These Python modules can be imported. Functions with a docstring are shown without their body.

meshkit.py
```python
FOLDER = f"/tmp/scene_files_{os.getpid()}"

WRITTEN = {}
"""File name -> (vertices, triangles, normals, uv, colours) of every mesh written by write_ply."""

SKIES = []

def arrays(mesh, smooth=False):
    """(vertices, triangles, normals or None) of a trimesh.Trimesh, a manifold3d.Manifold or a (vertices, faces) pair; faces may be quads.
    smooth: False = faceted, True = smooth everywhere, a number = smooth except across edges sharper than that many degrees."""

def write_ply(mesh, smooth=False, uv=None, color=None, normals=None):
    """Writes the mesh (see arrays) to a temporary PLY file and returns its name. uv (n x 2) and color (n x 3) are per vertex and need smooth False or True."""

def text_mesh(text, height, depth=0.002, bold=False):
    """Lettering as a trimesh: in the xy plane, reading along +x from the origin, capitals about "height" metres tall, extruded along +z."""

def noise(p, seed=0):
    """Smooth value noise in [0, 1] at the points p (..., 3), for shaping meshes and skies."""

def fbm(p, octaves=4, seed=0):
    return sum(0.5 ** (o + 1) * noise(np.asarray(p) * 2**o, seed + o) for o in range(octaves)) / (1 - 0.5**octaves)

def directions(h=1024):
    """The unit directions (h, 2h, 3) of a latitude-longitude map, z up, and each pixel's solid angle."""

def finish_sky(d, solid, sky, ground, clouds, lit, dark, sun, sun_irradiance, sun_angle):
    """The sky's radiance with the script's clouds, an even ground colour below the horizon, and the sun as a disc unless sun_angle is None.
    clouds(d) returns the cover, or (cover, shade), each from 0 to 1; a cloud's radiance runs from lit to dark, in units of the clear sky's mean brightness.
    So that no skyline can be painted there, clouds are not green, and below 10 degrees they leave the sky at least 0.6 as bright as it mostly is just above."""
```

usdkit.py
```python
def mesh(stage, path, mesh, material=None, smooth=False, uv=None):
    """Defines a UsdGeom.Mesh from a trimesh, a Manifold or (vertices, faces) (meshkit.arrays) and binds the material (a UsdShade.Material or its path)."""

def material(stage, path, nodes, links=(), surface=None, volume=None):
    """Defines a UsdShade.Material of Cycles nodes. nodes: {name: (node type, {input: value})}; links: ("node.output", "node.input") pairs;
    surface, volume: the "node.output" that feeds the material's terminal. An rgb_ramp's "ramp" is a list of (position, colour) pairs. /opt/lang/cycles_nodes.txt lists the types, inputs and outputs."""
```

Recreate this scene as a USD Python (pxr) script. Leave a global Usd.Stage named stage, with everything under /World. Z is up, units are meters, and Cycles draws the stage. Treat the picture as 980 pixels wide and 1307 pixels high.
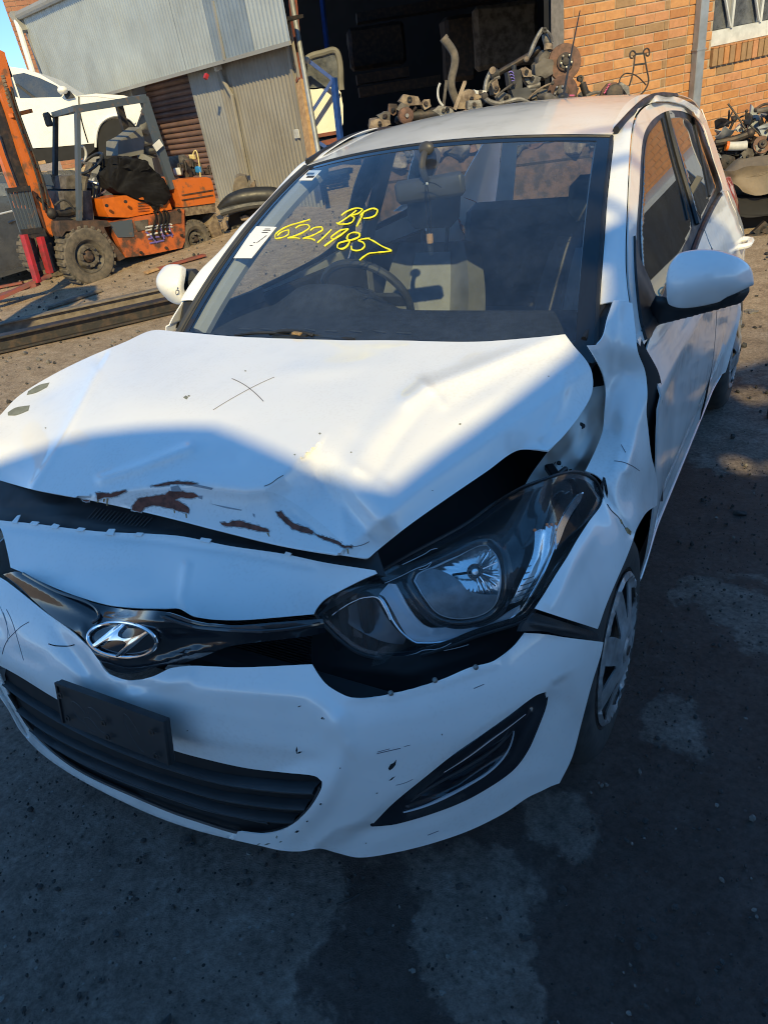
import math, random
import numpy as np, trimesh, usdkit, meshkit
import shapely, shapely.geometry as sg
from scipy.interpolate import RBFInterpolator, CubicSpline, PchipInterpolator
from scipy.spatial import Delaunay
from pxr import Usd, UsdGeom, UsdLux, UsdShade, Gf, Sdf

random.seed(5)
rng = np.random.default_rng(5)
stage = Usd.Stage.CreateInMemory()
UsdGeom.SetStageUpAxis(stage, 'Z')
UsdGeom.Xform.Define(stage, '/World')
UsdGeom.Scope.Define(stage, '/World/Looks')

# ------------------------------------------------------------------ camera
EYE = np.array([1.13003419, -0.68034281, 1.53318691])
YAW, PITCH, ROLL, FPX = math.radians(32.06180822), math.radians(28.07658354), math.radians(-7.42501346), 934.179
FWD = np.array([-math.sin(YAW) * math.cos(PITCH), math.cos(YAW) * math.cos(PITCH), -math.sin(PITCH)])
_r0 = np.array([math.cos(YAW), math.sin(YAW), 0.0]); _u0 = np.cross(_r0, FWD)
RIGHT = math.cos(ROLL) * _r0 + math.sin(ROLL) * _u0
UP = -math.sin(ROLL) * _r0 + math.cos(ROLL) * _u0
cam = UsdGeom.Camera.Define(stage, '/World/camera')
cam.CreateHorizontalApertureAttr(36.0)
cam.CreateVerticalApertureAttr(48.0)
cam.CreateFocalLengthAttr(36.0 * FPX / 980.0)
cam.CreateClippingRangeAttr(Gf.Vec2f(0.05, 2000.0))
cam.CreateExposureAttr(1.3)
_m = Gf.Matrix4d(1.0)
for _i, _v in enumerate((RIGHT, UP, -FWD, EYE)):
    _m.SetRow(_i, Gf.Vec4d(*map(float, _v), 1.0 if _i == 3 else 0.0))
cam.AddTransformOp().Set(_m)

# ------------------------------------------------------------------ sky and sun
SUN = np.array([0.45, -0.72, 0.52]); SUN /= np.linalg.norm(SUN)      # direction towards the sun
sky_mat = usdkit.material(stage, '/World/Looks/sky_look', {
    'sky': ('sky_texture', {'sky_type': 'single_scattering', 'sun_disc': False, 'sun_elevation': math.asin(SUN[2]),
                            'sun_rotation': math.atan2(SUN[0], SUN[1]), 'altitude': 50.0, 'air_density': 0.55, 'aerosol_density': 0.0, 'ozone_density': 4.0}),
    'deep': ('hsv', {'saturation': 1.24, 'hue': 0.508, 'value': 1.36}), 'even': ('gamma', {'gamma': 0.62}),
    'bg': ('background_shader', {'strength': 0.15})}, [('sky.color', 'deep.color'), ('deep.color', 'even.color'), ('even.color', 'bg.color')], surface='bg.background')
dome = UsdLux.DomeLight.Define(stage, '/World/sky')
UsdShade.MaterialBindingAPI.Apply(dome.GetPrim()).Bind(sky_mat)
dome.GetPrim().SetCustomDataByKey('kind', 'structure')
dome.GetPrim().SetCustomDataByKey('label', 'clear blue daylight sky above the yard')
dome.GetPrim().SetCustomDataByKey('category', 'sky')
sun = UsdLux.DistantLight.Define(stage, '/World/sun')
sun.CreateIntensityAttr(0.54); sun.CreateNormalizeAttr(True); sun.CreateAngleAttr(0.53)
sun.CreateColorAttr(Gf.Vec3f(1.0, 0.79, 0.38))
_q = Gf.Rotation(Gf.Vec3d(0, 0, 1), Gf.Vec3d(*map(float, SUN)))
sun.AddTransformOp().Set(Gf.Matrix4d().SetRotate(_q))

# ------------------------------------------------------------------ geometry helpers
def ray(u, v):
    u = np.asarray(u, float); v = np.asarray(v, float)
    return FWD + RIGHT * ((u - 490) / FPX)[..., None] - UP * ((v - 653.5) / FPX)[..., None]

def proj(P):
    d = np.atleast_2d(np.asarray(P, float)) - EYE
    z = d @ FWD
    return np.stack([490 + FPX * (d @ RIGHT) / z, 653.5 - FPX * (d @ UP) / z], -1), z

def at(u, v, **k):
    (a, val), = k.items()
    d = ray(u, v)
    if a == 'd':
        return EYE + d * val
    i = 'xyz'.index(a)
    return EYE + d * ((val - EYE[i]) / d[i])

def on_plane(u, v, o, n):
    d = ray(u, v); n = np.asarray(n, float)
    return EYE + d * (((np.asarray(o, float) - EYE) @ n) / (d @ n))[..., None]

def tps(ctrl, smooth=0.0):
    """Smooth surface through known points, as a function from a sight line to its distance."""
    uv, w = [], []
    for c in ctrl:
        if len(c) == 3:
            q, z = proj(c); uv.append(q[0]); w.append(1 / z[0])
        else:
            u, v, a, val = c
            P = at(u, v, **{a: val}); uv.append((u, v)); w.append(1 / ((P - EYE) @ FWD))
    f = RBFInterpolator(np.array(uv) / 300.0, np.array(w), kernel='thin_plate_spline', degree=1, smoothing=smooth)
    return lambda q: 1 / f(np.asarray(q, float) / 300.0)

def implicit(G, t0=0.6, t1=7.0, n=640):
    """First crossing along each sight line of the surface G = 0 (G > 0 on the viewer's side)."""
    ts = np.linspace(t0, t1, n)
    def f(q):
        q = np.asarray(q, float); d = ray(q[:, 0], q[:, 1]); out = np.empty(len(q))
        for s in range(0, len(q), 400):
            dd = d[s:s + 400]
            P = EYE + dd[:, None, :] * ts[None, :, None]
            g = G(P)
            hit = (g[:, :-1] > 0) & (g[:, 1:] <= 0)
            k = np.where(hit.any(1), hit.argmax(1), np.abs(g[:, :-1]).argmin(1))
            r = np.arange(len(dd)); a, b = g[r, k], g[r, k + 1]
            fr = np.where(hit.any(1), a / np.where(np.abs(a - b) < 1e-12, 1, a - b), 0.5)
            out[s:s + 400] = ts[k] + fr * (ts[1] - ts[0])
        return out
    return f

def smooth_outline(pts, step, corner=42.0, closed=True):
    p = np.asarray(pts, float); n = len(p)
    out = []
    def ang(i):
        a, b = p[i] - p[i - 1], p[(i + 1) % n] - p[i]
        c = (a @ b) / (np.linalg.norm(a) * np.linalg.norm(b) + 1e-9)
        return math.degrees(math.acos(max(-1, min(1, c))))
    sharp = [(not closed and i in (0, n - 1)) or ang(i) > corner for i in range(n)]
    for i in range(n if closed else n - 1):
        p1, p2 = p[i], p[(i + 1) % n]
        L = np.linalg.norm(p2 - p1)
        p0 = p[i - 1] if not sharp[i] else 2 * p1 - p2
        p3 = p[(i + 2) % n] if not sharp[(i + 1) % n] else 2 * p2 - p1
        m1 = (p2 - p0) / (np.linalg.norm(p2 - p0) + 1e-9) * L; m2 = (p3 - p1) / (np.linalg.norm(p3 - p1) + 1e-9) * L
        k = max(1, int(round(L / step)))
        for s in np.arange(k) / k:
            out.append((2 * s**3 - 3 * s**2 + 1) * p1 + (s**3 - 2 * s**2 + s) * m1 + (-2 * s**3 + 3 * s**2) * p2 + (s**3 - s**2) * m2)
    if not closed:
        out.append(p[-1])
    return np.array(out)

def tri_domain(outline, holes=(), step=6.0, corner=42.0):
    ob = smooth_outline(outline, step, corner); hb = [smooth_outline(h, step * .8, corner) for h in holes]
    poly = sg.Polygon(ob, hb)
    if not poly.is_valid:
        poly = poly.buffer(0)
    shapely.prepare(poly)
    x0, y0, x1, y1 = poly.bounds
    gx, gy = np.meshgrid(np.arange(x0, x1 + step, step), np.arange(y0, y1 + step, step * .866))
    gx = gx + (np.arange(gx.shape[0]) % 2)[:, None] * step * .5
    ins = poly.buffer(-step * .45)
    g = np.stack([gx.ravel(), gy.ravel()], -1)
    g = g[shapely.contains_xy(ins, g[:, 0], g[:, 1])] if not ins.is_empty else g[:0]
    pts = np.vstack([ob, *hb, g])
    T = Delaunay(pts).simplices
    c = pts[T].mean(1)
    T = T[shapely.contains_xy(poly, c[:, 0], c[:, 1])]
    a = pts[T]
    area = (a[:, 1, 0] - a[:, 0, 0]) * (a[:, 2, 1] - a[:, 0, 1]) - (a[:, 1, 1] - a[:, 0, 1]) * (a[:, 2, 0] - a[:, 0, 0])
    T = T[np.abs(area) > 1e-6]; area = area[np.abs(area) > 1e-6]
    T[area > 0] = T[area > 0][:, ::-1]          # image v runs down: this faces the viewer
    used = np.unique(T); remap = -np.ones(len(pts), int); remap[used] = np.arange(len(used))
    return pts[used], remap[T]

def vnormals(v, f):
    n = np.zeros_like(v); fn = np.cross(v[f[:, 1]] - v[f[:, 0]], v[f[:, 2]] - v[f[:, 0]])
    for k in range(3):
        np.add.at(n, f[:, k], fn)
    return n / np.maximum(np.linalg.norm(n, axis=1, keepdims=True), 1e-12)

def solid(v, f, thick):
    """Gives a sheet a thickness behind it."""
    n = vnormals(v, f); k = len(v)
    e = np.sort(np.vstack([f[:, [0, 1]], f[:, [1, 2]], f[:, [2, 0]]]), 1)
    d = np.vstack([f[:, [0, 1]], f[:, [1, 2]], f[:, [2, 0]]])
    _, inv, cnt = np.unique(e, axis=0, return_inverse=True, return_counts=True)
    b = d[cnt[inv.ravel()] == 1]
    side = np.vstack([np.stack([b[:, 1], b[:, 0], b[:, 0] + k], 1), np.stack([b[:, 1], b[:, 0] + k, b[:, 1] + k], 1)])
    return trimesh.Trimesh(np.vstack([v, v - n * thick]), np.vstack([f, f[:, ::-1] + k, side]), process=False)

def dist_to(line, q):
    return shapely.distance(sg.LineString(line), shapely.points(q))

def along(fn, q, h):
    """Moves points out of a surface by h metres, measured square to it, without leaving their sight lines."""
    q = np.asarray(q, float); e = .7; t = fn(q)
    P = lambda a: EYE + ray(a[:, 0], a[:, 1]) * fn(a)[:, None]
    n = np.cross(P(q + [e, 0]) - P(q - [e, 0]), P(q + [0, e]) - P(q - [0, e])); d = ray(q[:, 0], q[:, 1]); L = np.linalg.norm(d, axis=1)
    c = np.abs(np.einsum('ij,ij->i', n, d)) / (np.linalg.norm(n, axis=1) * L + 1e-15)
    return t - np.asarray(h) / np.clip(c, .4, 1) / L

def panel(outline, fn, holes=(), step=6.0, thick=.0025, feats=(), lift=0.0, corner=42.0, push=0.0):
    q, f = tri_domain(outline, holes, step, corner)
    h = np.full(len(q), float(lift))
    for ft in feats:
        h = h + ft(q)
    t = (along(fn, q, h) if np.any(h != 0) else fn(q)) + push
    return solid(EYE + ray(q[:, 0], q[:, 1]) * t[:, None], f, thick)

def ridge(line, width, amp):
    return lambda q: amp * np.exp(-(dist_to(line, q) / width) ** 2)

def bump(u, v, ru, rv, amp, rot=0.0):
    c, s = math.cos(rot), math.sin(rot)
    def f(q):
        a, b = q[:, 0] - u, q[:, 1] - v
        return amp * np.exp(-(((a * c + b * s) / ru) ** 2 + ((-a * s + b * c) / rv) ** 2))
    return f

def step_crease(line, width, amp):
    """Height step across a line (left of the line's direction is raised)."""
    L = np.asarray(line, float)
    def f(q):
        d = dist_to(line, q)
        best = np.full(len(q), 1e9); sgn = np.zeros(len(q))
        for a, b in zip(L[:-1], L[1:]):
            ab = b - a; tt = np.clip(((q - a) @ ab) / (ab @ ab), 0, 1)
            dd = np.linalg.norm(q - a - tt[:, None] * ab, axis=1)
            s = np.sign(ab[0] * (q[:, 1] - a[1]) - ab[1] * (q[:, 0] - a[0]))
            m = dd < best; best[m] = dd[m]; sgn[m] = s[m]
        return amp * sgn * np.exp(-(d / width) ** 1.2) * (1 - np.exp(-d / (width * .12)))
    return f

def fold(line, slope, reach=60.0, soft=2.0, mpx=.0021, fade=25.0):
    """The sheet bends back beyond a sharp crease (on the right of the line's direction)."""
    L = np.asarray(line, float)
    def f(q):
        best = np.full(len(q), 1e9); sd = np.zeros(len(q)); ex = np.zeros(len(q))
        for i, (a, b) in enumerate(zip(L[:-1], L[1:])):
            ab = b - a; n = np.linalg.norm(ab); t = ((q - a) @ ab) / n**2; tc = np.clip(t, 0, 1)
            d = np.linalg.norm(q - a - tc[:, None] * ab, axis=1); s = (ab[0] * (q[:, 1] - a[1]) - ab[1] * (q[:, 0] - a[0])) / n
            m = d < best; best[m] = d[m]; sd[m] = np.sign(s[m]) * d[m]
            e = np.where((i == 0) & (t < 0), -t * n, 0) + np.where((i == len(L) - 2) & (t > 1), (t - 1) * n, 0); ex[m] = e[m]
        x = reach * np.tanh(np.logaddexp(0, sd / soft) * soft / reach)
        return -slope * mpx * x * np.exp(-(ex / fade) ** 2)
    return f

def cat(*m):
    return trimesh.util.concatenate([x for x in m if x is not None])

def box(x0, x1, y0, y1, z0, z1, r=0.0):
    b = trimesh.creation.box((abs(x1 - x0), abs(y1 - y0), abs(z1 - z0)))
    if r > 0:
        b = rbox(abs(x1 - x0), abs(y1 - y0), abs(z1 - z0), r)
    b.apply_translation(((x0 + x1) / 2, (y0 + y1) / 2, (z0 + z1) / 2))
    return b

def rbox(a, b, c, r):
    """Box with chamfered edges, centred."""
    r = min(r, a * .45, b * .45, c * .45)
    P = []
    for sx in (-1, 1):
        for sy in (-1, 1):
            for sz in (-1, 1):
                P += [(sx * (a / 2 - r), sy * (b / 2 - r), sz * c / 2), (sx * (a / 2 - r), sy * b / 2, sz * (c / 2 - r)), (sx * a / 2, sy * (b / 2 - r), sz * (c / 2 - r))]
    return trimesh.convex.convex_hull(np.array(P))

def frame(o, ex, ey, ez):
    m = np.eye(4); m[:3, 0], m[:3, 1], m[:3, 2], m[:3, 3] = ex, ey, ez, o
    return m

def bar(a, b, w, h=None, up=(0, 0, 1), r=0.0):
    """Rectangular bar from a to b, w wide, h along up."""
    a, b = np.asarray(a, float), np.asarray(b, float); h = w if h is None else h
    d = b - a; L = np.linalg.norm(d); d /= L
    up = np.asarray(up, float)
    if abs(d @ up) > .98 * np.linalg.norm(up):
        up = np.array([0, 1.0, 0]) if abs(d[1]) < .9 else np.array([1.0, 0, 0])
    s = np.cross(d, up); s /= np.linalg.norm(s); u = np.cross(s, d)
    m = rbox(L, w, h, r) if r > 0 else trimesh.creation.box((L, w, h))
    m.apply_transform(frame((a + b) / 2, d, s, u)) if np.linalg.det(np.stack([d, s, u])) > 0 else m.apply_transform(frame((a + b) / 2, d, -s, u))
    return m

def tube(points, rad, sides=8, smooth_n=0, closed=False, flat=None):
    p = np.asarray(points, float)
    if smooth_n and len(p) > 2:
        s = np.r_[0, np.cumsum(np.linalg.norm(np.diff(p, axis=0), axis=1))]
        p = CubicSpline(s, p)(np.linspace(0, s[-1], smooth_n))
    rad = np.broadcast_to(np.asarray(rad, float), (len(points),)) if np.ndim(rad) == 0 or len(np.atleast_1d(rad)) == len(points) else np.asarray(rad)
    if len(rad) != len(p):
        rad = np.interp(np.linspace(0, 1, len(p)), np.linspace(0, 1, len(rad)), rad)
    if closed:
        t = np.roll(p, -1, 0) - np.roll(p, 1, 0)
    else:
        t = np.gradient(p, axis=0)
    t /= np.linalg.norm(t, axis=1, keepdims=True) + 1e-12
    a = np.cross(t[0], [0, 0, 1.0] if abs(t[0][2]) < .9 else [1.0, 0, 0]); a /= np.linalg.norm(a)
    A = []
    for i in range(len(p)):
        a = a - t[i] * (a @ t[i]); a /= np.linalg.norm(a) + 1e-12; A.append(a)
    A = np.array(A); B = np.cross(t, A)
    th = np.arange(sides) * 2 * np.pi / sides
    v = p[:, None] + rad[:, None, None] * (np.cos(th)[None, :, None] * A[:, None] + np.sin(th)[None, :, None] * B[:, None])
    n = len(p); v = v.reshape(-1, 3); F = []
    for i in range(n if closed else n - 1):
        for j in range(sides):
            q0, q1 = i * sides + j, i * sides + (j + 1) % sides
            r0, r1 = ((i + 1) % n) * sides + j, ((i + 1) % n) * sides + (j + 1) % sides
            F += [(q0, q1, r1), (q0, r1, r0)]
    if not closed:
        c0, c1 = len(v), len(v) + 1
        v = np.vstack([v, p[0], p[-1]])
        for j in range(sides):
            F += [(c0, (j + 1) % sides, j), (c1, (n - 1) * sides + j, (n - 1) * sides + (j + 1) % sides)]
    return trimesh.Trimesh(v, np.array(F), process=False)

def lathe(profile, sections=32, o=(0, 0, 0), axis=(0, 0, 1)):
    """profile: (radius, height) pairs, turned about the axis through o."""
    m = trimesh.creation.revolve(np.array(profile, float), sections=sections)
    m.apply_transform(trimesh.geometry.align_vectors((0, 0, 1), axis)); m.apply_translation(o)
    if m.volume < 0:
        m.invert()
    return m

def extrude(poly, h, T=None):
    if not isinstance(poly, (sg.Polygon, sg.MultiPolygon)):
        poly = sg.Polygon(poly)
    if not poly.is_valid:
        poly = poly.buffer(0)
    ps = list(poly.geoms) if hasattr(poly, 'geoms') else [poly]
    m = cat(*[trimesh.creation.extrude_polygon(q, h) for q in ps])
    if T is not None:
        m.apply_transform(T)
    return m

def grid_mesh(P):
    """P: rows x columns x 3 points."""
    r, c = P.shape[:2]
    i, j = np.meshgrid(np.arange(r - 1), np.arange(c - 1), indexing='ij')
    a = (i * c + j).ravel(); b = a + 1; d = a + c; e = d + 1
    return P.reshape(-1, 3).copy(), np.vstack([np.stack([a, b, e], 1), np.stack([a, e, d], 1)])

def face_to(v, f, p):
    n = np.cross(v[f[:, 1]] - v[f[:, 0]], v[f[:, 2]] - v[f[:, 0]])
    s = np.sum(np.einsum('ij,ij->i', n, np.asarray(p) - v[f[:, 0]]))
    return (v, f) if s > 0 else (v, f[:, ::-1])

def mirror(m):
    v = np.array(m.vertices); v[:, 0] *= -1
    return trimesh.Trimesh(v, np.array(m.faces)[:, ::-1], process=False)

def sub(m):
    return trimesh.Trimesh(*trimesh.remesh.subdivide(np.array(m.vertices), np.array(m.faces)), process=False)

def jitter(m, amp, scale, seed=0):
    v = np.array(m.vertices)
    v = v + amp * np.stack([meshkit.noise(v * scale + 17.3 * (k + 1) + seed) - .5 for k in range(3)], 1)
    return trimesh.Trimesh(v, m.faces, process=False)

# ------------------------------------------------------------------ scene tree helpers
_names = {}
def numbered(parent, name):
    k = (parent, name); n = _names.get(k, 0); _names[k] = n + 1
    return f'{parent}/{name}' if n == 0 else f'{parent}/{name}_{n:03d}'

_org = {}
def data(p, label=None, cat=None, group=None, kind=None):
    for k, v in (('label', label), ('category', cat), ('group', group), ('kind', kind)):
        if v:
            p.SetCustomDataByKey(k, v)

def thing(name, label, cat, loc=(0, 0, 0), group=None, kind=None):
    path = numbered('/World', name)
    x = UsdGeom.Xform.Define(stage, path); x.AddTranslateOp().Set(Gf.Vec3d(*map(float, loc)))
    _org[path] = np.asarray(loc, float)
    data(x.GetPrim(), label, cat, group, kind)
    return path

def part(parent, name, mesh, mat, smooth=35, label=None, kind=None):
    """One mesh under a thing or under one of its parts; the mesh is given in world metres."""
    path = numbered(parent, name)
    o = _org[parent]
    m = trimesh.Trimesh(np.asarray(mesh.vertices) - o, mesh.faces, process=False)
    pr = usdkit.mesh(stage, path, m, M[mat], smooth=smooth).GetPrim()
    _org[path] = o
    data(pr, label, None, None, kind)
    return path

def whole(name, mesh, mat, label, cat, group=None, kind=None, smooth=35, loc=None):
    """A thing that is one mesh."""
    path = numbered('/World', name)
    loc = np.asarray(mesh.bounds).mean(0) * [1, 1, 0] + [0, 0, mesh.bounds[0][2]] if loc is None else np.asarray(loc, float)
    m = trimesh.Trimesh(np.asarray(mesh.vertices) - loc, mesh.faces, process=False)
    g = usdkit.mesh(stage, path, m, M[mat], smooth=smooth)
    g.AddTranslateOp().Set(Gf.Vec3d(*map(float, loc)))
    _org[path] = loc
    data(g.GetPrim(), label, cat, group, kind)
    return path

def ground_z(x, y):
    """The yard is level by the car and climbs gently towards the sheds."""
    s = np.asarray(y, float) - 4.6
    return 0.098 * 0.9 * np.logaddexp(0, s / 0.9) - 0.098 * 0.9 * math.log1p(math.exp(-4.6 / .9)) * 1.0

def on_ground(u, v, dz=0.0):
    lo, hi = 0.5, 60.0
    for _ in range(60):
        mid = (lo + hi) / 2; P = EYE + ray(u, v) * mid
        if P[2] - dz > ground_z(P[0], P[1]): lo = mid
        else: hi = mid
    return EYE + ray(u, v) * lo
# ------------------------------------------------------------------ materials
M = {}
def mat(name, nodes, links=(), surface='p.BSDF', volume=None):
    M[name] = usdkit.material(stage, '/World/Looks/' + name, nodes, list(links), surface=surface, volume=volume)

def plain(name, col, rough=.5, metal=0.0, coat=0.0, var=.0, scale=6.0, bumpd=0.0, bscale=60.0, spec=.5, col2=None, rvar=0.0, sharp=(.35, .65), detail=5.0):
    """Principled surface with a noise-mixed second colour, roughness variation and fine relief."""
    c2 = col2 if col2 is not None else tuple(c * (1 - var) for c in col)
    N = {'g': ('geometry', {}), 'p': ('principled_bsdf', {'base_color': col, 'roughness': rough, 'metallic': metal, 'coat_weight': coat, 'coat_roughness': .04, 'specular_ior_level': spec})}
    L = []
    if var or col2 is not None:
        N['n'] = ('noise_texture', {'scale': scale, 'detail': detail, 'roughness': .6})
        N['r'] = ('rgb_ramp', {'ramp': [(0, c2), (sharp[0], c2), (sharp[1], col), (1, col)]})
        L += [('g.position', 'n.vector'), ('n.fac', 'r.fac'), ('r.color', 'p.base_color')]
    if rvar:
        N['n2'] = ('noise_texture', {'scale': scale * 1.7, 'detail': 4.0})
        N['mr'] = ('map_range', {'from_min': .3, 'from_max': .7, 'to_min': max(.02, rough - rvar), 'to_max': min(1, rough + rvar)})
        L += [('g.position', 'n2.vector'), ('n2.fac', 'mr.value'), ('mr.result', 'p.roughness')]
    if bumpd:
        N['nb'] = ('noise_texture', {'scale': bscale, 'detail': 4.0})
        N['b'] = ('bump', {'distance': bumpd, 'strength': 1.0})
        L += [('g.position', 'nb.vector'), ('nb.fac', 'b.height'), ('b.normal', 'p.normal')]
    mat(name, N, L)

def paint(name, col, dirt=(.42, .36, .29), amount=.35, rough=.32, coat=.9):
    """Car paint with a thin uneven film of dust and small scuffs, and a faint orange-peel relief."""
    mat(name, {
        'g': ('geometry', {}),
        'n': ('noise_texture', {'scale': 2.6, 'detail': 8.0, 'roughness': .65}),
        'n3': ('noise_texture', {'scale': 140.0, 'detail': 2.0}),
        'mm': ('math', {'math_type': 'multiply'}),
        'dr': ('map_range', {'from_min': .26, 'from_max': .46, 'to_min': 0.0, 'to_max': amount, 'clamp': True}),
        'mx': ('mix_color', {'a': col, 'b': dirt}),
        'n2': ('noise_texture', {'scale': 7.0, 'detail': 6.0}),
        'rr': ('map_range', {'from_min': .3, 'from_max': .7, 'to_min': rough - .08, 'to_max': rough + .16}),
        'cr': ('map_range', {'from_min': .3, 'from_max': .7, 'to_min': .02, 'to_max': .08}),
        'nb': ('noise_texture', {'scale': 9.0, 'detail': 2.0}),
        'b': ('bump', {'distance': .0008, 'strength': .5}),
        'p': ('principled_bsdf', {'base_color': col, 'coat_weight': coat, 'coat_roughness': .06}),
    }, [('g.position', 'n.vector'), ('g.position', 'n3.vector'), ('g.position', 'n2.vector'), ('g.position', 'nb.vector'),
        ('n.fac', 'mm.value1'), ('n3.fac', 'mm.value2'), ('mm.value', 'dr.value'), ('dr.result', 'mx.fac'), ('mx.result', 'p.base_color'),
        ('n2.fac', 'rr.value'), ('rr.result', 'p.roughness'), ('n2.fac', 'cr.value'), ('cr.result', 'p.coat_roughness'), ('nb.fac', 'b.height'), ('b.normal', 'p.normal'), ('b.normal', 'p.coat_normal')])

def pane(name, tint=(.80, .88, .92), dust=.04, dustcol=(.5, .5, .48), ior=1.5, gloss=(1, 1, 1), rough=.0):
    """Window pane: see-through, mirror-like at grazing angles, with a thin film of dust."""
    mat(name, {
        'g': ('geometry', {}),
        't': ('transparent_bsdf', {'color': tint}), 'gl': ('glossy_bsdf', {'color': gloss, 'roughness': rough}),
        'fr': ('fresnel', {'IOR': ior}), 'fb': ('math', {'math_type': 'subtract', 'value1': 1.0}), 'ff': ('math', {'math_type': 'multiply'}), 'm1': ('mix_closure', {}),
        'n': ('noise_texture', {'scale': 5.0, 'detail': 9.0, 'roughness': .75}),
        'dr': ('map_range', {'from_min': .35, 'from_max': .75, 'to_min': dust * .35, 'to_max': dust * 1.8, 'clamp': True}),
        'df': ('diffuse_bsdf', {'color': dustcol}), 'm2': ('mix_closure', {}),
    }, [('g.backfacing', 'fb.value2'), ('fr.fac', 'ff.value1'), ('fb.value', 'ff.value2'), ('ff.value', 'm1.fac'), ('t.BSDF', 'm1.closure1'), ('gl.BSDF', 'm1.closure2'), ('g.position', 'n.vector'), ('n.fac', 'dr.value'),
        ('dr.result', 'm2.fac'), ('m1.closure', 'm2.closure1'), ('df.BSDF', 'm2.closure2')], surface='m2.closure')

paint('white_paint', (.82, .82, .80), amount=.16)
paint('worn_white', (.75, .75, .73), amount=.35, rough=.5, coat=.3)
plain('chip_edge', (.52, .53, .52), .7, var=.5, scale=90, bumpd=.001, bscale=200)
paint('white_paint_dusty', (.78, .77, .72), amount=.5, rough=.4, coat=.3)
paint('dark_paint', (.012, .014, .018), dirt=(.12, .11, .10), amount=.35, rough=.25)
pane('windscreen_glass', (.80, .87, .92), dust=.03, dustcol=(.35, .45, .62), ior=1.55)
pane('side_glass', (.50, .56, .60), dust=.012, ior=1.9)
pane('lamp_lens', (.97, .985, .99), dust=.006, ior=1.35)
pane('clear_glass', (.92, .95, .96), dust=.015)
plain('chrome', (.80, .82, .85), .10, 1.0, rvar=.05, scale=30)
plain('satin_metal', (.46, .49, .53), .38, .35, rvar=.08, scale=20, coat=.3)
plain('reflector', (.90, .91, .92), .14, .8, rvar=.05, scale=60)
plain('lamp_grey', (.075, .08, .09), .3, .2, coat=.4)
plain('frosted_lens', (.21, .23, .25), .45, .1, var=.35, scale=45, coat=.4)
plain('reflector_soft', (.52, .54, .56), .28, .45, var=.35, scale=70)
plain('gloss_black', (.010, .011, .014), .12, 0, coat=.6, rvar=.05)
plain('black_plastic', (.022, .023, .025), .48, var=.4, scale=9, bumpd=.0006, bscale=500, rvar=.12)
plain('grey_plastic', (.05, .052, .055), .55, var=.3, scale=9, bumpd=.0006, bscale=500, rvar=.1)
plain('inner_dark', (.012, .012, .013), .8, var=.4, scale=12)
plain('rubber', (.022, .022, .023), .75, var=.4, scale=20, col2=(.05, .046, .04), bumpd=.001, bscale=160)
plain('rubber_dusty', (.07, .064, .056), .9, var=.3, scale=14, col2=(.16, .135, .105), bumpd=.002, bscale=90)
plain('hubcap_silver', (.40, .41, .42), .38, .4, scale=14, col2=(.20, .19, .18), rvar=.12)
plain('dash_mat', (.035, .038, .045), .95, var=.35, scale=30, bumpd=.002, bscale=420, spec=.15)
plain('dash_plastic', (.03, .031, .033), .6, var=.2)
plain('seat_cloth', (.15, .15, .148), .95, var=.25, scale=8, bumpd=.0012, bscale=700, spec=.2)
plain('seat_cloth_light', (.30, .30, .29), .95, var=.2, scale=8, bumpd=.0012, bscale=600, spec=.2)
plain('trim_grey', (.30, .30, .285), .75, var=.1)
plain('headliner', (.16, .16, .155), .95, var=.1)
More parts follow.
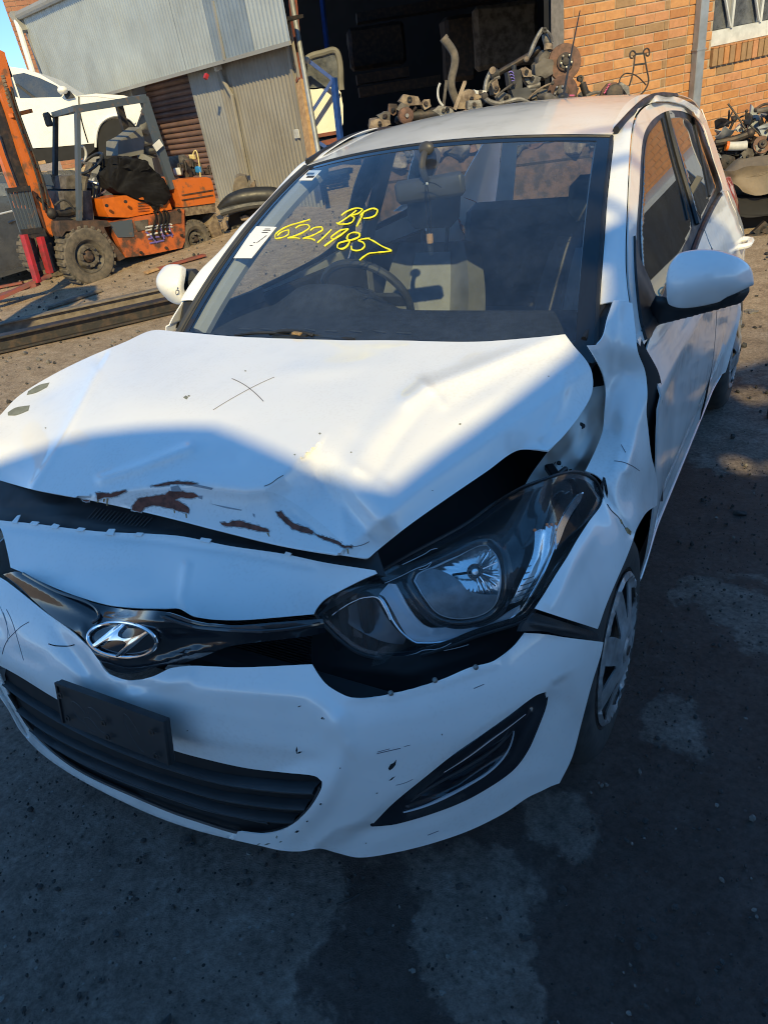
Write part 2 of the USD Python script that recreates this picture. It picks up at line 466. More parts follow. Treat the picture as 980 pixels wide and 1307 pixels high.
plain('mirror_plastic', (.045, .045, .047), .45)
plain('rust_chip', (.20, .068, .045), .9, col2=(.10, .038, .026), scale=60, bumpd=.0012, bscale=220, sharp=(.4, .6))
plain('rust_stain', (.42, .27, .12), .8, var=.5, scale=90)
plain('primer_grey', (.30, .33, .36), .7, var=.2, scale=50)
plain('old_filler', (.22, .23, .18), .8, var=.3, scale=60)
plain('pen_ink', (.07, .07, .10), .6)
plain('bounce_white', (.74, .75, .76), .7, var=.15, scale=2)  # white for the unseen wall, so it bounces light onto the bumper
plain('yellow_marker', (.82, .76, .03), .55, var=.15, scale=90)
plain('sticker_paper', (.80, .80, .78), .75, var=.05)
plain('print_ink', (.03, .03, .035), .7)
plain('condenser', (.055, .06, .065), .5, .4, var=.3, scale=30)
plain('inner_paint', (.70, .70, .66), .5, scale=9, col2=(.62, .61, .57), coat=.3)
plain('cork', (.42, .24, .12), .85, var=.3, scale=200)
plain('amber_lens', (.75, .16, .02), .15, coat=.4)
plain('red_lens', (.30, .02, .012), .12, coat=.6)
# yard
plain('purple_paint', (.16, .13, .42), .6, var=.2)
plain('pink_paint', (.62, .12, .26), .6, var=.3)
plain('orange_paint', (.56, .135, .022), .5, col2=(.21, .095, .045), scale=7, sharp=(.36, .46), bumpd=.002, bscale=60, rvar=.15)
plain('orange_worn', (.50, .12, .03), .6, col2=(.095, .052, .036), scale=5, sharp=(.42, .56), bumpd=.003, bscale=60, rvar=.15)
plain('orange_bright', (.68, .155, .012), .4, var=.25, scale=9, coat=.25, bumpd=.001, bscale=60)
plain('red_paint', (.46, .022, .035), .5, col2=(.22, .03, .03), scale=11)
plain('fork_red', (.26, .05, .035), .7, col2=(.14, .07, .05), scale=12)
plain('guard_blue', (.065, .085, .11), .55, col2=(.13, .10, .085), scale=12, sharp=(.34, .44))
plain('steel_dark', (.038, .037, .037), .6, .5, col2=(.085, .062, .048), scale=14, sharp=(.35, .55), bumpd=.002, bscale=70)
plain('steel_rusty', (.12, .075, .055), .75, .3, col2=(.05, .04, .036), scale=12, sharp=(.4, .6), bumpd=.002, bscale=70)
plain('steel_dusty', (.15, .135, .115), .8, .2, col2=(.06, .052, .045), scale=9, sharp=(.38, .6), bumpd=.003, bscale=60)
plain('disc_rust', (.19, .105, .075), .7, .45, col2=(.10, .062, .047), scale=30, bumpd=.001, bscale=90)
plain('hub_metal', (.34, .32, .29), .5, .8, var=.5, scale=30, rvar=.15)
plain('alloy_grey', (.24, .235, .22), .6, .55, col2=(.11, .10, .09), scale=14, sharp=(.38, .6), bumpd=.003, bscale=70)
plain('alloy_tan', (.30, .235, .165), .75, .25, col2=(.13, .095, .07), scale=16, sharp=(.38, .6), bumpd=.003, bscale=70)
plain('pale_plastic', (.55, .55, .52), .6, var=.3, scale=12)
plain('galvanised', (.36, .39, .41), .5, .5, col2=(.26, .275, .28), scale=6, rvar=.1)
plain('zinc_light', (.40, .44, .445), .48, .35, col2=(.31, .335, .335), scale=1.6, rvar=.1, sharp=(.3, .7))
plain('zinc_blue', (.235, .285, .335), .45, .35, col2=(.19, .23, .27), scale=2.5, rvar=.1)
plain('zinc_brown', (.235, .215, .18), .7, .2, col2=(.30, .285, .25), scale=1.8, rvar=.1, sharp=(.3, .7))
plain('zinc_grey', (.27, .265, .245), .65, .2, col2=(.33, .33, .31), scale=1.8, rvar=.1, sharp=(.3, .7))
plain('door_brown', (.22, .13, .105), .55, .1, col2=(.15, .095, .08), scale=3, rvar=.1)
plain('red_oxide', (.22, .06, .04), .7, col2=(.13, .05, .04), scale=12)
plain('timber', (.46, .30, .155), .8, col2=(.30, .18, .09), scale=16, bumpd=.002, bscale=60)
plain('timber_grey', (.20, .17, .135), .9, col2=(.12, .10, .08), scale=14, bumpd=.003, bscale=50)
plain('rack_blue', (.018, .075, .36), .5, var=.4, scale=12)
plain('white_pipe', (.75, .75, .72), .5, var=.15)
for i, (a, b) in enumerate([((.50, .235, .085), (.40, .18, .065)), ((.56, .285, .115), (.46, .225, .09)), ((.44, .20, .078), (.36, .155, .06)),
                            ((.34, .21, .105), (.28, .17, .085)), ((.53, .255, .125), (.42, .20, .09))]):
    plain(f'brick_tone_{i}', a, .85, col2=b, scale=18, bumpd=.003, bscale=70)
plain('mortar', (.47, .38, .27), .95, var=.3, scale=20, bumpd=.003, bscale=120)
plain('far_brick', (.36, .17, .10), .9, col2=(.28, .125, .075), scale=9, bumpd=.003, bscale=60)
plain('concrete', (.30, .285, .26), .9, var=.35, scale=4, bumpd=.004, bscale=60)
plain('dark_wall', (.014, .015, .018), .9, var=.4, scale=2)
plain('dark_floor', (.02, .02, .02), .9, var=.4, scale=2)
plain('tarp_tan', (.22, .175, .125), .85, col2=(.13, .11, .085), scale=4, bumpd=.006, bscale=18)
plain('black_cloth', (.014, .014, .016), .9, var=.4, scale=20, bumpd=.003, bscale=120, spec=.2)
plain('blue_plastic', (.03, .20, .50), .4)
plain('cream_plastic', (.60, .50, .22), .5)
plain('stone_dark', (.05, .048, .045), .9, var=.5, scale=30)
plain('stone_pale', (.19, .175, .155), .9, var=.4, scale=30)
plain('truck_white_shaded', (.34, .38, .44), .35, coat=.4, var=.08)  # blue-grey stands for white truck paint lying in shade
plain('tank_grey', (.20, .20, .19), .7, var=.3, scale=5)
plain('window_grey', (.60, .62, .60), .6, var=.25, scale=9)
pane('factory_glass', (.35, .42, .5), dust=.25, dustcol=(.38, .40, .42), ior=1.6)
# yard surface: dry dusty asphalt, dark wet patches with ragged edges, pale dirt further off
_N = {
    'g': ('geometry', {}), 'sp': ('separate_xyz', {}),
    'n1': ('noise_texture', {'scale': .85, 'detail': 7.0, 'roughness': .6}), 'n2': ('noise_texture', {'scale': 7.0, 'detail': 10.0, 'roughness': .72}),
    'n3': ('noise_texture', {'scale': 60.0, 'detail': 8.0, 'roughness': .75}), 'n4': ('noise_texture', {'scale': 3.4, 'detail': 12.0, 'roughness': .66, 'distortion': .25}), 'n5': ('noise_texture', {'scale': 26.0, 'detail': 8.0, 'roughness': .7}),
    'vo': ('noise_texture', {'scale': 240.0, 'detail': 5.0, 'roughness': .8}), 'vc': ('voronoi_texture', {'scale': 55.0}), 'vb': ('voronoi_texture', {'scale': 22.0}),
    'asph': ('rgb_ramp', {'ramp': [(.28, (.15, .118, .096)), (.5, (.26, .210, .175)), (.70, (.36, .30, .255))]}),
    'dirt': ('rgb_ramp', {'ramp': [(.25, (.20, .15, .105)), (.42, (.36, .265, .175)), (.58, (.47, .36, .25)), (.75, (.54, .43, .31))]}),
    'fx': ('math', {'math_type': 'multiply_add', 'value2': -1.0, 'value3': 0.0}), 'fy': ('math', {'math_type': 'multiply_add', 'value2': .85}), 'fn': ('math', {'math_type': 'multiply_add', 'value2': 3.2}),
    'fm': ('map_range', {'from_min': 3.3, 'from_max': 5.0, 'to_min': 0.0, 'to_max': 1.0, 'clamp': True}),
    'base': ('mix_color', {}), 'gr': ('map_range', {'from_min': .3, 'from_max': .7, 'to_min': .45, 'to_max': 1.55}), 'mul': ('mix_color', {'blend_type': 'multiply', 'fac': 1.0}),
    # scattered pale and dark grit
    'sc': ('separate_color', {}), 'sg': ('math', {'math_type': 'greater_than', 'value2': .93}), 'sd': ('math', {'math_type': 'less_than', 'value2': .22}), 'sm': ('math', {'math_type': 'multiply'}), 'grit': ('mix_color', {'b': (.34, .32, .29)}),
    'sk': ('math', {'math_type': 'less_than', 'value2': .05}), 'sn': ('math', {'math_type': 'multiply'}), 'grit2': ('mix_color', {'b': (.03, .028, .027)}),
    'wx': ('map_range', {'from_min': .10, 'from_max': .55, 'to_min': 0.0, 'to_max': 1.0, 'clamp': True}), 'wn': ('math', {'math_type': 'multiply_add', 'value2': 2.5, 'value3': -1.25}), 'wa': ('math', {'math_type': 'add'}),
    'wy': ('map_range', {'from_min': 2.2, 'from_max': 4.6, 'to_min': 0.0, 'to_max': -1.2, 'clamp': True}), 'wb': ('math', {'math_type': 'add'}), 'wc': ('math', {'math_type': 'subtract'}),
    'wm': ('map_range', {'from_min': .40, 'from_max': .56, 'to_min': 0.0, 'to_max': 1.0, 'clamp': True}),
    'wetc': ('mix_color', {'blend_type': 'multiply', 'b': (.33, .33, .35)}), 'rg': ('map_range', {'from_min': 0.0, 'from_max': 1.0, 'to_min': .88, 'to_max': .5}),
    'bh': ('math', {'math_type': 'multiply_add', 'value2': .5}), 'bh2': ('math', {'math_type': 'multiply_add', 'value2': 1.6}), 'b': ('bump', {'distance': .011, 'strength': 1.0}), 'p': ('principled_bsdf', {'specular_ior_level': .35}),
}
_L = [('g.position', 'sp.vector')] + [('g.position', f'{n}.vector') for n in ('n1', 'n2', 'n3', 'n4', 'n5', 'vo', 'vc', 'vb')] + [
    ('n2.fac', 'asph.fac'), ('n2.fac', 'dirt.fac'), ('sp.x', 'fx.value1'), ('sp.y', 'fy.value1'), ('fx.value', 'fy.value3'), ('n1.fac', 'fn.value1'), ('fy.value', 'fn.value3'), ('fn.value', 'fm.value'),
    ('fm.result', 'base.fac'), ('asph.color', 'base.a'), ('dirt.color', 'base.b'), ('n3.fac', 'gr.value'), ('base.result', 'mul.a'), ('gr.result', 'mul.b'),
    ('vc.color', 'sc.color'), ('sc.r', 'sg.value1'), ('vc.distance', 'sd.value1'), ('sg.value', 'sm.value1'), ('sd.value', 'sm.value2'), ('sm.value', 'grit.fac'), ('mul.result', 'grit.a'),
    ('sc.g', 'sk.value1'), ('sk.value', 'sn.value1'), ('sd.value', 'sn.value2'), ('sn.value', 'grit2.fac'), ('grit.result', 'grit2.a'),
    ('sp.x', 'wx.value'), ('n4.fac', 'wn.value1'), ('wx.result', 'wa.value1'), ('wn.value', 'wa.value2'), ('sp.y', 'wy.value'), ('wa.value', 'wb.value1'), ('wy.result', 'wb.value2')]
_prev = 'wb.value'
for _k, (_x, _y, _r) in enumerate([(.74, .50, .11), (.66, .24, .13), (.72, .10, .10), (.82, .03, .07), (1.10, 1.5, .22), (.99, .92, .11), (.95, 2.9, .3), (.22, -.25, .3)]):
    _N[f'd{_k}'] = ('vector_math', {'math_type': 'distance', 'vector2': (_x, _y, 0)}); _N[f'r{_k}'] = ('map_range', {'from_min': _r * .1, 'from_max': _r * 1.7, 'to_min': .95, 'to_max': 0.0, 'clamp': True}); _N[f's{_k}'] = ('math', {'math_type': 'subtract'})
    _L += [('g.position', f'd{_k}.vector1'), (f'd{_k}.value', f'r{_k}.value'), (_prev, f's{_k}.value1'), (f'r{_k}.result', f's{_k}.value2')]; _prev = f's{_k}.value'
_L += [(_prev, 'wm.value'), ('wm.result', 'wetc.fac'), ('grit2.result', 'wetc.a'), ('wetc.result', 'p.base_color'), ('wm.result', 'rg.value'), ('rg.result', 'p.roughness'),
       ('n3.fac', 'bh.value1'), ('vo.fac', 'bh.value3'), ('n5.fac', 'bh2.value1'), ('bh.value', 'bh2.value3'), ('bh2.value', 'b.height'), ('b.normal', 'p.normal')]
for _d in ('wc',): _N.pop(_d)
mat('yard', _N, _L)
# ------------------------------------------------------------------ ground
def ground():
    xs = np.unique(np.r_[np.linspace(-60, -12, 30), np.linspace(-12, 4, 129), np.linspace(4, 40, 25)])
    ys = np.unique(np.r_[np.linspace(-25, -2, 24), np.linspace(-2, 12, 113), np.linspace(12, 70, 40)])
    Xg, Yg = np.meshgrid(xs, ys)
    und = (meshkit.fbm(np.stack([Xg * .9, Yg * .9, 0 * Xg], -1), 3) - .5) * .035 * np.clip((Yg - 4) / 3, 0, 1) + (meshkit.fbm(np.stack([Xg * 2.2, Yg * 2.2, 0 * Xg + 4], -1), 3) - .5) * .014
    v, f = face_to(*grid_mesh(np.stack([Xg, Yg, ground_z(Xg, Yg) + und - .006], -1)), (0, 0, 99))
    g = whole('ground', trimesh.Trimesh(v, f, process=False), 'yard', 'yard of dark damp asphalt by the car and pale dirt beyond', 'ground', kind='structure', smooth=True, loc=(0, 0, 0))
ground()
# ------------------------------------------------------------------ the crashed hatchback
CAR = thing('hatchback', 'crashed white hatchback with buckled bonnet, filling the foreground', 'car', (0, 2, 0))
def dd(x, y, z):
    return float((np.array([x, y, z]) - EYE) @ FWD)
def P2(*p):
    return tuple(proj(p)[0][0])
def body(name, mesh, m='white_paint', parent=CAR, label=None, smooth=35, kind=None):
    return part(parent, name, mesh, m, smooth, label, kind)

kx = PchipInterpolator([0, .2, .4, .5, .6, .7, .78, .82, .85, .88, .92, 1.2], [0, .012, .055, .09, .155, .25, .36, .44, .535, .66, .9, 4])
yc = PchipInterpolator([-1, -.1, .0, .06, .12, .2, .28, .35, .42, .5, .56, .62, .68, .75, .9, 3], [.6, .09, .035, .020, .014, .013, .010, .004, 0, 0, .012, .045, .10, .19, .4, 9])
kl = PchipInterpolator([0, .2, .35, .5, .6, .7, .8, .84, .8575, 1.2], [0, .004, .014, .032, .07, .15, .29, .42, .6, 9])      # the far half has been pushed forward
k_of = lambda x: np.where(x > 0, kx(np.clip(x, 0, 1.2)), kl(np.clip(-x, 0, 1.2)))
front = implicit(lambda P: yc(P[..., 2]) + k_of(P[..., 0]) - P[..., 1], t0=.3, t1=3.2, n=900)
sz = PchipInterpolator([-1, .1, .2, .3, .45, .6, .75, .86, .9, .95, 1.0, 1.077, 1.107, 1.152, 1.2, 1.255, 1.372, 1.43, 1.464, 1.495, 1.52, 3], [.7, .735, .772, .826, .848, .854, .85, .836, .818, .80, .78, .749, .734, .708, .686, .664, .621, .597, .578, .55, .46, -3])
ty = PchipInterpolator([-1, .9, 1.4, 3.0, 3.4, 3.7, 4.0, 5], [-.06, -.008, 0, 0, -.03, -.09, -.3, -3])
gz = np.polynomial.Polynomial.fit([.95, 1.0, 1.077, 1.107, 1.152, 1.2, 1.255, 1.372, 1.43], [.795, .776, .748, .734, .709, .687, .664, .620, .596], 2)
dip = PchipInterpolator([0, .9, 1.15, 1.5, 2.7, 3.0, 3.4, 4.2], [0, 0, -.008, -.024, -.024, -.012, 0, 0])
side_x = lambda y, z: np.where((z > 1.0) & (z < 1.43), gz(np.clip(z, .9, 1.45)), sz(z)) + ty(y) + dip(np.clip(y, 0, 4.2)) * np.clip((.92 - z) / .15, 0, 1)
side = implicit(lambda P: P[..., 0] - side_x(P[..., 1], P[..., 2]), n=1600, t0=1.2, t1=6.5)

# --- bonnet
hood_fn = tps([(200, 421, 'z', 1.015), (330, 430, 'z', 1.01), (440, 433, 'z', 1.005), (600, 435, 'z', 1.01), (721, 427, 'z', 1.03), (757, 490, 'z', .955), (738, 530, 'z', .93),
               (690, 574, 'z', .90), (657, 577, 'z', .885), (578, 631, 'z', .87), (522, 670, 'z', .865), (470, 712, 'z', .86), (357, 696, 'z', .848), (281, 678, 'z', .842), (168, 650, 'z', .838), (41, 624, 'z', .83), (-40, 605, 'z', .825),
               (320, 500, 'z', .965), (500, 520, 'z', .955), (170, 500, 'z', .965), (200, 580, 'z', .91), (400, 600, 'z', .915), (620, 500, 'z', .965), (66, 492, 'z', .965), (0, 540, 'z', .925), (-40, 575, 'z', .89)], 1e-5)
hood_feats = [fold([(41, 623), (65, 588), (95, 530), (124, 474)][::-1], .5, 45, 1.0), ridge([(124, 474), (95, 530), (41, 623)], 4, .003),
              fold([(120, 632), (180, 622), (251, 617), (316, 624), (339, 622), (360, 608), (380, 590)], .75, 40, 1.0), fold([(443, 699), (470, 676), (545, 617), (632, 556), (700, 509), (755, 468)], .62, 45, 1.0),
              ridge([(520, 510), (546, 494), (590, 477), (640, 458), (712, 430)], 10, .009), ridge([(540, 488), (552, 498), (566, 516)], 5, .004), ridge([(450, 590), (490, 545), (540, 498)], 16, .007), ridge([(478, 610), (510, 560), (552, 505)], 9, -.004),
              ridge([(130, 612), (190, 592), (240, 572)], 7, .010), ridge([(455, 598), (478, 612), (500, 628)], 8, .004), ridge([(205, 600), (250, 590), (300, 585)], 14, -.005),
              bump(330, 585, 90, 30, .006, .1), bump(230, 545, 70, 22, -.005), bump(660, 530, 40, 14, -.006, -.6), bump(610, 500, 50, 14, -.009, -.5), bump(120, 570, 30, 40, .005), ridge([(395, 660), (420, 612), (455, 570)], 18, -.005),
              ridge([(443, 697), (436, 650), (425, 610)], 7, .003), ridge([(443, 697), (405, 680), (372, 655)], 4, -.004), bump(697, 568, 14, 10, -.006), ridge([(700, 560), (715, 520), (722, 470)], 7, .005), ridge([(690, 565), (712, 538)], 3, -.003), bump(420, 470, 60, 12, .004, -.1), bump(60, 500, 30, 12, -.005, -.6)]
hood_out = [(470, 712), (462, 712), (434, 708.7), (357, 696), (281, 678), (230, 665), (168, 650), (107, 637), (41, 624.5), (0, 613), (-45, 602),
            (-45, 570), (-5, 535), (23, 506), (64, 480), (112, 456), (160, 436), (194, 421.5), (224.5, 423), (306, 429.6), (440, 434), (495, 434), (605, 436), (688, 430), (721, 426.4),
            (732, 441), (748.5, 460.6), (755.7, 477), (755, 502), (740, 529.5), (715.5, 560), (699, 575), (682, 573.5), (657.6, 576), (622, 601), (578, 631), (522.6, 670), (478.6, 705)]
bonnet = body('bonnet', panel(hood_out, hood_fn, step=3.6, thick=.004, feats=hood_feats), label='buckled white bonnet with rusty chipped front edge and pen cross')
lip = [(150, 640), (180, 629), (251, 625), (316, 631), (345, 628), (372, 640), (410, 668), (440, 694), (462, 700), (455, 709), (434, 706), (357, 693.5), (281, 675.5), (230, 662.5), (168, 647.5)]
def hood_decal(name, out, m, lift=.0012, step=3.0, corner=25, label=None):
    return body(name, panel(out, hood_fn, step=step, thick=.0006, feats=hood_feats, lift=lift, corner=corner), m, bonnet, label)
def line_on(pts, fn, w=.0012, feats=(), lift=.0008, n=40):
    q = np.array(pts, float); s = np.r_[0, np.cumsum(np.linalg.norm(np.diff(q, axis=0), axis=1))]
    q = np.stack([PchipInterpolator(s, q[:, k])(np.linspace(0, s[-1], n)) for k in (0, 1)], 1)
    h = sum((f(q) for f in feats), np.full(len(q), lift * 1.0))
    return EYE + ray(q[:, 0], q[:, 1]) * along(fn, q, h)[:, None]
def stroke(pts, fn, r, feats=(), lift=.0006, n=40, sides=5, vary=0.0):
    rr = r * (1 + vary * (meshkit.noise(np.stack([np.arange(n) * .35, np.full(n, pts[0][0] * .1), np.full(n, pts[0][1] * .1)], 1)) - .5) * 2) if vary else r
    return tube(line_on(pts, fn, feats=feats, lift=lift, n=n), rr, sides)
hood_decal('worn_lip', lip, 'worn_white', lift=.0004, step=4, corner=60)
Z = lambda x, y: (80 + x / 2.45, 600 + y / 2.45)          # reading aid for the chipped edge
for out in ([(105, 72), (118, 70), (150, 74), (195, 62), (200, 66), (165, 84), (130, 86), (108, 95)],
            [(217, 125), (222, 105), (235, 90), (275, 82), (320, 78), (333, 66), (375, 68), (405, 72), (425, 82), (405, 88), (370, 86), (352, 92), (380, 108), (394, 118), (393, 134), (365, 128), (330, 118), (285, 110), (255, 118), (245, 130)],
            [(275, 50), (320, 40), (345, 35), (400, 38), (420, 42), (395, 45), (345, 43), (305, 50)],
            [(493, 163), (520, 166), (530, 158), (560, 160), (600, 172), (640, 184), (646, 195), (610, 190), (560, 178), (520, 176), (500, 174)],
            [(667, 130), (682, 128), (700, 148), (725, 168), (770, 182), (783, 194), (780, 200), (745, 192), (720, 184), (700, 168), (680, 148)],
            [(785, 199), (820, 208), (860, 222), (880, 236), (905, 237), (905, 243), (878, 243), (850, 228), (810, 214)],
            [(62, 93), (80, 94), (82, 98), (64, 97)]):
    q = np.array([Z(*a) for a in out]); q = smooth_outline(q, 3, 20); q = q + rng.normal(0, .35, q.shape)
    edge_ = sg.Polygon(q).buffer(0).buffer(1.3); edge_ = max(edge_.geoms, key=lambda g_: g_.area) if hasattr(edge_, 'geoms') else edge_
    eq = np.array(edge_.exterior.coords)[:-1]; eq = eq + rng.normal(0, .45, eq.shape)
    hood_decal('chip_edge', eq, 'chip_edge', lift=.0007, step=2.5, corner=180)
    hood_decal('rust_chip', q, 'rust_chip', lift=.0014, step=2.5, corner=180)
for out in ([(337, 52), (360, 48), (372, 64), (355, 70), (340, 66)], [(372, 44), (420, 46), (470, 56), (465, 62), (425, 54)], [(423, 80), (437, 80), (436, 92), (424, 88)], [(462, 105), (520, 116), (560, 124), (558, 127), (510, 119)], [(594, 135), (600, 138), (600, 148), (595, 143)]):
    hood_decal('primer_patch', [Z(*a) for a in out], 'primer_grey', .0010, 2.5)
for (x0, y0, x1, y1) in ((140, 88, 138, 112), (115, 88, 108, 103), (258, 118, 250, 128), (385, 132, 387, 150), (890, 244, 893, 262), (640, 196, 646, 208), (348, 120, 350, 135), (130, 90, 128, 100)):
    a, b = Z(x0, y0), Z(x1, y1)
    hood_decal('rust_stain', [(a[0] - 1.3, a[1]), (a[0] + 1.3, a[1]), (b[0] + .7, b[1]), (b[0] - .7, b[1])], 'rust_stain', .0007, 1.5)
body('torn_edge', stroke([Z(*a) for a in [(630, 50), (650, 42), (672, 26), (690, 16)]], hood_fn, .0007, hood_feats, n=14), 'inner_dark', bonnet)
body('torn_edge', stroke([Z(*a) for a in [(905, 240), (930, 236), (958, 224)]], hood_fn, .0006, hood_feats, n=14), 'rust_chip', bonnet)
body('pen_cross', cat(stroke([(272, 523), (300, 506), (330, 490), (350, 481)], hood_fn, .0007, hood_feats), stroke([(296, 483), (312, 491), (325, 501), (336, 512)], hood_fn, .0010, hood_feats)), 'pen_ink', bonnet, label='thin pen cross drawn on the bonnet')
for u, v, r in ((237, 507, 3.2), (241, 505, 1.5), (58, 546, 1.2), (313, 473, 1.2), (408, 553, 1.6), (376, 580, 1.2), (448, 577, 1.2), (587, 541, 1.6), (552, 626, .9), (700, 480, .9)):
    hood_decal('paint_chip', [(u - r, v), (u, v - r * .8), (u + r, v - r * .2), (u + r * .3, v + r * .8)], 'old_filler', .0008, 1.5)
for out in ([(36, 499), (50, 491), (63, 488), (60, 494), (46, 501), (34, 504)], [(10, 526), (20, 520), (38, 517), (36, 524), (20, 530), (10, 530)]):
    hood_decal('worn_patch', out, 'old_filler', .0008, 2)

# --- header panel between bonnet and grille, with its row of clip tabs
head_fn = tps([(478, 729, 'z', .775), (414, 718, 'z', .775), (292, 697, 'z', .772), (200, 683, 'z', .770), (86, 674, 'z', .765), (0, 665, 'z', .757), (-40, 660, 'z', .752),
               (432, 755, 'z', .735), (402, 780, 'z', .70), (307, 791, 'z', .698), (211, 777, 'z', .698), (137, 772, 'z', .692), (61, 746, 'z', .692), (13, 725, 'z', .69), (0, 690, 'z', .725), (250, 740, 'z', .738), (380, 750, 'z', .736)], 1e-5)
head_feats = [ridge([(243, 786), (232, 762), (238, 722)], 6, .007), bump(205, 735, 34, 30, -.008, .3), ridge([(60, 745), (110, 728), (170, 724)], 8, -.003), ridge([(0, 672), (100, 682), (200, 691), (300, 705), (400, 724)], 4, -.004),
              bump(175, 764, 40, 8, -.004), bump(120, 700, 60, 14, .003)]
header = body('header_panel', panel([(481, 732), (460, 741), (432.6, 755), (414, 765.6), (404, 777), (400.5, 784), (384, 785.5), (344, 789), (307, 791.6), (273.5, 791), (252, 788), (243, 785), (228, 777), (211, 777), (171, 776), (137, 772),
      (98, 761), (61, 746.5), (24.5, 729), (13.5, 724.5), (10, 707), (2.4, 678), (-4, 668), (-2, 664), (49, 669), (86, 674), (135, 679), (196, 681.6), (235, 685), (292, 696.7), (362, 707), (414, 718), (478.5, 728)], head_fn, step=4, thick=.003, feats=head_feats),
      label='dented white strip of bumper pushed up between bonnet and grille')
for a in ([(14, 667), (22, 658), (26, 657), (21, 668)], [(37, 669), (41, 665), (50, 666), (46, 670.5)], [(63, 673), (69, 668), (76, 670), (72, 675)], [(95, 677), (101, 673), (109, 674), (105, 678)],
          [(133, 682), (139, 675), (147, 675), (144, 683)], [(170, 683), (175, 679.5), (183, 680), (180, 684)], [(254, 690), (257, 686), (270, 688), (267, 693)], [(362, 708), (365, 704), (372, 706), (370, 710)]):
    body('clip_tab', panel(a, head_fn, step=2, thick=.002, lift=.0035, corner=20), 'white_paint', header)

# --- front bumper
GRILLE_HOLE = [(411, 998), (410, 1007), (396, 1031), (377.5, 1050), (362, 1059), (347, 1064), (328.5, 1065), (292, 1059), (246, 1045), (200, 1029), (171, 1018), (122, 997.5), (86, 976), (49, 946.5), (32, 924), (15, 895), (0, 863), (-6, 848),
               (0, 850), (24, 863), (73, 893), (145, 930), (218, 957), (261, 969), (316, 981), (368, 987), (402, 991)]
FOG_HOLE = [(475, 1053), (502, 1025.5), (544, 991), (579, 963), (613.5, 939), (648, 914.5), (683, 888.5), (697.5, 883), (695, 900.6), (686, 925), (672.5, 956), (655, 980), (627, 1001), (589, 1022), (544, 1039), (502, 1050.5)]
bump_out = [(-30, 722), (-10, 732), (8, 742), (56, 780), (92, 806), (105, 818), (122, 836), (135, 857), (150, 865), (168, 869), (194, 864), (209, 857), (218, 853), (245, 850), (306, 852), (398, 848), (408, 864), (419, 876), (444, 889.5), (466, 892), (497.5, 886), (532, 878), (566, 866.5), (600, 852), (630, 844), (654, 827), (670, 808),
            (698, 810), (723, 814), (770, 820), (767, 835), (755, 874), (742, 923), (730, 967), (714, 1000), (703, 1004), (693, 1009), (674, 1018), (644, 1038), (600, 1060), (551, 1077), (502, 1089), (458, 1095), (430, 1089), (408, 1083.5), (384, 1087), (359, 1086), (332, 1080), (292, 1071), (246, 1059), (200, 1043), (147, 1019), (98, 993), (61, 968.6), (39, 949), (24, 929), (15, 912), (0, 888), (-14, 860), (-26, 800)]
bump_feats = [fold([(405, 1084), (440, 1063), (502, 1021), (579, 960), (648, 911), (700, 878)], .55, 12, 1.5), fold([(212, 872), (300, 879), (395, 886), (428, 912), (440, 945)], .22, 50, 2.5), step_crease([(475, 1053), (430, 1062), (405, 1083)], 14, .004), ridge([(427, 925), (440, 950), (432, 985), (412, 1022), (375, 1062)], 14, .007), ridge([(400, 905), (427, 930)], 18, .004),
              ridge([(704, 872), (650, 905), (570, 962), (490, 1022)], 26, .002), ridge([(110, 823), (140, 868), (168, 884), (205, 874), (240, 864)], 9, .006),
              bump(172, 880, 40, 9, -.008), bump(95, 835, 40, 9, -.010, .9), ridge([(215, 876), (300, 885), (395, 892), (430, 915)], 15, .005), ridge([(0, 800), (20, 830), (50, 845)], 10, -.004), bump(300, 930, 90, 40, -.003),
              ridge([(480, 1075), (560, 1050), (640, 1010), (690, 985)], 14, .003), ridge([(442, 893), (497, 890), (566, 871), (630, 848)], 4, .003)]
bmesh = panel(bump_out, front, [GRILLE_HOLE, FOG_HOLE], step=5, thick=.003, feats=bump_feats)
X, Zz = np.meshgrid(np.r_[np.linspace(-.50, -.84, 14), -.85, -.8575], np.linspace(.17, .6, 10))
gv, gf = grid_mesh(np.stack([X, np.minimum(kl(-X) + yc(Zz) + .006, .66), Zz], -1))
gv, gf = face_to(gv, gf, (-2, -2, .5))
bumper = body('front_bumper', cat(bmesh, solid(gv, gf, .003)), label='scuffed white front bumper torn loose along its top edge')
def bump_line(name, pts, r, m='pen_ink', n=24, par=bumper, lift=.0004):
    return body(name, stroke(pts, front, r, bump_feats, lift, n), m, par)
K = lambda x, y: (440 + x / 2.882, 800 + y / 2.882)
bump_line('scratch', [K(118, 468), K(160, 458), K(205, 448)], .0008); bump_line('scratch', [K(120, 462), K(165, 450)], .0006); bump_line('scratch', [K(475, 228), K(512, 212)], .0007); bump_line('scratch', [K(218, 442), K(240, 436)], .0005)
bump_line('scratch', [K(305, 768), K(345, 752)], .0008); bump_line('scratch', [K(188, 584), K(225, 574), K(250, 562)], .0005); bump_line('scratch', [(3, 835), (9, 818), (18, 808), (28, 799), (37, 794)], .0008); bump_line('scratch', [(8, 778), (14, 790), (22, 815), (30, 843)], .0006)
bump_line('split', [(62, 822), (72, 824.5), (84, 825), (95, 823)], .0013, 'inner_dark')
for pts, r in (([(-2, 770), (6, 790), (12, 812)], .0005), ([(4, 782), (9, 800), (10, 820)], .0005)):
    bump_line('scuff', pts, r, 'primer_grey')
def bump_decal(name, out, m, lift=.0006):
    return body(name, panel(out, front, step=2, thick=.0005, feats=bump_feats, lift=lift, corner=20), m, bumper)
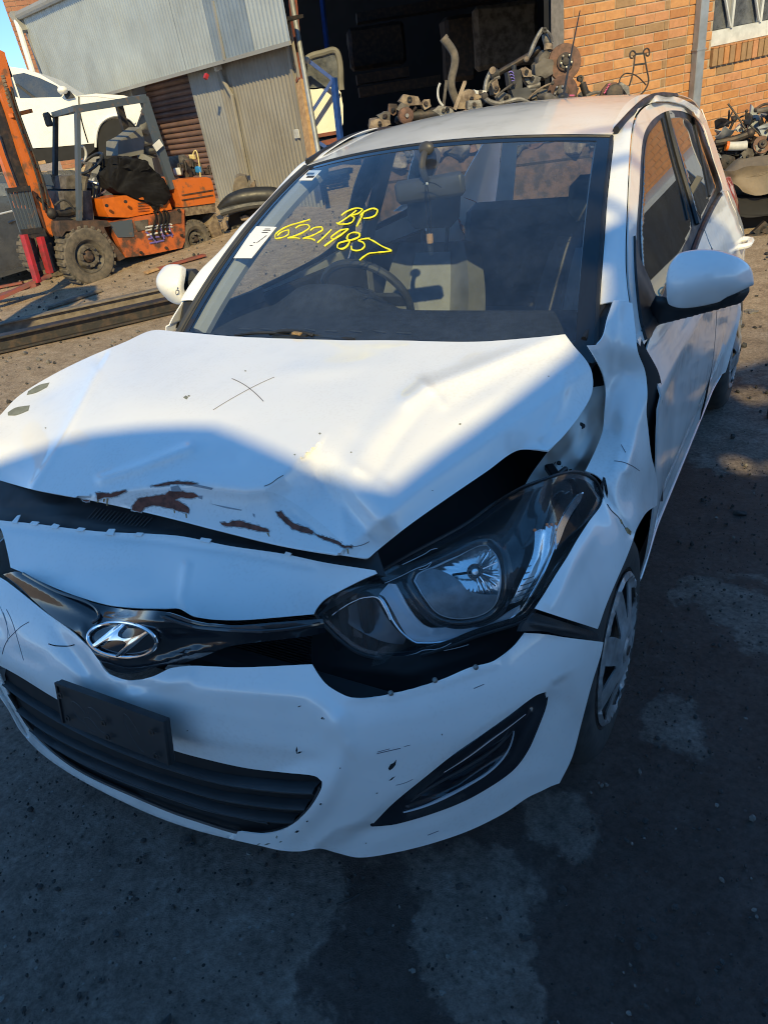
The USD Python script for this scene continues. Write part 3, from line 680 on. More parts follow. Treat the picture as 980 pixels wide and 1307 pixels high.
bump_decal('paint_chip', [K(160, 522), K(168, 508), K(180, 502), K(190, 490), K(186, 510), K(176, 522), K(164, 530)], 'inner_dark'); bump_decal('paint_chip', [K(162, 568), K(175, 556), K(185, 552), K(172, 565)], 'inner_dark')
for u, v, r, e in ((378.5, 958, 1.2, 4), (382, 961, 3.5, .35), (411, 917, 1.6, 1), (413, 918, 1.2, .7), (382, 902, 2.5, .3), (409, 1027, 1.4, 1), (392, 1049, 1.4, .8), (379, 1062, 3, .5), (358, 1075, 2, .5), (341, 1078, 4, .25), (330, 1078, 2.5, .3), (434, 981, .9, 1), (467, 1077, .9, 1), (239, 933, .9, 1), (353, 1069, 1.3, 1.6), (564, 938, .8, 1.5), (481, 1013, 1.3, .5)):
    bump_decal('paint_chip', [(u - r, v + r * .3), (u, v - r * e), (u + r, v - r * .3), (u, v + r * e)], 'inner_dark' if v < 1068 else 'old_filler')
# clips along the torn edge
for u, v in ((500, 886), (556, 869.5), (608, 853)):
    P = EYE + ray(u, v) * front(np.array([[u, v]]))[0]
    body('clip', lathe([(0, .004), (.0035, .004), (.005, .001), (.005, -.004), (0, -.004)], 12, P + np.array([.0, -.003, .005]), (.15, -.55, .8)), 'hub_metal', bumper)
body('clip', bar(at(213, 852.5, y=.075), at(242, 852.5, y=.085), .012, .007, r=.001), 'hub_metal', bumper, label='bent metal clip on the torn edge')

# lower grille with its slats
grille = body('lower_grille', panel([(414, 994), (412, 1010), (398, 1034), (379, 1052), (345, 1066), (292, 1061), (202, 1031), (124, 999), (52, 946), (20, 900), (6, 862), (8, 852), (73, 888), (218, 952), (316, 976)], front, step=7, thick=.004, push=.05), 'inner_dark')
rows = [((8, 872), (40, 895), (120, 940), (218, 978), (310, 1001), (403, 1009)), ((26, 905), (60, 930), (130, 965), (218, 998), (300, 1020), (393, 1030)), ((42, 930), (70, 950), (135, 984), (218, 1015), (290, 1036), (378, 1047)), ((72, 950), (110, 970), (165, 993), (228, 1016), (290, 1035), (345, 1047))]
for rw in rows:
    Lp = line_on(rw, front, lift=-.014, n=26)
    d = np.array([0, -.022, .006]); e = np.array([0, .004, .0085])
    sec = np.stack([Lp - d * .9 + e, Lp + d * .2 + e * .8, Lp + d * .55, Lp + d * .2 - e * .8, Lp - d * .9 - e], 1)
    n, k = sec.shape[:2]; v = sec.reshape(-1, 3); F = []
    for i in range(n - 1):
        for j in range(k):
            a, b = i * k + j, i * k + (j + 1) % k
            F += [(a, b, b + k), (a, b + k, a + k)]
    v, F = face_to(v, np.array(F), EYE); body('slat', trimesh.Trimesh(v, F, process=False), 'grey_plastic', grille, smooth=50)
body('frame_edge', tube(line_on([(12, 886), (20, 899), (34, 922), (88, 974), (172, 1016), (246, 1045), (328, 1065), (362, 1059), (396, 1031), (410, 1004)], front, lift=-.006, n=60), .005, 6), 'black_plastic', grille)

# fog lamp insert
fog_big = np.array(sg.Polygon(smooth_outline(FOG_HOLE, 4)).buffer(2.5).simplify(.3).exterior.coords)[:-1]
fog = body('fog_lamp', panel(fog_big, front, step=4, thick=.004, push=.012, feats=[bump(600, 985, 60, 14, -.016, -.55), ridge([(520, 1035), (590, 1010), (650, 965), (680, 910)], 6, .008)]), 'gloss_black', label='black fog lamp surround with two chrome strips')
body('chrome_strip', tube(line_on([K(365, 536), K(450, 482), K(540, 415), K(600, 372), K(665, 322)], front, lift=.002, n=30), np.interp(np.linspace(0, 1, 30), [0, .5, 1], [.0010, .0022, .0010]), 6), 'chrome', fog)
body('chrome_strip', tube(line_on([K(215, 684), K(290, 662), K(372, 626), K(450, 585), K(530, 535), K(585, 480), K(612, 430), K(622, 385)], front, lift=.0, n=40), np.interp(np.linspace(0, 1, 40), [0, .3, .6, 1], [.0015, .0036, .0026, .0012]), 6), 'satin_metal', fog)
body('inner_vane', tube(line_on([K(240, 640), K(340, 575), K(440, 520), K(560, 440), K(620, 370)], front, lift=-.012, n=30), .004, 6), 'black_plastic', fog)

# number plate holder
pl = [at(72, 869, y=-.022), at(211, 923, y=-.022), at(217, 977, y=-.039), at(80, 926, y=-.046)]
c = np.mean(pl, 0); ex = (pl[1] - pl[0] + pl[2] - pl[3]); L = np.linalg.norm(ex) / 2; ex /= np.linalg.norm(ex); ez = (pl[0] - pl[3] + pl[1] - pl[2]); H = np.linalg.norm(ez) / 2; ez -= ex * (ez @ ex); ez /= np.linalg.norm(ez); ey = np.cross(ez, ex)
pm = rbox(L, .016, H, .003); pm.apply_transform(frame(c + ey * .008, ex, ey, ez))
rim = cat(bar(c + ez * H * .47 - ex * L * .5, c + ez * H * .47 + ex * L * .5, .008, .006, ez), bar(c - ex * L * .49 - ez * H * .45, c - ex * L * .49 + ez * H * .45, .008, .005, ex), bar(c + ex * L * .49 - ez * H * .45, c + ex * L * .49 + ez * H * .45, .008, .005, ex))
plate = body('number_plate_holder', cat(pm, rim), 'black_plastic', label='empty black number plate holder tilted on the bumper')
for a, b in ((-.44, .28), (-.40, -.22), (-.04, .0), (.40, .22), (.41, -.30), (-.02, -.30)):
    body('screw_hole', lathe([(.0035, .0015), (.007, .0015), (.007, -.001), (.0035, -.001)], 14, c + ex * L * a + ez * H * b - ey * .0085, -ey), 'steel_dark', plate)
th = np.linspace(0, 5, 26)
for a, b, s, w in ((-.27, .05, .5, .9), (-.1, .02, .6, 1.0), (.24, .05, .9, 1.0), (-.17, -.15, .35, .8)):
    body('glue_mark', tube([c + ex * (L * a + .024 * w * math.cos(t + s)) + ez * (H * b + .042 * s * math.sin(t)) - ey * .0085 for t in th], .0006, 4), 'grey_plastic', plate)

# --- upper grille, badge and what shows behind them
gr_fn = tps([(8, 738, 'z', .672), (105, 800, 'z', .66), (155, 818, 'y', .048), (230, 815, 'y', .075), (300, 812, 'y', .10), (398, 800, 'y', .19), (415, 795, 'y', .215), (60, 745, 'z', .70), (200, 788, 'y', .06), (160, 860, 'y', .045), (150, 780, 'z', .69)], 1e-4)
upper = body('upper_grille', panel([(4, 733), (24, 730), (61, 748), (98, 763), (137, 774), (171, 779), (211, 781), (252, 794), (300, 798), (345, 795), (384, 792), (412, 790), (416, 808), (380, 814), (320, 821), (290, 826), (260, 838), (235, 846), (205, 850), (180, 858), (160, 860), (135, 852), (118, 832), (104, 812), (70, 790), (40, 764)], gr_fn, step=5, thick=.006,
     feats=[ridge([(20, 735), (100, 775), (128, 790), (200, 795), (300, 806), (410, 798)], 9, .008), ridge([(200, 845), (260, 830), (330, 815)], 5, .006), ridge([(105, 805), (120, 835), (160, 853), (210, 845), (250, 830)], 5, .006)]), 'gloss_black', label='glossy black grille bar')
body('grille_strip', tube(line_on([(30, 732), (70, 754), (122, 776), (127, 786), (118, 795)], gr_fn, lift=.011, n=30), .0035, 6), 'gloss_black', upper)
body('grille_strip', tube(line_on([(205, 786), (260, 802), (330, 806), (408, 796)], gr_fn, lift=.010, n=30), .0035, 6), 'gloss_black', upper)
# badge: an oval ring with a slanted letter
E8 = lambda x, y: (100 + x / 8.167, 780 + y / 8.167)
bp = lambda q, l: EYE + ray(q[..., 0], q[..., 1]) * (gr_fn(q) - l)[:, None]
tt = np.linspace(0, 2 * np.pi, 56, endpoint=False)
rot = .10; ca, sa = math.cos(rot), math.sin(rot)
ellp = lambda rx, ry: np.array([E8(458 + rx * ca * math.cos(a) - ry * sa * math.sin(a), 302 + rx * sa * math.cos(a) + ry * ca * math.sin(a)) for a in tt])
eb = lathe([(0, .006), (1, .006), (1, -.006), (0, -.006)], 8)
badge_back = panel(ellp(352, 172), gr_fn, step=4, thick=.012, push=-.006)
badge = body('badge', badge_back, 'gloss_black', label='oval chrome badge with a slanted letter')
body('badge_ring', tube(bp(ellp(358, 178), .013), .0042, 10, closed=True), 'chrome', badge)
Hout = [(135, 362), (270, 250), (415, 140), (490, 132), (480, 150), (440, 190), (415, 225), (412, 262), (470, 288), (540, 280), (640, 248), (700, 212), (742, 232), (700, 262), (600, 350), (490, 440), (470, 462), (400, 482), (375, 478), (430, 420), (490, 365), (500, 338), (465, 312), (380, 305), (290, 315), (230, 345), (195, 375), (160, 390)]
body('badge_letter', panel([E8(*a) for a in Hout], gr_fn, step=1.6, thick=.010, push=-.016, feats=[ridge([E8(165, 375), E8(300, 275), E8(455, 145)], 2.2, .0025), ridge([E8(400, 475), E8(510, 370), E8(715, 230)], 2.2, .0025)], corner=48), 'chrome', badge)

# radiator pack, beam and dark engine bay seen through the gaps
con_o, con_r = np.array([-.55, .30, .42]), .01
cond = body('radiator', box(-.55, .36, .315, .335, .30, .70), 'condenser')
for k in range(30):
    z = .44 + k * .0085
    body('fin', box(-.54, .35, .306, .316, z, z + .0042), 'condenser', cond)
body('radiator_tank', cat(tube([(.375, .30, .3), (.375, .30, .72)], .022, 10), tube([(.43, .32, .3), (.43, .32, .70)], .016, 10)), 'black_plastic', cond)
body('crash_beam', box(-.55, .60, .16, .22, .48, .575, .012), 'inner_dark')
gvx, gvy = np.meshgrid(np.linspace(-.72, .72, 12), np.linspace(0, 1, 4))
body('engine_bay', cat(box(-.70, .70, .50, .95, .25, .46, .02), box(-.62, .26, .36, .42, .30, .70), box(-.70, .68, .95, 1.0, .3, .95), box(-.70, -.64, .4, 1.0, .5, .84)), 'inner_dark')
slam = tps([(0, 630, 'z', .79), (100, 655, 'z', .78), (200, 668, 'z', .775), (350, 702, 'z', .77), (470, 725, 'z', .77), (20, 655, 'z', .765), (200, 645, 'z', .80), (480, 715, 'z', .78)], 1e-4)
sp_ = body('slam_panel', panel([(-10, 610), (60, 618), (200, 640), (300, 672), (400, 695), (480, 700), (492, 735), (420, 728), (300, 706), (200, 692), (100, 686), (-10, 676)], slam, step=6, thick=.004, feats=[ridge([(0, 648), (100, 664), (250, 690), (450, 722)], 6, .006), bump(60, 645, 30, 6, .008)]), 'black_plastic', label='black plastic panel under the bonnet edge')
for k in range(16):
    u = 112 + k * 4.7
    body('rib', stroke([(u, 662 + k * .75), (u + 12, 648 + k * .85)], slam, .0016, lift=.003, n=4), 'grey_plastic', sp_)
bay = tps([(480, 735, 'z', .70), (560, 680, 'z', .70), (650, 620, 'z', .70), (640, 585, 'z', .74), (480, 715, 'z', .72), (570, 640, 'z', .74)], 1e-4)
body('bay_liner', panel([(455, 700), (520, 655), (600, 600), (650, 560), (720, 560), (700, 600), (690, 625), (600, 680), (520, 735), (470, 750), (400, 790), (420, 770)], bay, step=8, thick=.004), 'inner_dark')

# white inner apron beside the bonnet edge
ap_fn = tps([(768, 540, 'x', .70), (770, 500, 'x', .70), (745, 600, 'x', .70), (700, 615, 'z', .76), (690, 600, 'z', .76), (660, 640, 'z', .74), (720, 570, 'z', .80), (740, 540, 'z', .84), (750, 470, 'z', .90), (740, 585, 'z', .78)], 1e-4)
apron = body('inner_wing', panel([(665, 640), (672, 615), (700, 575), (720, 550), (745, 515), (752, 495), (780, 490), (776, 530), (768, 575), (750, 612), (720, 622), (690, 640)], ap_fn, step=4, thick=.004, feats=[ridge([(762, 545), (745, 580), (730, 605)], 5, .008), ridge([(690, 560), (700, 590), (685, 625)], 7, -.006), ridge([(705, 600), (735, 560), (755, 520)], 4, .004)]), 'inner_paint', label='white inner wing showing beside the bonnet')
for u, v in ((741, 543), (727, 600), (713, 592)):
    P = EYE + ray(u, v) * ap_fn(np.array([[u, v]]))[0]
    body('bolt', lathe([(0, .006), (.005, .006), (.006, 0), (.011, -.001), (0, -.002)], 10, P, (.2, -.4, .9)), 'steel_dark', apron)
body('upper_cover', panel([(750, 447), (771, 470), (780, 500), (774, 535), (765, 538), (752, 520), (758, 500), (758, 478), (748, 462)], ap_fn, step=4, thick=.004, lift=-.012), 'inner_dark')
body('bracket', cat(bar(at(700, 595, z=.775), at(712, 612, z=.77), .022, .016, r=.003), bar(at(712, 608, z=.785), at(722, 600, z=.78), .012, .02, r=.003)), 'black_plastic')

# --- headlight
hl_fn = tps([(402, 782, 'z', .685), (431, 755, 'z', .722), (477, 734, 'z', .74), (555, 691, 'z', .765), (632, 642, 'z', .785), (710, 608, 'x', .735), (757, 612, 'x', .765), (768, 639, 'x', .785), (730, 706, 'x', .775), (690, 768, 'x', .755), (640, 801, 'z', .62), (578, 823, 'z', .60), (489, 840, 'z', .60), (435, 817, 'z', .635), (590, 740, 'd', dd(.60, .37, .70)), (660, 700, 'd', dd(.69, .44, .735))], 2e-5)
HL = [(402, 782), (411.6, 770.6), (431, 755), (477.5, 734), (516, 712), (555, 691), (594, 670), (632.6, 642.6), (671, 621), (710, 608), (733.5, 603), (757, 611.6), (766, 627), (768, 639), (749, 674), (729.6, 705), (710, 736), (687, 770.6), (671, 790), (640, 801.6), (609, 811), (578, 823), (547, 832.6), (516, 839.6), (489, 840), (458, 832.6), (435, 817), (415.5, 798)]
hb = sg.Polygon(smooth_outline(HL, 4)); grow = lambda d: np.array(hb.buffer(d).simplify(.4).exterior.coords)[:-1]
lamp = body('headlight', panel(grow(1), hl_fn, step=6, thick=.004, push=.075), 'gloss_black', label='swept-back headlight knocked loose from its mount')
def lampbit(name, out, m, lift, thick=.003, step=4, feats=(), corner=42, smooth=35):
    return body(name, panel(out, hl_fn, step=step, thick=thick, feats=feats, push=-lift, corner=corner), m, lamp, smooth=smooth)
rimp = sg.Polygon(smooth_outline(HL, 4)); ring_in = list(np.array(rimp.buffer(-7).simplify(.4).exterior.coords)[:-1])
body('lamp_housing', panel(grow(1.5), hl_fn, [ring_in], step=4, thick=.003, push=.004), 'gloss_black', lamp)
body('seal', tube(line_on(list(grow(1)) + [grow(1)[0]], hl_fn, lift=.001, n=160), .0035, 6), 'black_plastic', lamp)
W = lambda x, y: (400 + x / 2.579, 600 + y / 2.579)
V = lambda x, y: (400 + x / 4.9, 680 + y / 4.9)
Y = lambda x, y: (560 + x / 4.4545, 590 + y / 4.4545)
# satin blade that runs under the main beam and up the outer edge
blade = [V(470, 318), V(515, 322), V(545, 375), V(590, 460), V(650, 540), V(715, 590), V(790, 597), V(880, 582), W(560, 516), W(640, 470), W(680, 448), W(676, 468), W(650, 490), W(560, 528), W(470, 552), V(800, 683), V(720, 690), V(650, 690), V(600, 665), V(560, 610), V(500, 500), V(440, 400), V(410, 385)]
lampbit('satin_blade', blade, 'satin_metal', -.022, .004, 3.5, [ridge([V(600, 668), V(700, 692), W(470, 556), W(650, 492)], 5, .004), ridge([V(490, 340), V(560, 450), V(650, 560), V(720, 600)], 4, -.003)])
body('chrome_edge', tube(line_on([V(405, 400), V(430, 420), V(500, 555), V(585, 655), V(650, 690), V(720, 692), V(810, 683), W(470, 553), W(560, 528), W(640, 495), W(680, 465), W(720, 405), W(760, 330), W(790, 255), W(808, 200), W(830, 140), W(858, 100), W(885, 76)], hl_fn, lift=-.014, n=120), np.interp(np.linspace(0, 1, 120), [0, .45, .62, .9, 1], [.0022, .0022, .0022, .0042, .003]), 7), 'chrome', lamp)
lampbit('chrome_blade', [W(800, 205), W(818, 160), W(845, 115), W(872, 80), W(886, 76), W(880, 98), W(852, 140), W(832, 178), W(815, 222), W(800, 260)], 'chrome', -.012, .003, 2.5)
body('chrome_edge', tube(line_on([V(118, 516), V(180, 470), V(250, 430), V(320, 405), V(375, 400), V(410, 412), V(440, 455), V(480, 545)], hl_fn, lift=-.012, n=40), np.interp(np.linspace(0, 1, 40), [0, .6, .8, 1], [.0012, .0018, .004, .002]), 7), 'chrome', lamp)
# inner side lamp
lampbit('side_lamp', [V(172, 492), V(240, 450), V(320, 412), V(370, 412), V(405, 440), V(450, 520), V(520, 610), V(580, 660), V(560, 700), V(470, 690), V(380, 660), V(300, 620), V(220, 570)], 'lamp_grey', -.045, .003, 4, [bump(*V(350, 520), 18, 18, -.012)])
# main beam: bowl, projector glass and rim
mb = np.array([W(332, 365), W(345, 342), W(400, 318), W(470, 285), W(540, 250), W(572, 246), W(598, 275), W(614, 330), W(612, 400), W(590, 450), W(545, 478), W(470, 488), W(410, 470), W(370, 425)])
mbp = sg.Polygon(smooth_outline(mb, 3)); cmb = np.array(mbp.centroid.coords[0])
body('bezel', panel(np.array(mbp.buffer(16).simplify(.4).exterior.coords)[:-1], hl_fn, [mb], step=3, thick=.003, push=.028, feats=[lambda q: .012 * np.exp(-(shapely.distance(mbp, shapely.points(q)) - 8) ** 2 / 40)]), 'gloss_black', lamp)
lampbit('reflector_bowl', np.array(mbp.buffer(1).simplify(.3).exterior.coords)[:-1], 'reflector', -.042, .002, 2, [bump(*W(500, 350), 34, 26, -.02, -.5), lambda q: .0008 * np.abs(np.sin(14.5 * np.arctan2(q[:, 1] - W(532, 335)[1], q[:, 0] - W(532, 335)[0]))) * np.clip(np.hypot(q[:, 0] - W(532, 335)[0], q[:, 1] - W(532, 335)[1]) / 25, 0, 1)])
body('bezel_rim', tube(line_on(list(smooth_outline(mb, 3)) + [smooth_outline(mb, 3)[0]], hl_fn, lift=-.020, n=90), .002, 6), 'satin_metal', lamp)
for k in range(11):
    a = -1.35 + k * .26
    p0, p1 = np.array(W(530, 335)) + 9 * np.array([math.cos(a), math.sin(a)]), np.array(W(530, 335)) + 40 * np.array([math.cos(a) * .75, math.sin(a)])
    if mbp.contains(sg.Point(p1)) and mbp.contains(sg.Point(p0)):
        body('facet_rib', tube(line_on([p0, p1], hl_fn, lift=-.030, n=8), .0016, 5), 'lamp_grey' if k % 2 else 'chrome', lamp)
bc = W(532, 335); Pb = EYE + ray(*bc) * (hl_fn(np.array([bc]))[0] + .030)
axis = -(Pb - EYE) / np.linalg.norm(Pb - EYE)
body('bulb', cat(lathe([(0, .022), (.006, .020), (.008, .012), (.008, -.01), (.013, -.012), (.013, -.02), (0, -.02)], 16, Pb, axis)), 'reflector', lamp)
body('bulb_shield', cat(lathe([(.013, .004), (.0165, .004), (.0165, -.022), (.013, -.022)], 18, Pb, axis), bar(Pb, Pb + np.array([-.05, .0, -.018]), .004)), 'gloss_black', lamp)
lampbit('projector_glass', [W(332, 365), W(345, 345), W(380, 325), W(430, 335), W(480, 365), W(510, 398), W(560, 410), W(606, 412), W(590, 450), W(545, 478), W(470, 488), W(410, 470), W(370, 425)], 'frosted_lens', -.021, .002, 3, [bump(*W(440, 420), 28, 20, .012, .3)])
# indicator reflector with its stacked facets
ind = [Y(400, 808), Y(430, 760), Y(462, 690), Y(500, 610), Y(535, 520), Y(545, 440), Y(545, 395), Y(580, 380), Y(605, 385), Y(610, 360), Y(678, 352), Y(690, 372), Y(672, 440), Y(655, 500), Y(620, 590), Y(575, 680), Y(530, 740), Y(470, 785)]
lampbit('indicator_reflector', ind, 'reflector', -.034, .003, 3, [ridge([Y(420, 790), Y(510, 660), Y(560, 540), Y(580, 400)], 4, .004), ridge([Y(470, 770), Y(570, 640), Y(620, 520), Y(645, 380)], 4, .004)])
for k in range(11):
    f = k / 10
    a = np.array(Y(*(np.array([410, 800]) * (1 - f) + np.array([545, 420]) * f + np.array([30, 40]) * 4 * f * (1 - f) * .5))); b = np.array(Y(*(np.array([520, 745]) * (1 - f) + np.array([680, 400]) * f + np.array([40, 30]) * 4 * f * (1 - f) * .4)))
    body('facet_line', stroke([a, (a + b) / 2 + [0, 1.5], b], hl_fn, .0010, lift=-.027, n=8), 'gloss_black', lamp)
for f in (.33, .64):
    body('facet_line', stroke([Y(435 + 70 * f, 790), Y(520 + 80 * f, 660), Y(560 + 80 * f, 520), Y(590 + 70 * f, 395)], hl_fn, .0012, lift=-.026, n=20), 'gloss_black', lamp)
for x, y in ((545, 386), (615, 354), (640, 354), (668, 350)):
    P = EYE + ray(*Y(x, y)) * (hl_fn(np.array([Y(x, y)]))[0] + .026); body('indicator_bulb', trimesh.creation.icosphere(1, .0035).apply_translation(P), 'amber_lens', lamp)
lampbit('lamp_lens', HL, 'lamp_lens', 0.0, .003, 5)
# broken lens shard and torn lip below
shard = [V(365, 838), V(372, 800), V(400, 740), V(455, 705), V(520, 694), V(535, 702), V(490, 770), V(430, 820)]
body('lens_shard', panel(shard, hl_fn, step=4, thick=.002, push=-.012, feats=[bump(*V(450, 760), 14, 10, .004)]), 'lamp_lens', lamp, label='broken shard of clear lens hanging below the lamp')
for pts in ([V(445, 316), V(560, 265), V(640, 225), V(700, 205), V(740, 180), V(715, 215), V(660, 232)], [V(815, 738), V(900, 720), V(970, 700)], [V(550, 775), V(640, 755), V(690, 735), V(760, 730), V(860, 690)], [V(555, 200), V(640, 160), V(700, 130), V(740, 105), V(775, 98)]):
    body('crack', stroke(pts, hl_fn, .0007, lift=.001, n=24), 'satin_metal', lamp)
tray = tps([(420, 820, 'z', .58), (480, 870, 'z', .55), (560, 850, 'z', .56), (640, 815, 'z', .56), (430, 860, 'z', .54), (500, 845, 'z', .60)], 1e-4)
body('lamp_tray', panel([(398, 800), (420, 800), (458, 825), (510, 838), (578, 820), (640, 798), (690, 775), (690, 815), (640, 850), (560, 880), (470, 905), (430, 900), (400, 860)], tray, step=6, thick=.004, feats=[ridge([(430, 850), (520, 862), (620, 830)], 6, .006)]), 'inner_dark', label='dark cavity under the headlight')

# --- left front wing
f_ctrl = [(683, 777, 'x', .765), (735, 794, 'x', .822), (763, 803, 'x', .842), (774, 772, 'x', .846), (798, 714, 'x', .85), (823, 656, 'x', .852), (838, 646, 'x', .850), (839, 606, 'x', .846), (831, 560, 'x', .838), (826, 500, 'x', .822), (814, 448, 'x', .795), (807, 387, 'x', .758), (783, 384, 'x', .728), (762, 440, 'x', .722), (754, 447, 'x', .715), (770, 490, 'x', .728), (769, 551, 'x', .738), (748, 601, 'x', .742), (766, 640, 'x', .785), (724, 712, 'x', .785), (795, 470, 'x', .762), (796, 540, 'x', .785), (795, 600, 'x', .812), (770, 720, 'x', .825), (720, 760, 'x', .80)]
wing_fn = tps(f_ctrl, 1e-5)
wing_out = [(783, 383), (795, 383.5), (807, 387), (811, 423), (814, 448.6), (823, 473), (826, 500), (825, 526), (827, 546), (831, 580), (837, 606), (839, 623), (838.5, 645), (830, 650), (823, 656.5), (812, 676), (807, 692), (798.5, 714), (785, 745), (773.7, 772), (765, 797), (762.6, 803), (735, 794), (710, 786), (683, 777), (696.5, 756), (710, 733.7), (724, 711.6), (738, 687), (751.6, 666), (768, 643), (770, 628), (769, 615), (760, 606), (747, 601), (760, 574), (768.6, 551), (771, 528.6), (773, 500), (770, 480), (763, 463), (754, 447), (750, 440.6), (761.4, 440), (770, 428.6), (775.7, 405.7)]
wing_feats = [ridge([(826, 505), (812, 545), (800, 600)], 6, .006), ridge([(780, 500), (785, 560), (775, 600)], 9, -.003), bump(775, 460, 10, 26, -.004), bump(800, 480, 10, 40, .002), ridge([(770, 628), (783, 650), (803, 682)], 5, -.008), bump(788, 625, 10, 22, .004), bump(790, 545, 14, 12, -.003),
              ridge([(755, 680), (725, 735), (705, 772)], 10, .004), ridge([(790, 390), (786, 430), (782, 470)], 5, .004), bump(812, 650, 10, 26, .005)]
wing = body('front_wing', panel(wing_out, wing_fn, step=3.5, thick=.003, feats=wing_feats), label='creased white front wing with a torn rusty split')
D8 = lambda x, y: (620 + x / 4.083, 500 + y / 4.083)
body('split', panel([D8(598, 490), D8(612, 442), D8(622, 450), D8(635, 520), D8(632, 555), D8(622, 525), D8(612, 475), D8(606, 500)], wing_fn, step=2, thick=.0006, lift=.0012, feats=wing_feats, corner=20), 'inner_dark', wing)
body('split', stroke([D8(632, 585), D8(650, 615), D8(690, 655), D8(712, 690), D8(728, 715)], wing_fn, .0013, wing_feats, n=24), 'inner_dark', wing)
body('rust_chip', panel([D8(724, 712), D8(736, 706), D8(758, 728), D8(756, 748), D8(738, 738)], wing_fn, step=2, thick=.0006, lift=.0014, feats=wing_feats, corner=20), 'rust_stain', wing)
body('rust_chip', panel([D8(697, 668), D8(706, 664), D8(716, 690), D8(708, 690)], wing_fn, step=2, thick=.0006, lift=.0014, feats=wing_feats, corner=20), 'rust_stain', wing)
body('scratch', stroke([D8(668, 360), D8(710, 365), D8(760, 385), D8(800, 412)], wing_fn, .0008, wing_feats, n=20), 'pen_ink', wing)
body('scratch', stroke([D8(705, 275), D8(716, 295), D8(728, 315)], wing_fn, .0007, wing_feats, n=10), 'pen_ink', wing)
body('wing_bracket', panel([(683, 782), (735, 799), (763, 808), (766, 818), (720, 812), (694, 806), (664, 806), (668, 796)], wing_fn, step=4, thick=.01, push=.03, feats=[ridge([(680, 795), (750, 812)], 4, .006)]), 'black_plastic', label='black bumper bracket left bare under the wing')
for k in range(9):
    f = k / 8; a = (690 + 62 * f, 790 + 17 * f)
    body('bracket_rib', stroke([a, (a[0] + 2, a[1] + 10)], wing_fn, .0016, lift=-.026, n=4), 'grey_plastic', CAR)
# dark door gap and hinge pillar behind it
gap = body('hinge_pillar', panel([(806, 400), (822, 440), (842, 480), (846, 530), (846, 600), (846, 640), (830, 640), (826, 560), (820, 500), (806, 450)], tps(f_ctrl, 1e-4), step=4, thick=.004, lift=-.05), 'inner_dark')
body('hinge', cat(bar(at(829, 478, x=.79), at(836, 484, x=.79), .03, .05, r=.004), bar(at(828, 500, x=.785), at(836, 508, x=.785), .03, .04, r=.004)), 'grey_plastic')
# right front wing (mostly out of sight): plain undamaged copy of the shape
Yr, Zr = np.meshgrid(np.linspace(.42, 1.2, 24), np.linspace(.40, .985, 16))
top = np.interp(Yr, [.42, .8, 1.2], [.86, .94, .985]); Zt = .40 + (Zr - .40) / .585 * (top - .40)
Xr = -(side_x(np.maximum(Yr, .95), np.minimum(Zt, .985)) - np.interp(Yr, [.42, .6, .8], [.05, .012, 0]) - np.interp(top - Zt, [0, .03, .1], [.075, .03, 0]))
gv, gf = grid_mesh(np.stack([Xr, Yr, Zt], -1))
arch_d = np.hypot(gv[:, 1] - .815, gv[:, 2] - .30); keep = (arch_d[gf] > .345).all(1)
gv, gf = face_to(gv, gf[keep], (-4, .8, 1.2)); used = np.unique(gf); rm = np.zeros(len(gv), int); rm[used] = np.arange(len(used))
body('front_wing', solid(gv[used], rm[gf], .003), label='undamaged white front wing on the far side')
# --- glasshouse: windscreen, roof, pillars
def ws_pt(s, t):
    """Point of the windscreen: s across from -1 (far side) to 1, t from base to top."""
    s = np.asarray(s, float); t = np.asarray(t, float)
    B = np.stack([.685 * s, 1.03 + .075 * s**2, .985 + 0 * s], -1)
    T = np.stack([.547 * s, 1.70 + .087 * s**2, 1.447 - .038 * s**2], -1)
    P = B * (1 - t[..., None]) + T * t[..., None]
    return P + (4 * t * (1 - t))[..., None] * np.array([0, -.022, .030])
def ws_grid(s0, s1, t0, t1, ns, nt, off=0.0):
    S, T = np.meshgrid(np.linspace(s0, s1, ns), np.linspace(t0, t1, nt))
    P = ws_pt(S, T) + off * np.array([0, -.56, .83])
    return face_to(*grid_mesh(P), (0, -3, 3))
v, f = ws_grid(-1, 1, -.06, 1, 36, 18)
screen = body('windscreen', trimesh.Trimesh(v, f, process=False), 'windscreen_glass', smooth=True, label='dusty windscreen with yellow marker writing')
def border(s0, s1, t0, t1, ns, nt):
    v, f = ws_grid(s0, s1, t0, t1, ns, nt, .0015); return solid(v, f, .002)
body('black_border', border(-1, -.952, -.06, 1, 3, 20), 'gloss_black', screen)
body('black_border', border(.93, 1, -.06, 1, 3, 20), 'gloss_black', screen)
body('black_border', border(-.951, .929, .965, 1, 30, 3), 'gloss_black', screen)
body('black_border', border(-.951, .929, -.06, .01, 30, 3), 'gloss_black', screen)
S = np.linspace(-1, 1, 40)
body('screen_moulding', tube(ws_pt(-1.022 + 0 * np.linspace(-.06, 1, 20), np.linspace(-.06, 1, 20)), .013, 7), 'grey_plastic')
body('screen_seal', tube(np.vstack([ws_pt(-1 + 0 * np.linspace(-.06, 1, 20), np.linspace(-.06, 1, 20)), ws_pt(S, 1 + 0 * S), ws_pt(1 + 0 * np.linspace(1, -.06, 20), np.linspace(1, -.06, 20))]), .006, 6), 'black_plastic')
ws_q = []
Ss, Tt = np.meshgrid(np.linspace(-1, 1, 15), np.linspace(-.05, 1, 9)); wp = ws_pt(Ss, Tt).reshape(-1, 3); wq, wz = proj(wp)
_wf = RBFInterpolator(wq / 300, 1 / wz, kernel='thin_plate_spline', degree=1)
ws_fn = lambda q: 1 / _wf(np.asarray(q, float) / 300)
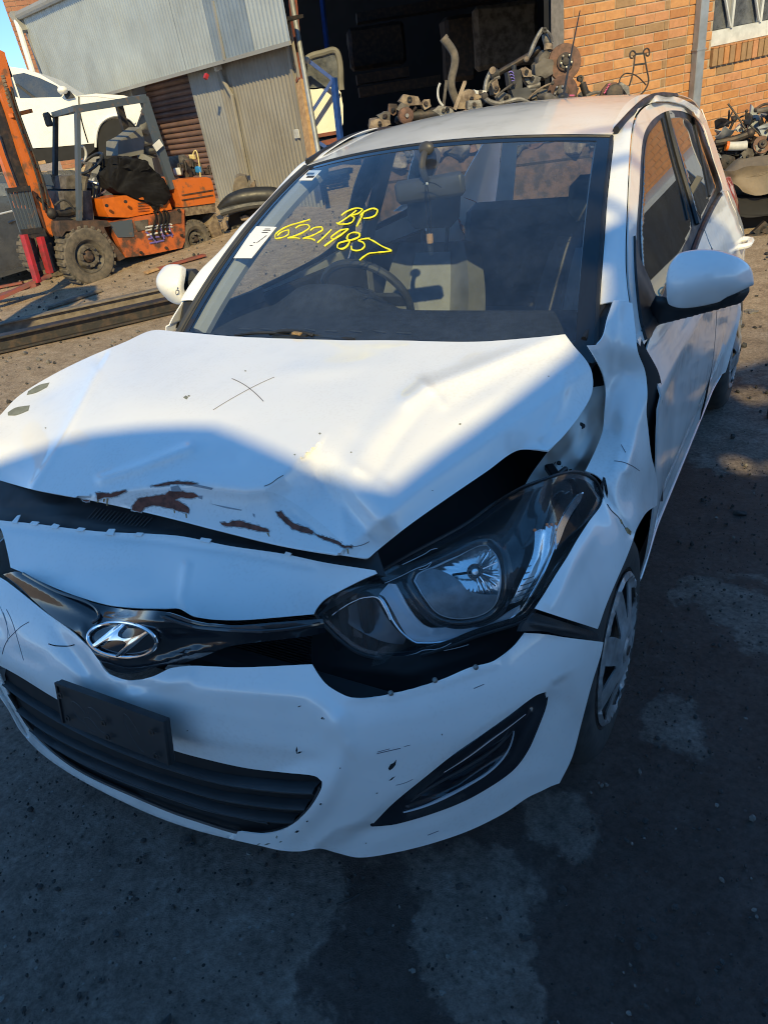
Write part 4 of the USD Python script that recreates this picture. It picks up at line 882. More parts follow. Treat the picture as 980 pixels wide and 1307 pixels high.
# yellow marker writing on the glass
J = lambda x, y: (290 + x / 4.4545, 250 + y / 4.4545)
writing = [[(735, 80), (700, 108), (662, 135), (625, 158)], [(648, 110), (690, 82), (740, 68), (768, 76), (745, 98), (705, 112), (722, 122), (712, 145), (680, 158), (640, 160), (622, 152)],
           [(778, 84), (760, 125), (735, 172)], [(755, 110), (790, 82), (830, 70), (854, 80), (845, 105), (812, 122), (775, 126)],
           [(470, 132), (420, 148), (360, 165), (300, 195), (272, 225), (275, 242), (310, 236), (350, 210), (350, 192), (318, 200), (285, 225)],
           [(388, 182), (420, 165), (455, 162), (468, 175), (440, 200), (400, 220), (345, 238), (375, 236), (410, 240)],
           [(472, 195), (500, 178), (535, 175), (542, 188), (515, 208), (480, 225), (430, 240), (465, 240), (497, 250)],
           [(592, 190), (560, 222), (512, 265)],
           [(688, 186), (650, 192), (612, 215), (590, 236), (600, 245), (640, 226), (688, 186), (650, 215), (600, 250), (552, 284)],
           [(755, 215), (720, 206), (688, 220), (680, 240), (695, 255), (680, 285), (650, 300), (625, 290), (632, 270), (665, 258), (720, 245), (752, 225), (750, 212)],
           [(810, 240), (770, 244), (745, 252), (770, 262), (782, 280), (765, 302), (735, 310), (708, 302), (705, 285)],
           [(798, 240), (830, 255), (880, 285), (932, 310), (880, 318), (810, 325), (775, 345), (752, 365)]]
for w in writing:
    body('marker_stroke', stroke([J(*a) for a in w], ws_fn, .0025, lift=.003, n=60, sides=6, vary=.45), 'yellow_marker', screen)
# paper label and registration sticker inside the glass
pp = panel([J(158, 170), J(280, 175), J(138, 352), J(36, 352)], ws_fn, step=6, thick=.0008, push=-.004, corner=20)
label_ = body('paper_label', pp, 'sticker_paper', screen, label='white printed paper label on the windscreen')
def ink(pts, m='print_ink'):
    body('print', panel([J(*a) for a in pts], ws_fn, step=3, thick=.0004, push=-.0055, corner=10), m, screen)
for k in range(7):
    f = k / 7; x = 222 - 58 * f; y = 222 + 44 * f
    ink([(x, y), (x + (6 if k % 2 else 4), y), (x - 10 + (6 if k % 2 else 4), y + 7 + 30 * 0), (x - 10, y + 7)])
for x, y, w in ((205, 192, 42), (198, 204, 34), (130, 278, 16), (150, 262, 10), (215, 184, 30)):
    ink([(x, y), (x + w, y), (x + w - 3, y + 4), (x - 3, y + 4)])
J6 = lambda x, y: (200 + x / 3.0625, 180 + y / 3.0625)
body('sticker', panel([J6(595, 113), J6(643, 113), J6(605, 152), J6(555, 152)], ws_fn, step=6, thick=.0008, push=-.004, corner=20), 'sticker_paper', screen)
for y in (122, 134):
    body('print', panel([J6(590, y), J6(618, y), J6(612, y + 8), J6(583, y + 8)], ws_fn, step=3, thick=.0004, push=-.0055, corner=10), 'print_ink', screen)
# wiper lying along the base
P0, P1 = at(312, 428, z=1.0), at(450, 433, z=.995)
body('wiper', cat(tube([at(300, 428, z=1.0), at(350, 424.5, z=1.012), at(380, 426, z=1.008), at(452, 433, z=1.0)], .005, 6, 20), tube([at(345, 426, z=1.005), at(365, 422, z=1.02), at(400, 428, z=1.01)], .006, 6, 14), bar(at(372, 426, z=1.015), at(392, 428, z=1.012), .014, .008)), 'black_plastic')
body('wiper_clip', bar(at(374, 424.5, z=1.02), at(384, 426, z=1.018), .012, .006), 'rust_stain')
body('wiper', cat(tube([at(745, 432, z=1.0), at(758, 408, z=1.03), at(770, 388, z=1.06)], .007, 6, 14)), 'black_plastic')
body('cowl', cat(box(-.68, .68, .97, 1.13, .93, .955), bar((.60, 1.10, .96), (.70, 1.16, .985), .06, .03)), 'black_plastic')

# roof
rz = PchipInterpolator([1.5, 1.70, 1.8, 2.0, 2.2, 2.4, 2.8, 3.2, 3.6, 3.8, 3.9], [1.38, 1.449, 1.468, 1.500, 1.522, 1.529, 1.522, 1.495, 1.44, 1.40, 1.375])
rc = PchipInterpolator([1.5, 1.75, 2.1, 2.6, 4], [.17, .165, .13, .12, .12])
rw_ = PchipInterpolator([1.6, 1.787, 2.3, 3.2, 3.8, 4], [.53, .548, .556, .545, .52, .5])
s, t = np.meshgrid(np.linspace(-1, 1, 34), np.linspace(0, 1, 40))
yf = 1.702 + .087 * s**2; yr = 3.82 - .05 * s**2
Y3 = yf * (1 - t) + yr * t; X3 = rw_(Y3) * s
gv, gf = face_to(*grid_mesh(np.stack([X3, Y3, rz(Y3) - rc(Y3) * X3**2], -1)), (0, 2, 9))
roof = body('roof', solid(gv, gf, .003), 'white_paint')
yy = np.linspace(1.80, 2.75, 30)
ditch = np.stack([rw_(yy) + .008, yy, rz(yy) - rc(yy) * rw_(yy)**2 + .006 - .012 * np.clip((yy - 2.3) / .4, 0, 1)], 1)
for sgn in (1, -1):
    D = ditch * [sgn, 1, 1]
    body('ditch_strip', tube(D, .011, 6), 'black_plastic')
# pillar and roof side rail
def side_pt(y, z, off=0):
    return (float(side_x(y, z)) + off, y, z)
pil_ctrl = [tuple(ws_pt(1.02, t)) for t in (0, .2, .4, .6, .8, 1.0)]
for y in (2.0, 2.3, 2.7, 3.1, 3.4):
    x = float(rw_(y)) + .02; pil_ctrl.append((x, y, float(rz(y) - rc(y) * x * x) + (.012 if y > 2.2 else 0)))
gap_px = [(804, 385), (801, 364), (799, 330), (801, 261), (804.5, 192), (808, 160), (815, 141), (829, 131), (846, 129), (862, 131), (876, 136), (888, 145)]
for u, v in gap_px[:8]:
    P = EYE + ray(u, v) * side(np.array([[u, v]]))[0]; pil_ctrl.append(tuple(P))
pil_ctrl += [(.585, 2.45, 1.475), (.585, 2.8, 1.465), (.60, 3.1, 1.43), (.54, 2.5, 1.505), (.53, 2.9, 1.50), (.66, 3.42, 1.30), (.725, 3.46, 1.13)]
pil_fn = tps(pil_ctrl, 3e-5)
def wpx(s, t): return tuple(proj(ws_pt(s, t))[0][0])
pil_in = [(764.6, 387), (768, 353), (772, 299), (775, 256), (779.6, 213.6), (783, 180)]
pillar_out = [(765, 388), (783, 384.5)] + [(803, 386)] + [(u - 1, v) for u, v in gap_px[1:8]] + [(846, 128), (862, 130), (876, 135), (889, 144.5), (886, 134), (870, 125.5), (852, 121), (829, 119.5), (811, 123), (796, 135), (787, 150), (781, 166)] + [p for p in pil_in[::-1] if p[1] < 385]
pm_ = panel(pillar_out, pil_fn, step=3, thick=.003)
rr_out = [(884, 133), (891, 138), (898, 148), (903, 158), (907, 169), (913, 185), (918, 201), (925, 224), (930, 243), (923, 243), (921, 232), (911, 203), (904, 178), (897, 158), (887, 144)]
rr_m = panel(rr_out, pil_fn, step=2.5, thick=.003)
body('rear_roof_rail', rr_m, 'white_paint'); body('rear_roof_rail', mirror(rr_m), 'white_paint')
body('pillar', pm_, 'white_paint', label='white front pillar dappled with sunlight'); body('pillar', mirror(pm_), 'white_paint', label='white front pillar on the far side')
low = panel([(765, 388), (803, 386), (810, 420), (812, 445), (770, 445), (748, 446), (754, 420)], pil_fn, step=4, thick=.003, lift=-.014)
body('pillar_base', low, 'black_plastic'); body('pillar_base', mirror(low), 'black_plastic')

# --- doors and side windows
win_out = [(812, 300), (816, 238), (818.5, 192), (822, 171), (829, 157), (838, 148), (852, 141), (868, 141), (882, 146), (891, 154), (900, 171), (907, 192), (914, 215), (921, 238), (918, 247), (898, 284), (884, 321), (874, 343), (862, 366), (850, 392), (834, 425), (827, 432), (818, 400), (813, 350)]
frame_m = panel(win_out, side, step=2.5, thick=.004, lift=-.006)
fr = body('window_frame', frame_m, 'black_plastic'); body('window_frame', mirror(panel(win_out, side, [[(818, 300), (821, 240), (823, 195), (828, 172), (838, 158), (846, 152), (858, 200), (874, 250), (884, 288), (882, 310), (872, 334), (858, 360), (845, 386), (832, 408), (822, 385)], [(857, 152), (870, 151), (880, 154), (888, 162), (898, 190), (908, 220), (913, 238), (904, 258), (894, 280), (886, 262), (872, 205)]], step=2.5, thick=.006, lift=-.006)), 'black_plastic')
g1 = [(818, 300), (821, 240), (823, 195), (828, 172), (837, 159), (843, 152), (847, 151), (860, 200), (874, 250), (883, 287), (872, 316), (852, 360), (836, 400), (826, 380)]
g2 = [(855, 150), (868, 149), (879, 153), (887, 161), (897, 189), (907, 219), (914, 239), (905, 258), (895, 280), (887, 262), (872, 208)]
g1m = [(817, 300), (820, 240), (822, 195), (827, 171), (837, 158), (843, 151), (848, 150), (861, 200), (876, 250), (886, 288), (884, 313), (874, 337), (859, 363), (846, 389), (832, 412), (821, 385)]
for g in (g1, g2):
    w = panel(g, side, step=3, thick=.003, lift=.001)
    body('side_window', w, 'side_glass', smooth=True)
    body('side_window', mirror(panel(g1m if g is g1 else g, side, step=6, thick=.003, push=.02)), 'clear_glass', smooth=True)
for l_, r_ in (([(850, 143), (864, 200), (879, 250), (889, 286)], .011), ([(884, 150), (892, 185), (900, 222), (905, 250)], .006), ([(845, 150), (856, 195), (868, 240), (877, 280)], .004)):
    body('window_bar', tube(line_on(l_, side, lift=.004, n=20), r_, 6), 'black_plastic')
0 and body('window_strip', tube(line_on([(853, 150), (865, 195), (876, 238), (886, 275)], side, lift=.010, n=20), .004, 6), 'satin_metal')
for sgn in (0, 1):
    b = tube(line_on([(884, 323), (898, 287), (910, 263), (919, 248)], side, lift=.004, n=16), .010, 6); body('belt_strip', mirror(b) if sgn else b, 'black_plastic')
# white upper frame of the door between the gap line and the window
fo = [(806, 384), (803, 364), (801.5, 330), (803, 261), (806.5, 192), (810, 160), (817, 142), (830, 132.5), (846, 130.5), (862, 132.5), (876, 137.5), (888, 146), (898, 160), (905, 180), (912, 205), (922, 236), (923, 243), (921, 238), (914, 215), (907, 192), (900, 171), (891, 154), (882, 146), (868, 141), (852, 141), (838, 148), (829, 157), (822, 171), (818.5, 192), (816, 238), (812, 300), (813, 350), (818, 400), (827, 432), (818, 445), (811, 424)]
fo_m = panel(fo, side, step=2.2, thick=.004)
body('door_frame', fo_m, 'white_paint'); body('door_frame', mirror(fo_m), 'white_paint')
# lower body: doors, sill, rear quarter, each from its outline seen along the flank
def yz_of(u, v):
    P = EYE + ray(u, v) * side(np.array([[u, v]], float))[0]; return P[1], P[2]
def flank(out, holes=(), step=.03, thick=.004, lift=0.0, crease=True):
    q, f = tri_domain(out, holes, step, 42)
    z = q[:, 1]; y = q[:, 0]
    x = side_x(y, z) + lift
    if crease:
        x = x + .007 * np.exp(-((z - (.855 + .02 * (y - 1.2))) / .018) ** 2) - .012 * np.exp(-((z - .40) / .06) ** 2) * np.clip((y - 1.2) * 4, 0, 1) * np.clip((3.05 - y) * 4, 0, 1)
        x = x + .014 * np.exp(-((np.hypot(y - 3.34, z - .3) - .36) / .03) ** 2) * (y > 2.9)
    v = np.stack([x, y, z], 1)
    v, f = face_to(v, f, (9, 2, .6))
    return solid(v, f, thick)
de = [yz_of(*a) for a in ((813, 434), (820, 454), (831, 471), (839, 488.6), (840.6, 526), (841, 554), (840.6, 583), (840, 626))]
print('door edge', np.round(de, 2).tolist())
dy = [min(max(a[0], 1.16), 1.30) for a in de]
belt_z = lambda y: np.interp(y, [1.1, 1.3, 1.65, 2.02, 2.35, 2.85, 3.2, 3.5], [.965, .975, .998, 1.028, 1.063, 1.095, 1.11, 1.115])
yb = np.linspace(1.22, 2.32, 8)
front_door = [(1.125, .30)] + [(2.33, .30), (2.34, .6)] + [(2.345, float(belt_z(2.34)))] + [(y, float(belt_z(y))) for y in yb[::-1]] + [(1.15, .955), (1.16, .905), (1.163, .88), (1.13, .82), (1.118, .76), (1.115, .70), (1.12, .6), (1.12, .45)]
yr_ = np.linspace(2.36, 3.12, 6)
arch = [(3.34 - .362 * math.cos(a), .30 + .362 * math.sin(a)) for a in np.linspace(.02, 1.15, 10)]
rear_door = [(2.352, .30), (2.978, .30)] + arch[1:7] + [(3.10, .70), (3.16, .85), (3.18, .98)] + [(y, float(belt_z(y))) for y in yr_[::-1]]
archq = [(3.34 - .362 * math.cos(a), .30 + .362 * math.sin(a)) for a in np.linspace(.95, math.pi + .1, 22)]
quarter = archq[::-1] + [(3.112, .70), (3.172, .85), (3.19, .99), (3.20, 1.07), (3.25, 1.10), (3.40, 1.12), (3.52, 1.30), (3.60, 1.40), (3.72, 1.36), (3.80, 1.12), (3.86, .90), (3.90, .6), (3.86, .35), (3.72, .28)]
quarter_top = [(3.19, .99), (3.20, 1.08), (3.24, 1.2), (3.30, 1.30), (3.30, 1.42), (3.60, 1.42), (3.52, 1.2), (3.5, 1.05)]
for nm, o in (('front_door', front_door), ('rear_door', rear_door), ('rear_quarter', quarter)):
    m_ = flank(o); lab = {'front_door': 'white front door with a dark gap at its leading edge', 'rear_door': 'white rear door reflecting orange brick', 'rear_quarter': None}[nm]
    body(nm, m_, 'white_paint', label=lab); body(nm, mirror(m_), 'white_paint')
sill = flank([(1.14, .30), (1.13, .24), (1.16, .20), (2.9, .20), (2.96, .26), (2.97, .295)], crease=False, lift=.004)
body('sill', sill); body('sill', mirror(sill))
body('door_seam', tube([side_pt(2.343, z, -.003) for z in np.linspace(.31, .98, 14)], .004, 5), 'inner_dark')
hP = np.array(side_pt(3.02, .875))
body('door_handle', cat(tube([hP + [0, -.07, -.004], hP + [.032, -.06, 0], hP + [.040, 0, .003], hP + [.032, .06, .004], hP + [0, .07, .004]], .012, 8, 20)), 'white_paint')
hP = np.array(side_pt(2.22, .865))
body('door_handle', cat(tube([hP + [0, -.07, -.004], hP + [.032, -.06, 0], hP + [.040, 0, .003], hP + [.032, .06, .004], hP + [0, .07, .004]], .012, 8, 20)), 'white_paint')
# inner door skins, floor and headlining close the cabin
for sgn in (1, -1):
    body('door_trim', box(sgn * .735, sgn * .775, 1.25, 3.1, .25, .985, .01), 'inner_dark')
body('floor_pan', cat(box(-.74, .74, 1.0, 3.7, .22, .26), box(-.70, .70, 3.62, 3.70, .25, .95)), 'inner_dark')
s2, t2 = np.meshgrid(np.linspace(-.97, .97, 16), np.linspace(.03, .97, 16)); Yh = 1.74 * (1 - t2) + 3.7 * t2; Xh = rw_(Yh) * s2
gv, gf = face_to(*grid_mesh(np.stack([Xh, Yh, rz(Yh) - rc(Yh) * Xh**2 - .035], -1)), (0, 2, 0))
body('headlining', solid(gv, gf, .004), 'headliner')
# rear: tailgate, rear window, lamps
def tail_grid(x0, x1, z0, z1, ny=8):
    Xt, Zt = np.meshgrid(np.linspace(x0, x1, 12), np.linspace(z0, z1, ny)); Xt = Xt * np.interp(Zt, [.9, 1.41], [1, .78]); Yt = np.interp(Zt, [.3, .5, .9, 1.0, 1.4], [3.93, 3.95, 3.90, 3.86, 3.72]) - .18 * np.abs(Xt / .7) ** 3
    return face_to(*grid_mesh(np.stack([Xt, Yt, Zt], -1)), (0, 9, 1))
body('tailgate', solid(*tail_grid(-.66, .66, .34, .96), .01))
body('rear_pillar', cat(solid(*tail_grid(-.62, -.52, .96, 1.36), .01), solid(*tail_grid(.52, .62, .96, 1.36), .01), solid(*tail_grid(-.52, .52, 1.32, 1.38), .01)))
v, f = tail_grid(-.52, .52, .96, 1.34); body('rear_window', trimesh.Trimesh(v, f, process=False), 'clear_glass', smooth=True)
TL = []
for z, y0, y1 in ((1.10, 3.42, 3.50), (1.05, 3.46, 3.66), (.98, 3.52, 3.80), (.90, 3.60, 3.86), (.82, 3.70, 3.88)):
    TL.append([(side_x(a, z) + .022 * (1 if 0 < i < 3 else .2), a, z) for i, a in enumerate(np.linspace(y0, y1, 4))])
v, f = face_to(*grid_mesh(np.array(TL)), (9, 3, 1)); tl = sub(solid(v, f, .01))
body('tail_lamp', tl, 'red_lens', smooth=60); body('tail_lamp', mirror(tl), 'red_lens', smooth=60)

# --- door mirrors
mp = tps([(852, 382, 'y', 1.30), (853, 352, 'y', 1.30), (870, 325, 'y', 1.34), (900, 322, 'y', 1.35), (944, 334, 'y', 1.40), (957, 364, 'y', 1.43), (925, 376, 'y', 1.36), (888, 388, 'y', 1.32), (900, 352, 'y', 1.285), (930, 355, 'y', 1.33), (870, 360, 'y', 1.275)], 1e-5)
mo = [(852, 382), (852.5, 366), (853, 352.6), (855, 342), (859, 334), (864, 328), (870, 325), (883, 322.5), (898, 322), (912, 323), (925, 326), (935, 329), (944, 334), (951, 340), (955, 348), (957, 357), (957.5, 364), (940, 370), (925, 375.5), (920, 379), (914, 382.5), (888.6, 388), (870, 390), (856, 387)]
def puff(out, fn, depth, step=2.5, lift=0.0, bulge=.0):
    q, f = tri_domain(out, (), step); t = fn(q); v = EYE + ray(q[:, 0], q[:, 1]) * t[:, None]
    pg = sg.Polygon(smooth_outline(out, step)); d = shapely.distance(pg.exterior, shapely.points(q)); n = vnormals(v, f)
    rr = 9.0; k = np.clip(d / rr, 0, 1); h = bulge * np.sqrt(np.clip(1 - (1 - k) ** 2, 0, 1))
    return solid(v + n * (h + lift)[:, None], f, depth)
mh = puff(mo, mp, .012, bulge=.022)
def mirror_unit(flip):
    fm = (lambda m: mirror(m)) if flip else (lambda m: m)
    mm = body('mirror', fm(mh), 'white_paint_dusty' if flip else 'white_paint', label='white door mirror on the far side' if flip else 'white door mirror with dark lower shell')
    back = box(.80, .975, 1.335, 1.42, 1.02, 1.135, .03)
    body('mirror_shell', fm(back), 'black_plastic', mm)
    low_ = [(856, 387), (870, 390), (888.6, 388), (914, 382.5), (925, 375.5), (957.5, 364), (956, 374), (951, 381), (946, 387), (930, 392), (900, 400), (870, 408), (846, 414), (834, 417), (829, 395), (836, 378), (848, 380)]
    body('mirror_arm', fm(puff(low_, mp, .05, lift=-.004, bulge=.012)), 'black_plastic', mm)
    ind_ = [(921, 379), (930, 375.5), (957, 365), (956.5, 370), (940, 376), (926, 380)]
    body('mirror_indicator', fm(panel(ind_, mp, step=2, thick=.004, lift=.012)), 'lamp_lens', mm)
    body('mirror_seam', fm(tube(line_on([(856, 388), (872, 391), (890, 389), (914, 383), (924, 376.5), (940, 370.5), (957, 364.5)], mp, lift=.006, n=30), .0022, 5)), 'inner_dark', mm)
    sail = panel([(811, 300), (814, 320), (822, 340), (831, 360), (838, 378), (846, 385), (846, 412), (836, 418), (831, 430), (826, 433), (819, 405), (813, 350)], side, step=3, thick=.012, lift=.010)
    body('mirror_base', fm(sail), 'black_plastic', mm)
    return mm
mirror_l = mirror_unit(False); mirror_r = mirror_unit(True)
body('pen_tick', stroke([(884, 325.5), (888, 327), (893, 333), (897, 326), (901, 325)], lambda q: mp(q) - .0, .0008, [lambda q: np.full(len(q), .019)], n=20), 'pen_ink', mirror_l)
for pts in ([(226, 369), (227, 366)], [(224, 375), (225, 370), (228, 370), (228, 374), (225, 376)]):
    body('pen_tick', tube([at(u, v, y=1.262) for u, v in pts], .0012, 5), 'pen_ink', mirror_r)

# --- wheels
HUB_F, HUB_R = np.array([.832, .815, .301]), np.array([.832, 3.34, .301])
def wheel(name, c, sgn, label):
    ax = (sgn, 0, 0)
    tyre = lathe([(.205, -.185), (.262, -.185), (.290, -.172), (.3005, -.15), (.302, -.095), (.3005, -.045), (.290, -.022), (.266, -.006), (.236, -.001), (.206, -.008), (.197, -.03), (.197, -.17)][::-1], 56, c, ax)
    w = body(name, tyre, 'rubber', label=label)
    body('tread', cat(*[lathe([(.3028, -x0), (.3028, -x0 - .026), (.296, -x0 - .026), (.296, -x0)], 56, c, ax) for x0 in (.052, .083, .114)]), 'rubber', w)
    body('rim', lathe([(0, -.05), (.17, -.045), (.192, -.02), (.204, -.008), (.204, -.03), (.19, -.06), (0, -.07)], 44, c, ax), 'steel_dark', w)
    # cover: dished disc with seven long openings and a raised centre
    disc = sg.Point(0, 0).buffer(.196, 40)
    hl = []
    for k in range(7):
        a = 2 * math.pi * k / 7 + .35
        pts = [(r * math.cos(a + da), r * math.sin(a + da)) for r, da in ((.085, -.05), (.12, -.20), (.168, -.30), (.180, -.16), (.181, .08), (.170, .20), (.125, .12), (.085, .05))]
        hl.append(sg.Polygon(smooth_outline(pts, .008, 60)))
    cover = disc.difference(shapely.union_all(hl)).difference(sg.Point(0, 0).buffer(.034))
    q, f = tri_domain(np.array(cover.exterior.coords)[:-1], [np.array(i.coords)[:-1] for i in cover.interiors], .012, 180)
    r = np.hypot(q[:, 0], q[:, 1]); h = .016 - .030 * (r / .196) ** 2 + .016 * np.exp(-((r - .188) / .012) ** 2) + .006 * np.exp(-((r - .06) / .02) ** 2)
    v, f = face_to(np.stack([q[:, 0], q[:, 1], h], 1), f, (0, 0, 9)); cv = solid(v, f, .004)
    T = frame(c, (0, 1, 0) if sgn > 0 else (0, -1, 0), (0, 0, 1), (sgn, 0, 0)); cv.apply_transform(T)
    cp = body('hubcap', cv, 'hubcap_silver', w, smooth=45)
    cap = lathe([(0, .022), (.026, .021), (.034, .014), (.034, .0), (0, .0)], 24, c, ax); body('hub_centre', cap, 'hubcap_silver', w)
    body('centre_mark', cat(tube([c + np.array([.0232 * sgn, .016 * math.cos(a), .009 * math.sin(a)]) for a in np.linspace(0, 2 * np.pi, 24, endpoint=False)], .0012, 5, closed=True), bar(c + [.0232 * sgn, -.008, -.006], c + [.0232 * sgn, -.002, .006], .002), bar(c + [.0232 * sgn, .002, -.006], c + [.0232 * sgn, .008, .006], .002), bar(c + [.0232 * sgn, -.005, 0], c + [.0232 * sgn, .005, 0], .002)), 'steel_dark', w)
    for k in range(4):
        a = k * math.pi / 2 + .6; o = c + np.array([.008 * sgn, .056 * math.cos(a), .056 * math.sin(a)]); body('nut_recess', lathe([(.007, .008), (.010, .008), (.010, 0), (0, 0), (0, .001), (.007, .001)], 12, o, ax), 'inner_dark', w)
    return w
wheel('wheel', HUB_F, 1, 'dusty front wheel with a seven-slot silver cover'); wheel('wheel', HUB_R, 1, 'rear wheel with a silver cover'); wheel('wheel', HUB_F * [-1, 1, 1], -1, 'far front wheel'); wheel('wheel', HUB_R * [-1, 1, 1], -1, 'far rear wheel')
for yc_, m_ in ((.815, 1), (3.34, 1)):
    for sgn in (1, -1):
        aa = np.linspace(-.15, math.pi + .12, 24)
        A_ = np.stack([np.stack([np.full(24, sgn * x), yc_ + (.358) * np.cos(aa), .31 + .350 * np.sin(aa)], 1) for x in (.775, .58, .57)])
        A_[2, :, 1:] = [yc_, .31]
        v, f = face_to(*grid_mesh(A_), (sgn * .7, yc_, .3)); body('wheel_arch', solid(v, f, .004), 'inner_dark')

# --- cabin
xs = np.linspace(-.64, .64, 26); ys = np.linspace(1.07, 1.60, 12)
XD, YD = np.meshgrid(xs, ys)
ZD = .955 + .018 * np.sin(np.clip((YD - 1.07) / .5, 0, 1) * 3.0) - .02 * np.clip((YD - 1.48) / .1, 0, 1) ** 2 + .085 * np.exp(-((XD + .37) / .19) ** 4) * np.clip((YD - 1.34) / .16, 0, 1) ** 1.5
YD = YD + .03 * (XD / .64) ** 2
gv, gf = face_to(*grid_mesh(np.stack([XD, YD, ZD], -1)), (0, 1, 5))
dash = body('dashboard', cat(solid(gv, gf, .02), box(-.66, .66, 1.50, 1.58, .55, .93, .03)), 'dash_mat', label='black dash mat across the dashboard top')
body('mat_hem', tube([(x, 1.115 + .03 * (x / .6) ** 2 + .012 * math.sin(x * 5), .968) for x in np.linspace(-.58, .58, 40)], .003, 5), 'grey_plastic', dash)
for k in range(8):
    x = -.52 + k * .085; body('mat_stitch', bar((x, 1.20 + .006 * k % .02, .9755), (x + .05, 1.20, .9755), .004, .002), 'grey_plastic', dash)
sc, sr = np.array([-.375, 1.80, .925]), .180; sn = np.array([0, .86, .5]); sn /= np.linalg.norm(sn); su = np.array([0, -.5, .86]); su /= np.linalg.norm(su)
sw = body('steering_wheel', tube([sc + sr * (np.array([1, 0, 0]) * math.cos(a) + su * math.sin(a)) for a in np.linspace(0, 2 * np.pi, 44, endpoint=False)], .0155, 9, closed=True), 'dash_plastic')
body('steering_hub', cat(trimesh.creation.icosphere(2, .07).apply_scale((1, .6, .8)).apply_translation(sc - sn * .02), bar(sc, sc + np.array([sr, 0, 0]), .05, .02, sn), bar(sc, sc - np.array([sr, 0, 0]), .05, .02, sn), bar(sc, sc - su * sr, .05, .02, sn)), 'dash_plastic', sw)
body('column_stalk', tube([(-.375, 1.62, .90), sc], .04, 10), 'dash_plastic')
def seat(x, y):
    def slab(pts, w, th, side_w):
        return None
    lean = np.array([0, .33, .94]); lean /= np.linalg.norm(lean); nrm = np.array([0, -.94, .33]); nrm /= np.linalg.norm(nrm)
    base = np.array([x, y, .50])
    S_, T_ = np.meshgrid(np.linspace(-1, 1, 15), np.linspace(0, 1, 14))
    wd = .225 + .03 * np.sin(T_ * 3.0) - .05 * T_ ** 3
    bulge = .065 * np.exp(-((np.abs(S_) - .86) / .2) ** 2) * (1 - .5 * T_) + .02 * np.sin(T_ * np.pi)
    edge = -.09 * np.clip((np.abs(S_) - .9) / .1, 0, 1) ** 2
    P = base + S_[..., None] * wd[..., None] * np.array([1, 0, 0]) + (T_ * .56)[..., None] * lean + (bulge + edge)[..., None] * nrm
    v, f = face_to(*grid_mesh(P), (x, -5, 2)); b = solid(v, f, .10)
    s_ = body('seat', b, 'seat_cloth', smooth=50)
    C_ = P.copy(); body('seat_centre', solid(*face_to(*grid_mesh((P + nrm * .004)[1:-1, 4:11]), (x, -5, 2)), .004), 'seat_cloth_light', s_)
    body('cushion', rbox(.5, .52, .16, .05).apply_translation((x, y - .22, .48)), 'seat_cloth', s_)
    hr = rbox(.25, .09, .17, .04); hr.apply_transform(trimesh.transformations.rotation_matrix(-.3, (1, 0, 0))); hr.apply_translation(base + lean * .70 + nrm * .03)
    body('headrest', sub(hr), 'seat_cloth', s_, smooth=60)
    body('headrest_post', cat(*[bar(base + lean * .52 + np.array([d, 0, 0]), base + lean * .66 + np.array([d, 0, 0]), .012) for d in (-.06, .06)]), 'black_plastic', s_)
    return s_
seat(-.36, 2.22); seat(.36, 2.22)
bench = rbox(1.16, .14, .62, .05); bench.apply_transform(trimesh.transformations.rotation_matrix(-.35, (1, 0, 0))); bench.apply_translation((0, 3.22, .78))
body('rear_bench', cat(bench, box(-.58, .58, 2.72, 3.2, .42, .58, .04)), 'seat_cloth')
for sgn in (1, -1):
    body('door_pillar', cat(bar((sgn * .73, 2.36, .95), (sgn * .575, 2.50, 1.44), .03, .10, (0, 1, 0), r=.008)), 'trim_grey', smooth=30)
    body('seat_belt', cat(bar((sgn * .70, 2.40, 1.18), (sgn * .69, 2.36, .5), .004, .045, (0, 1, 0)), bar((sgn * .69, 2.395, 1.16), (sgn * .72, 2.40, 1.22), .02, .05, (0, 1, 0))), 'seat_cloth')
    body('pillar_trim', tube([tuple(np.array(ws_pt(sgn * .985, t)) + [-.02 * sgn, .05, -.015]) for t in np.linspace(.0, 1, 10)], .032, 8), 'trim_grey')
    body('mirror_cover', bar((sgn * .735, 1.40, .99), (sgn * .735, 1.62, .99), .02, .05), 'dash_plastic')
# inside mirror on its stalk
c = at(548, 240, y=1.615); rm = rbox(.235, .03, .072, .014); ang = .10
rm.apply_transform(trimesh.transformations.rotation_matrix(.12, (0, 0, 1))); rm.apply_transform(trimesh.transformations.rotation_matrix(-.06, (0, 1, 0))); rm.apply_translation(c)
im = body('inside_mirror', sub(rm), 'mirror_plastic', smooth=50)
body('mirror_stalk', tube([c + np.array([.0, -.01, .02]), c + np.array([-.004, -.03, .06]), c + np.array([0, .005, .115])], .011, 8, 14), 'mirror_plastic', im)
body('mirror_foot', trimesh.creation.icosphere(2, .026).apply_scale((1, .6, .8)).apply_translation(c + np.array([0, .0, .115])), 'mirror_plastic', im)
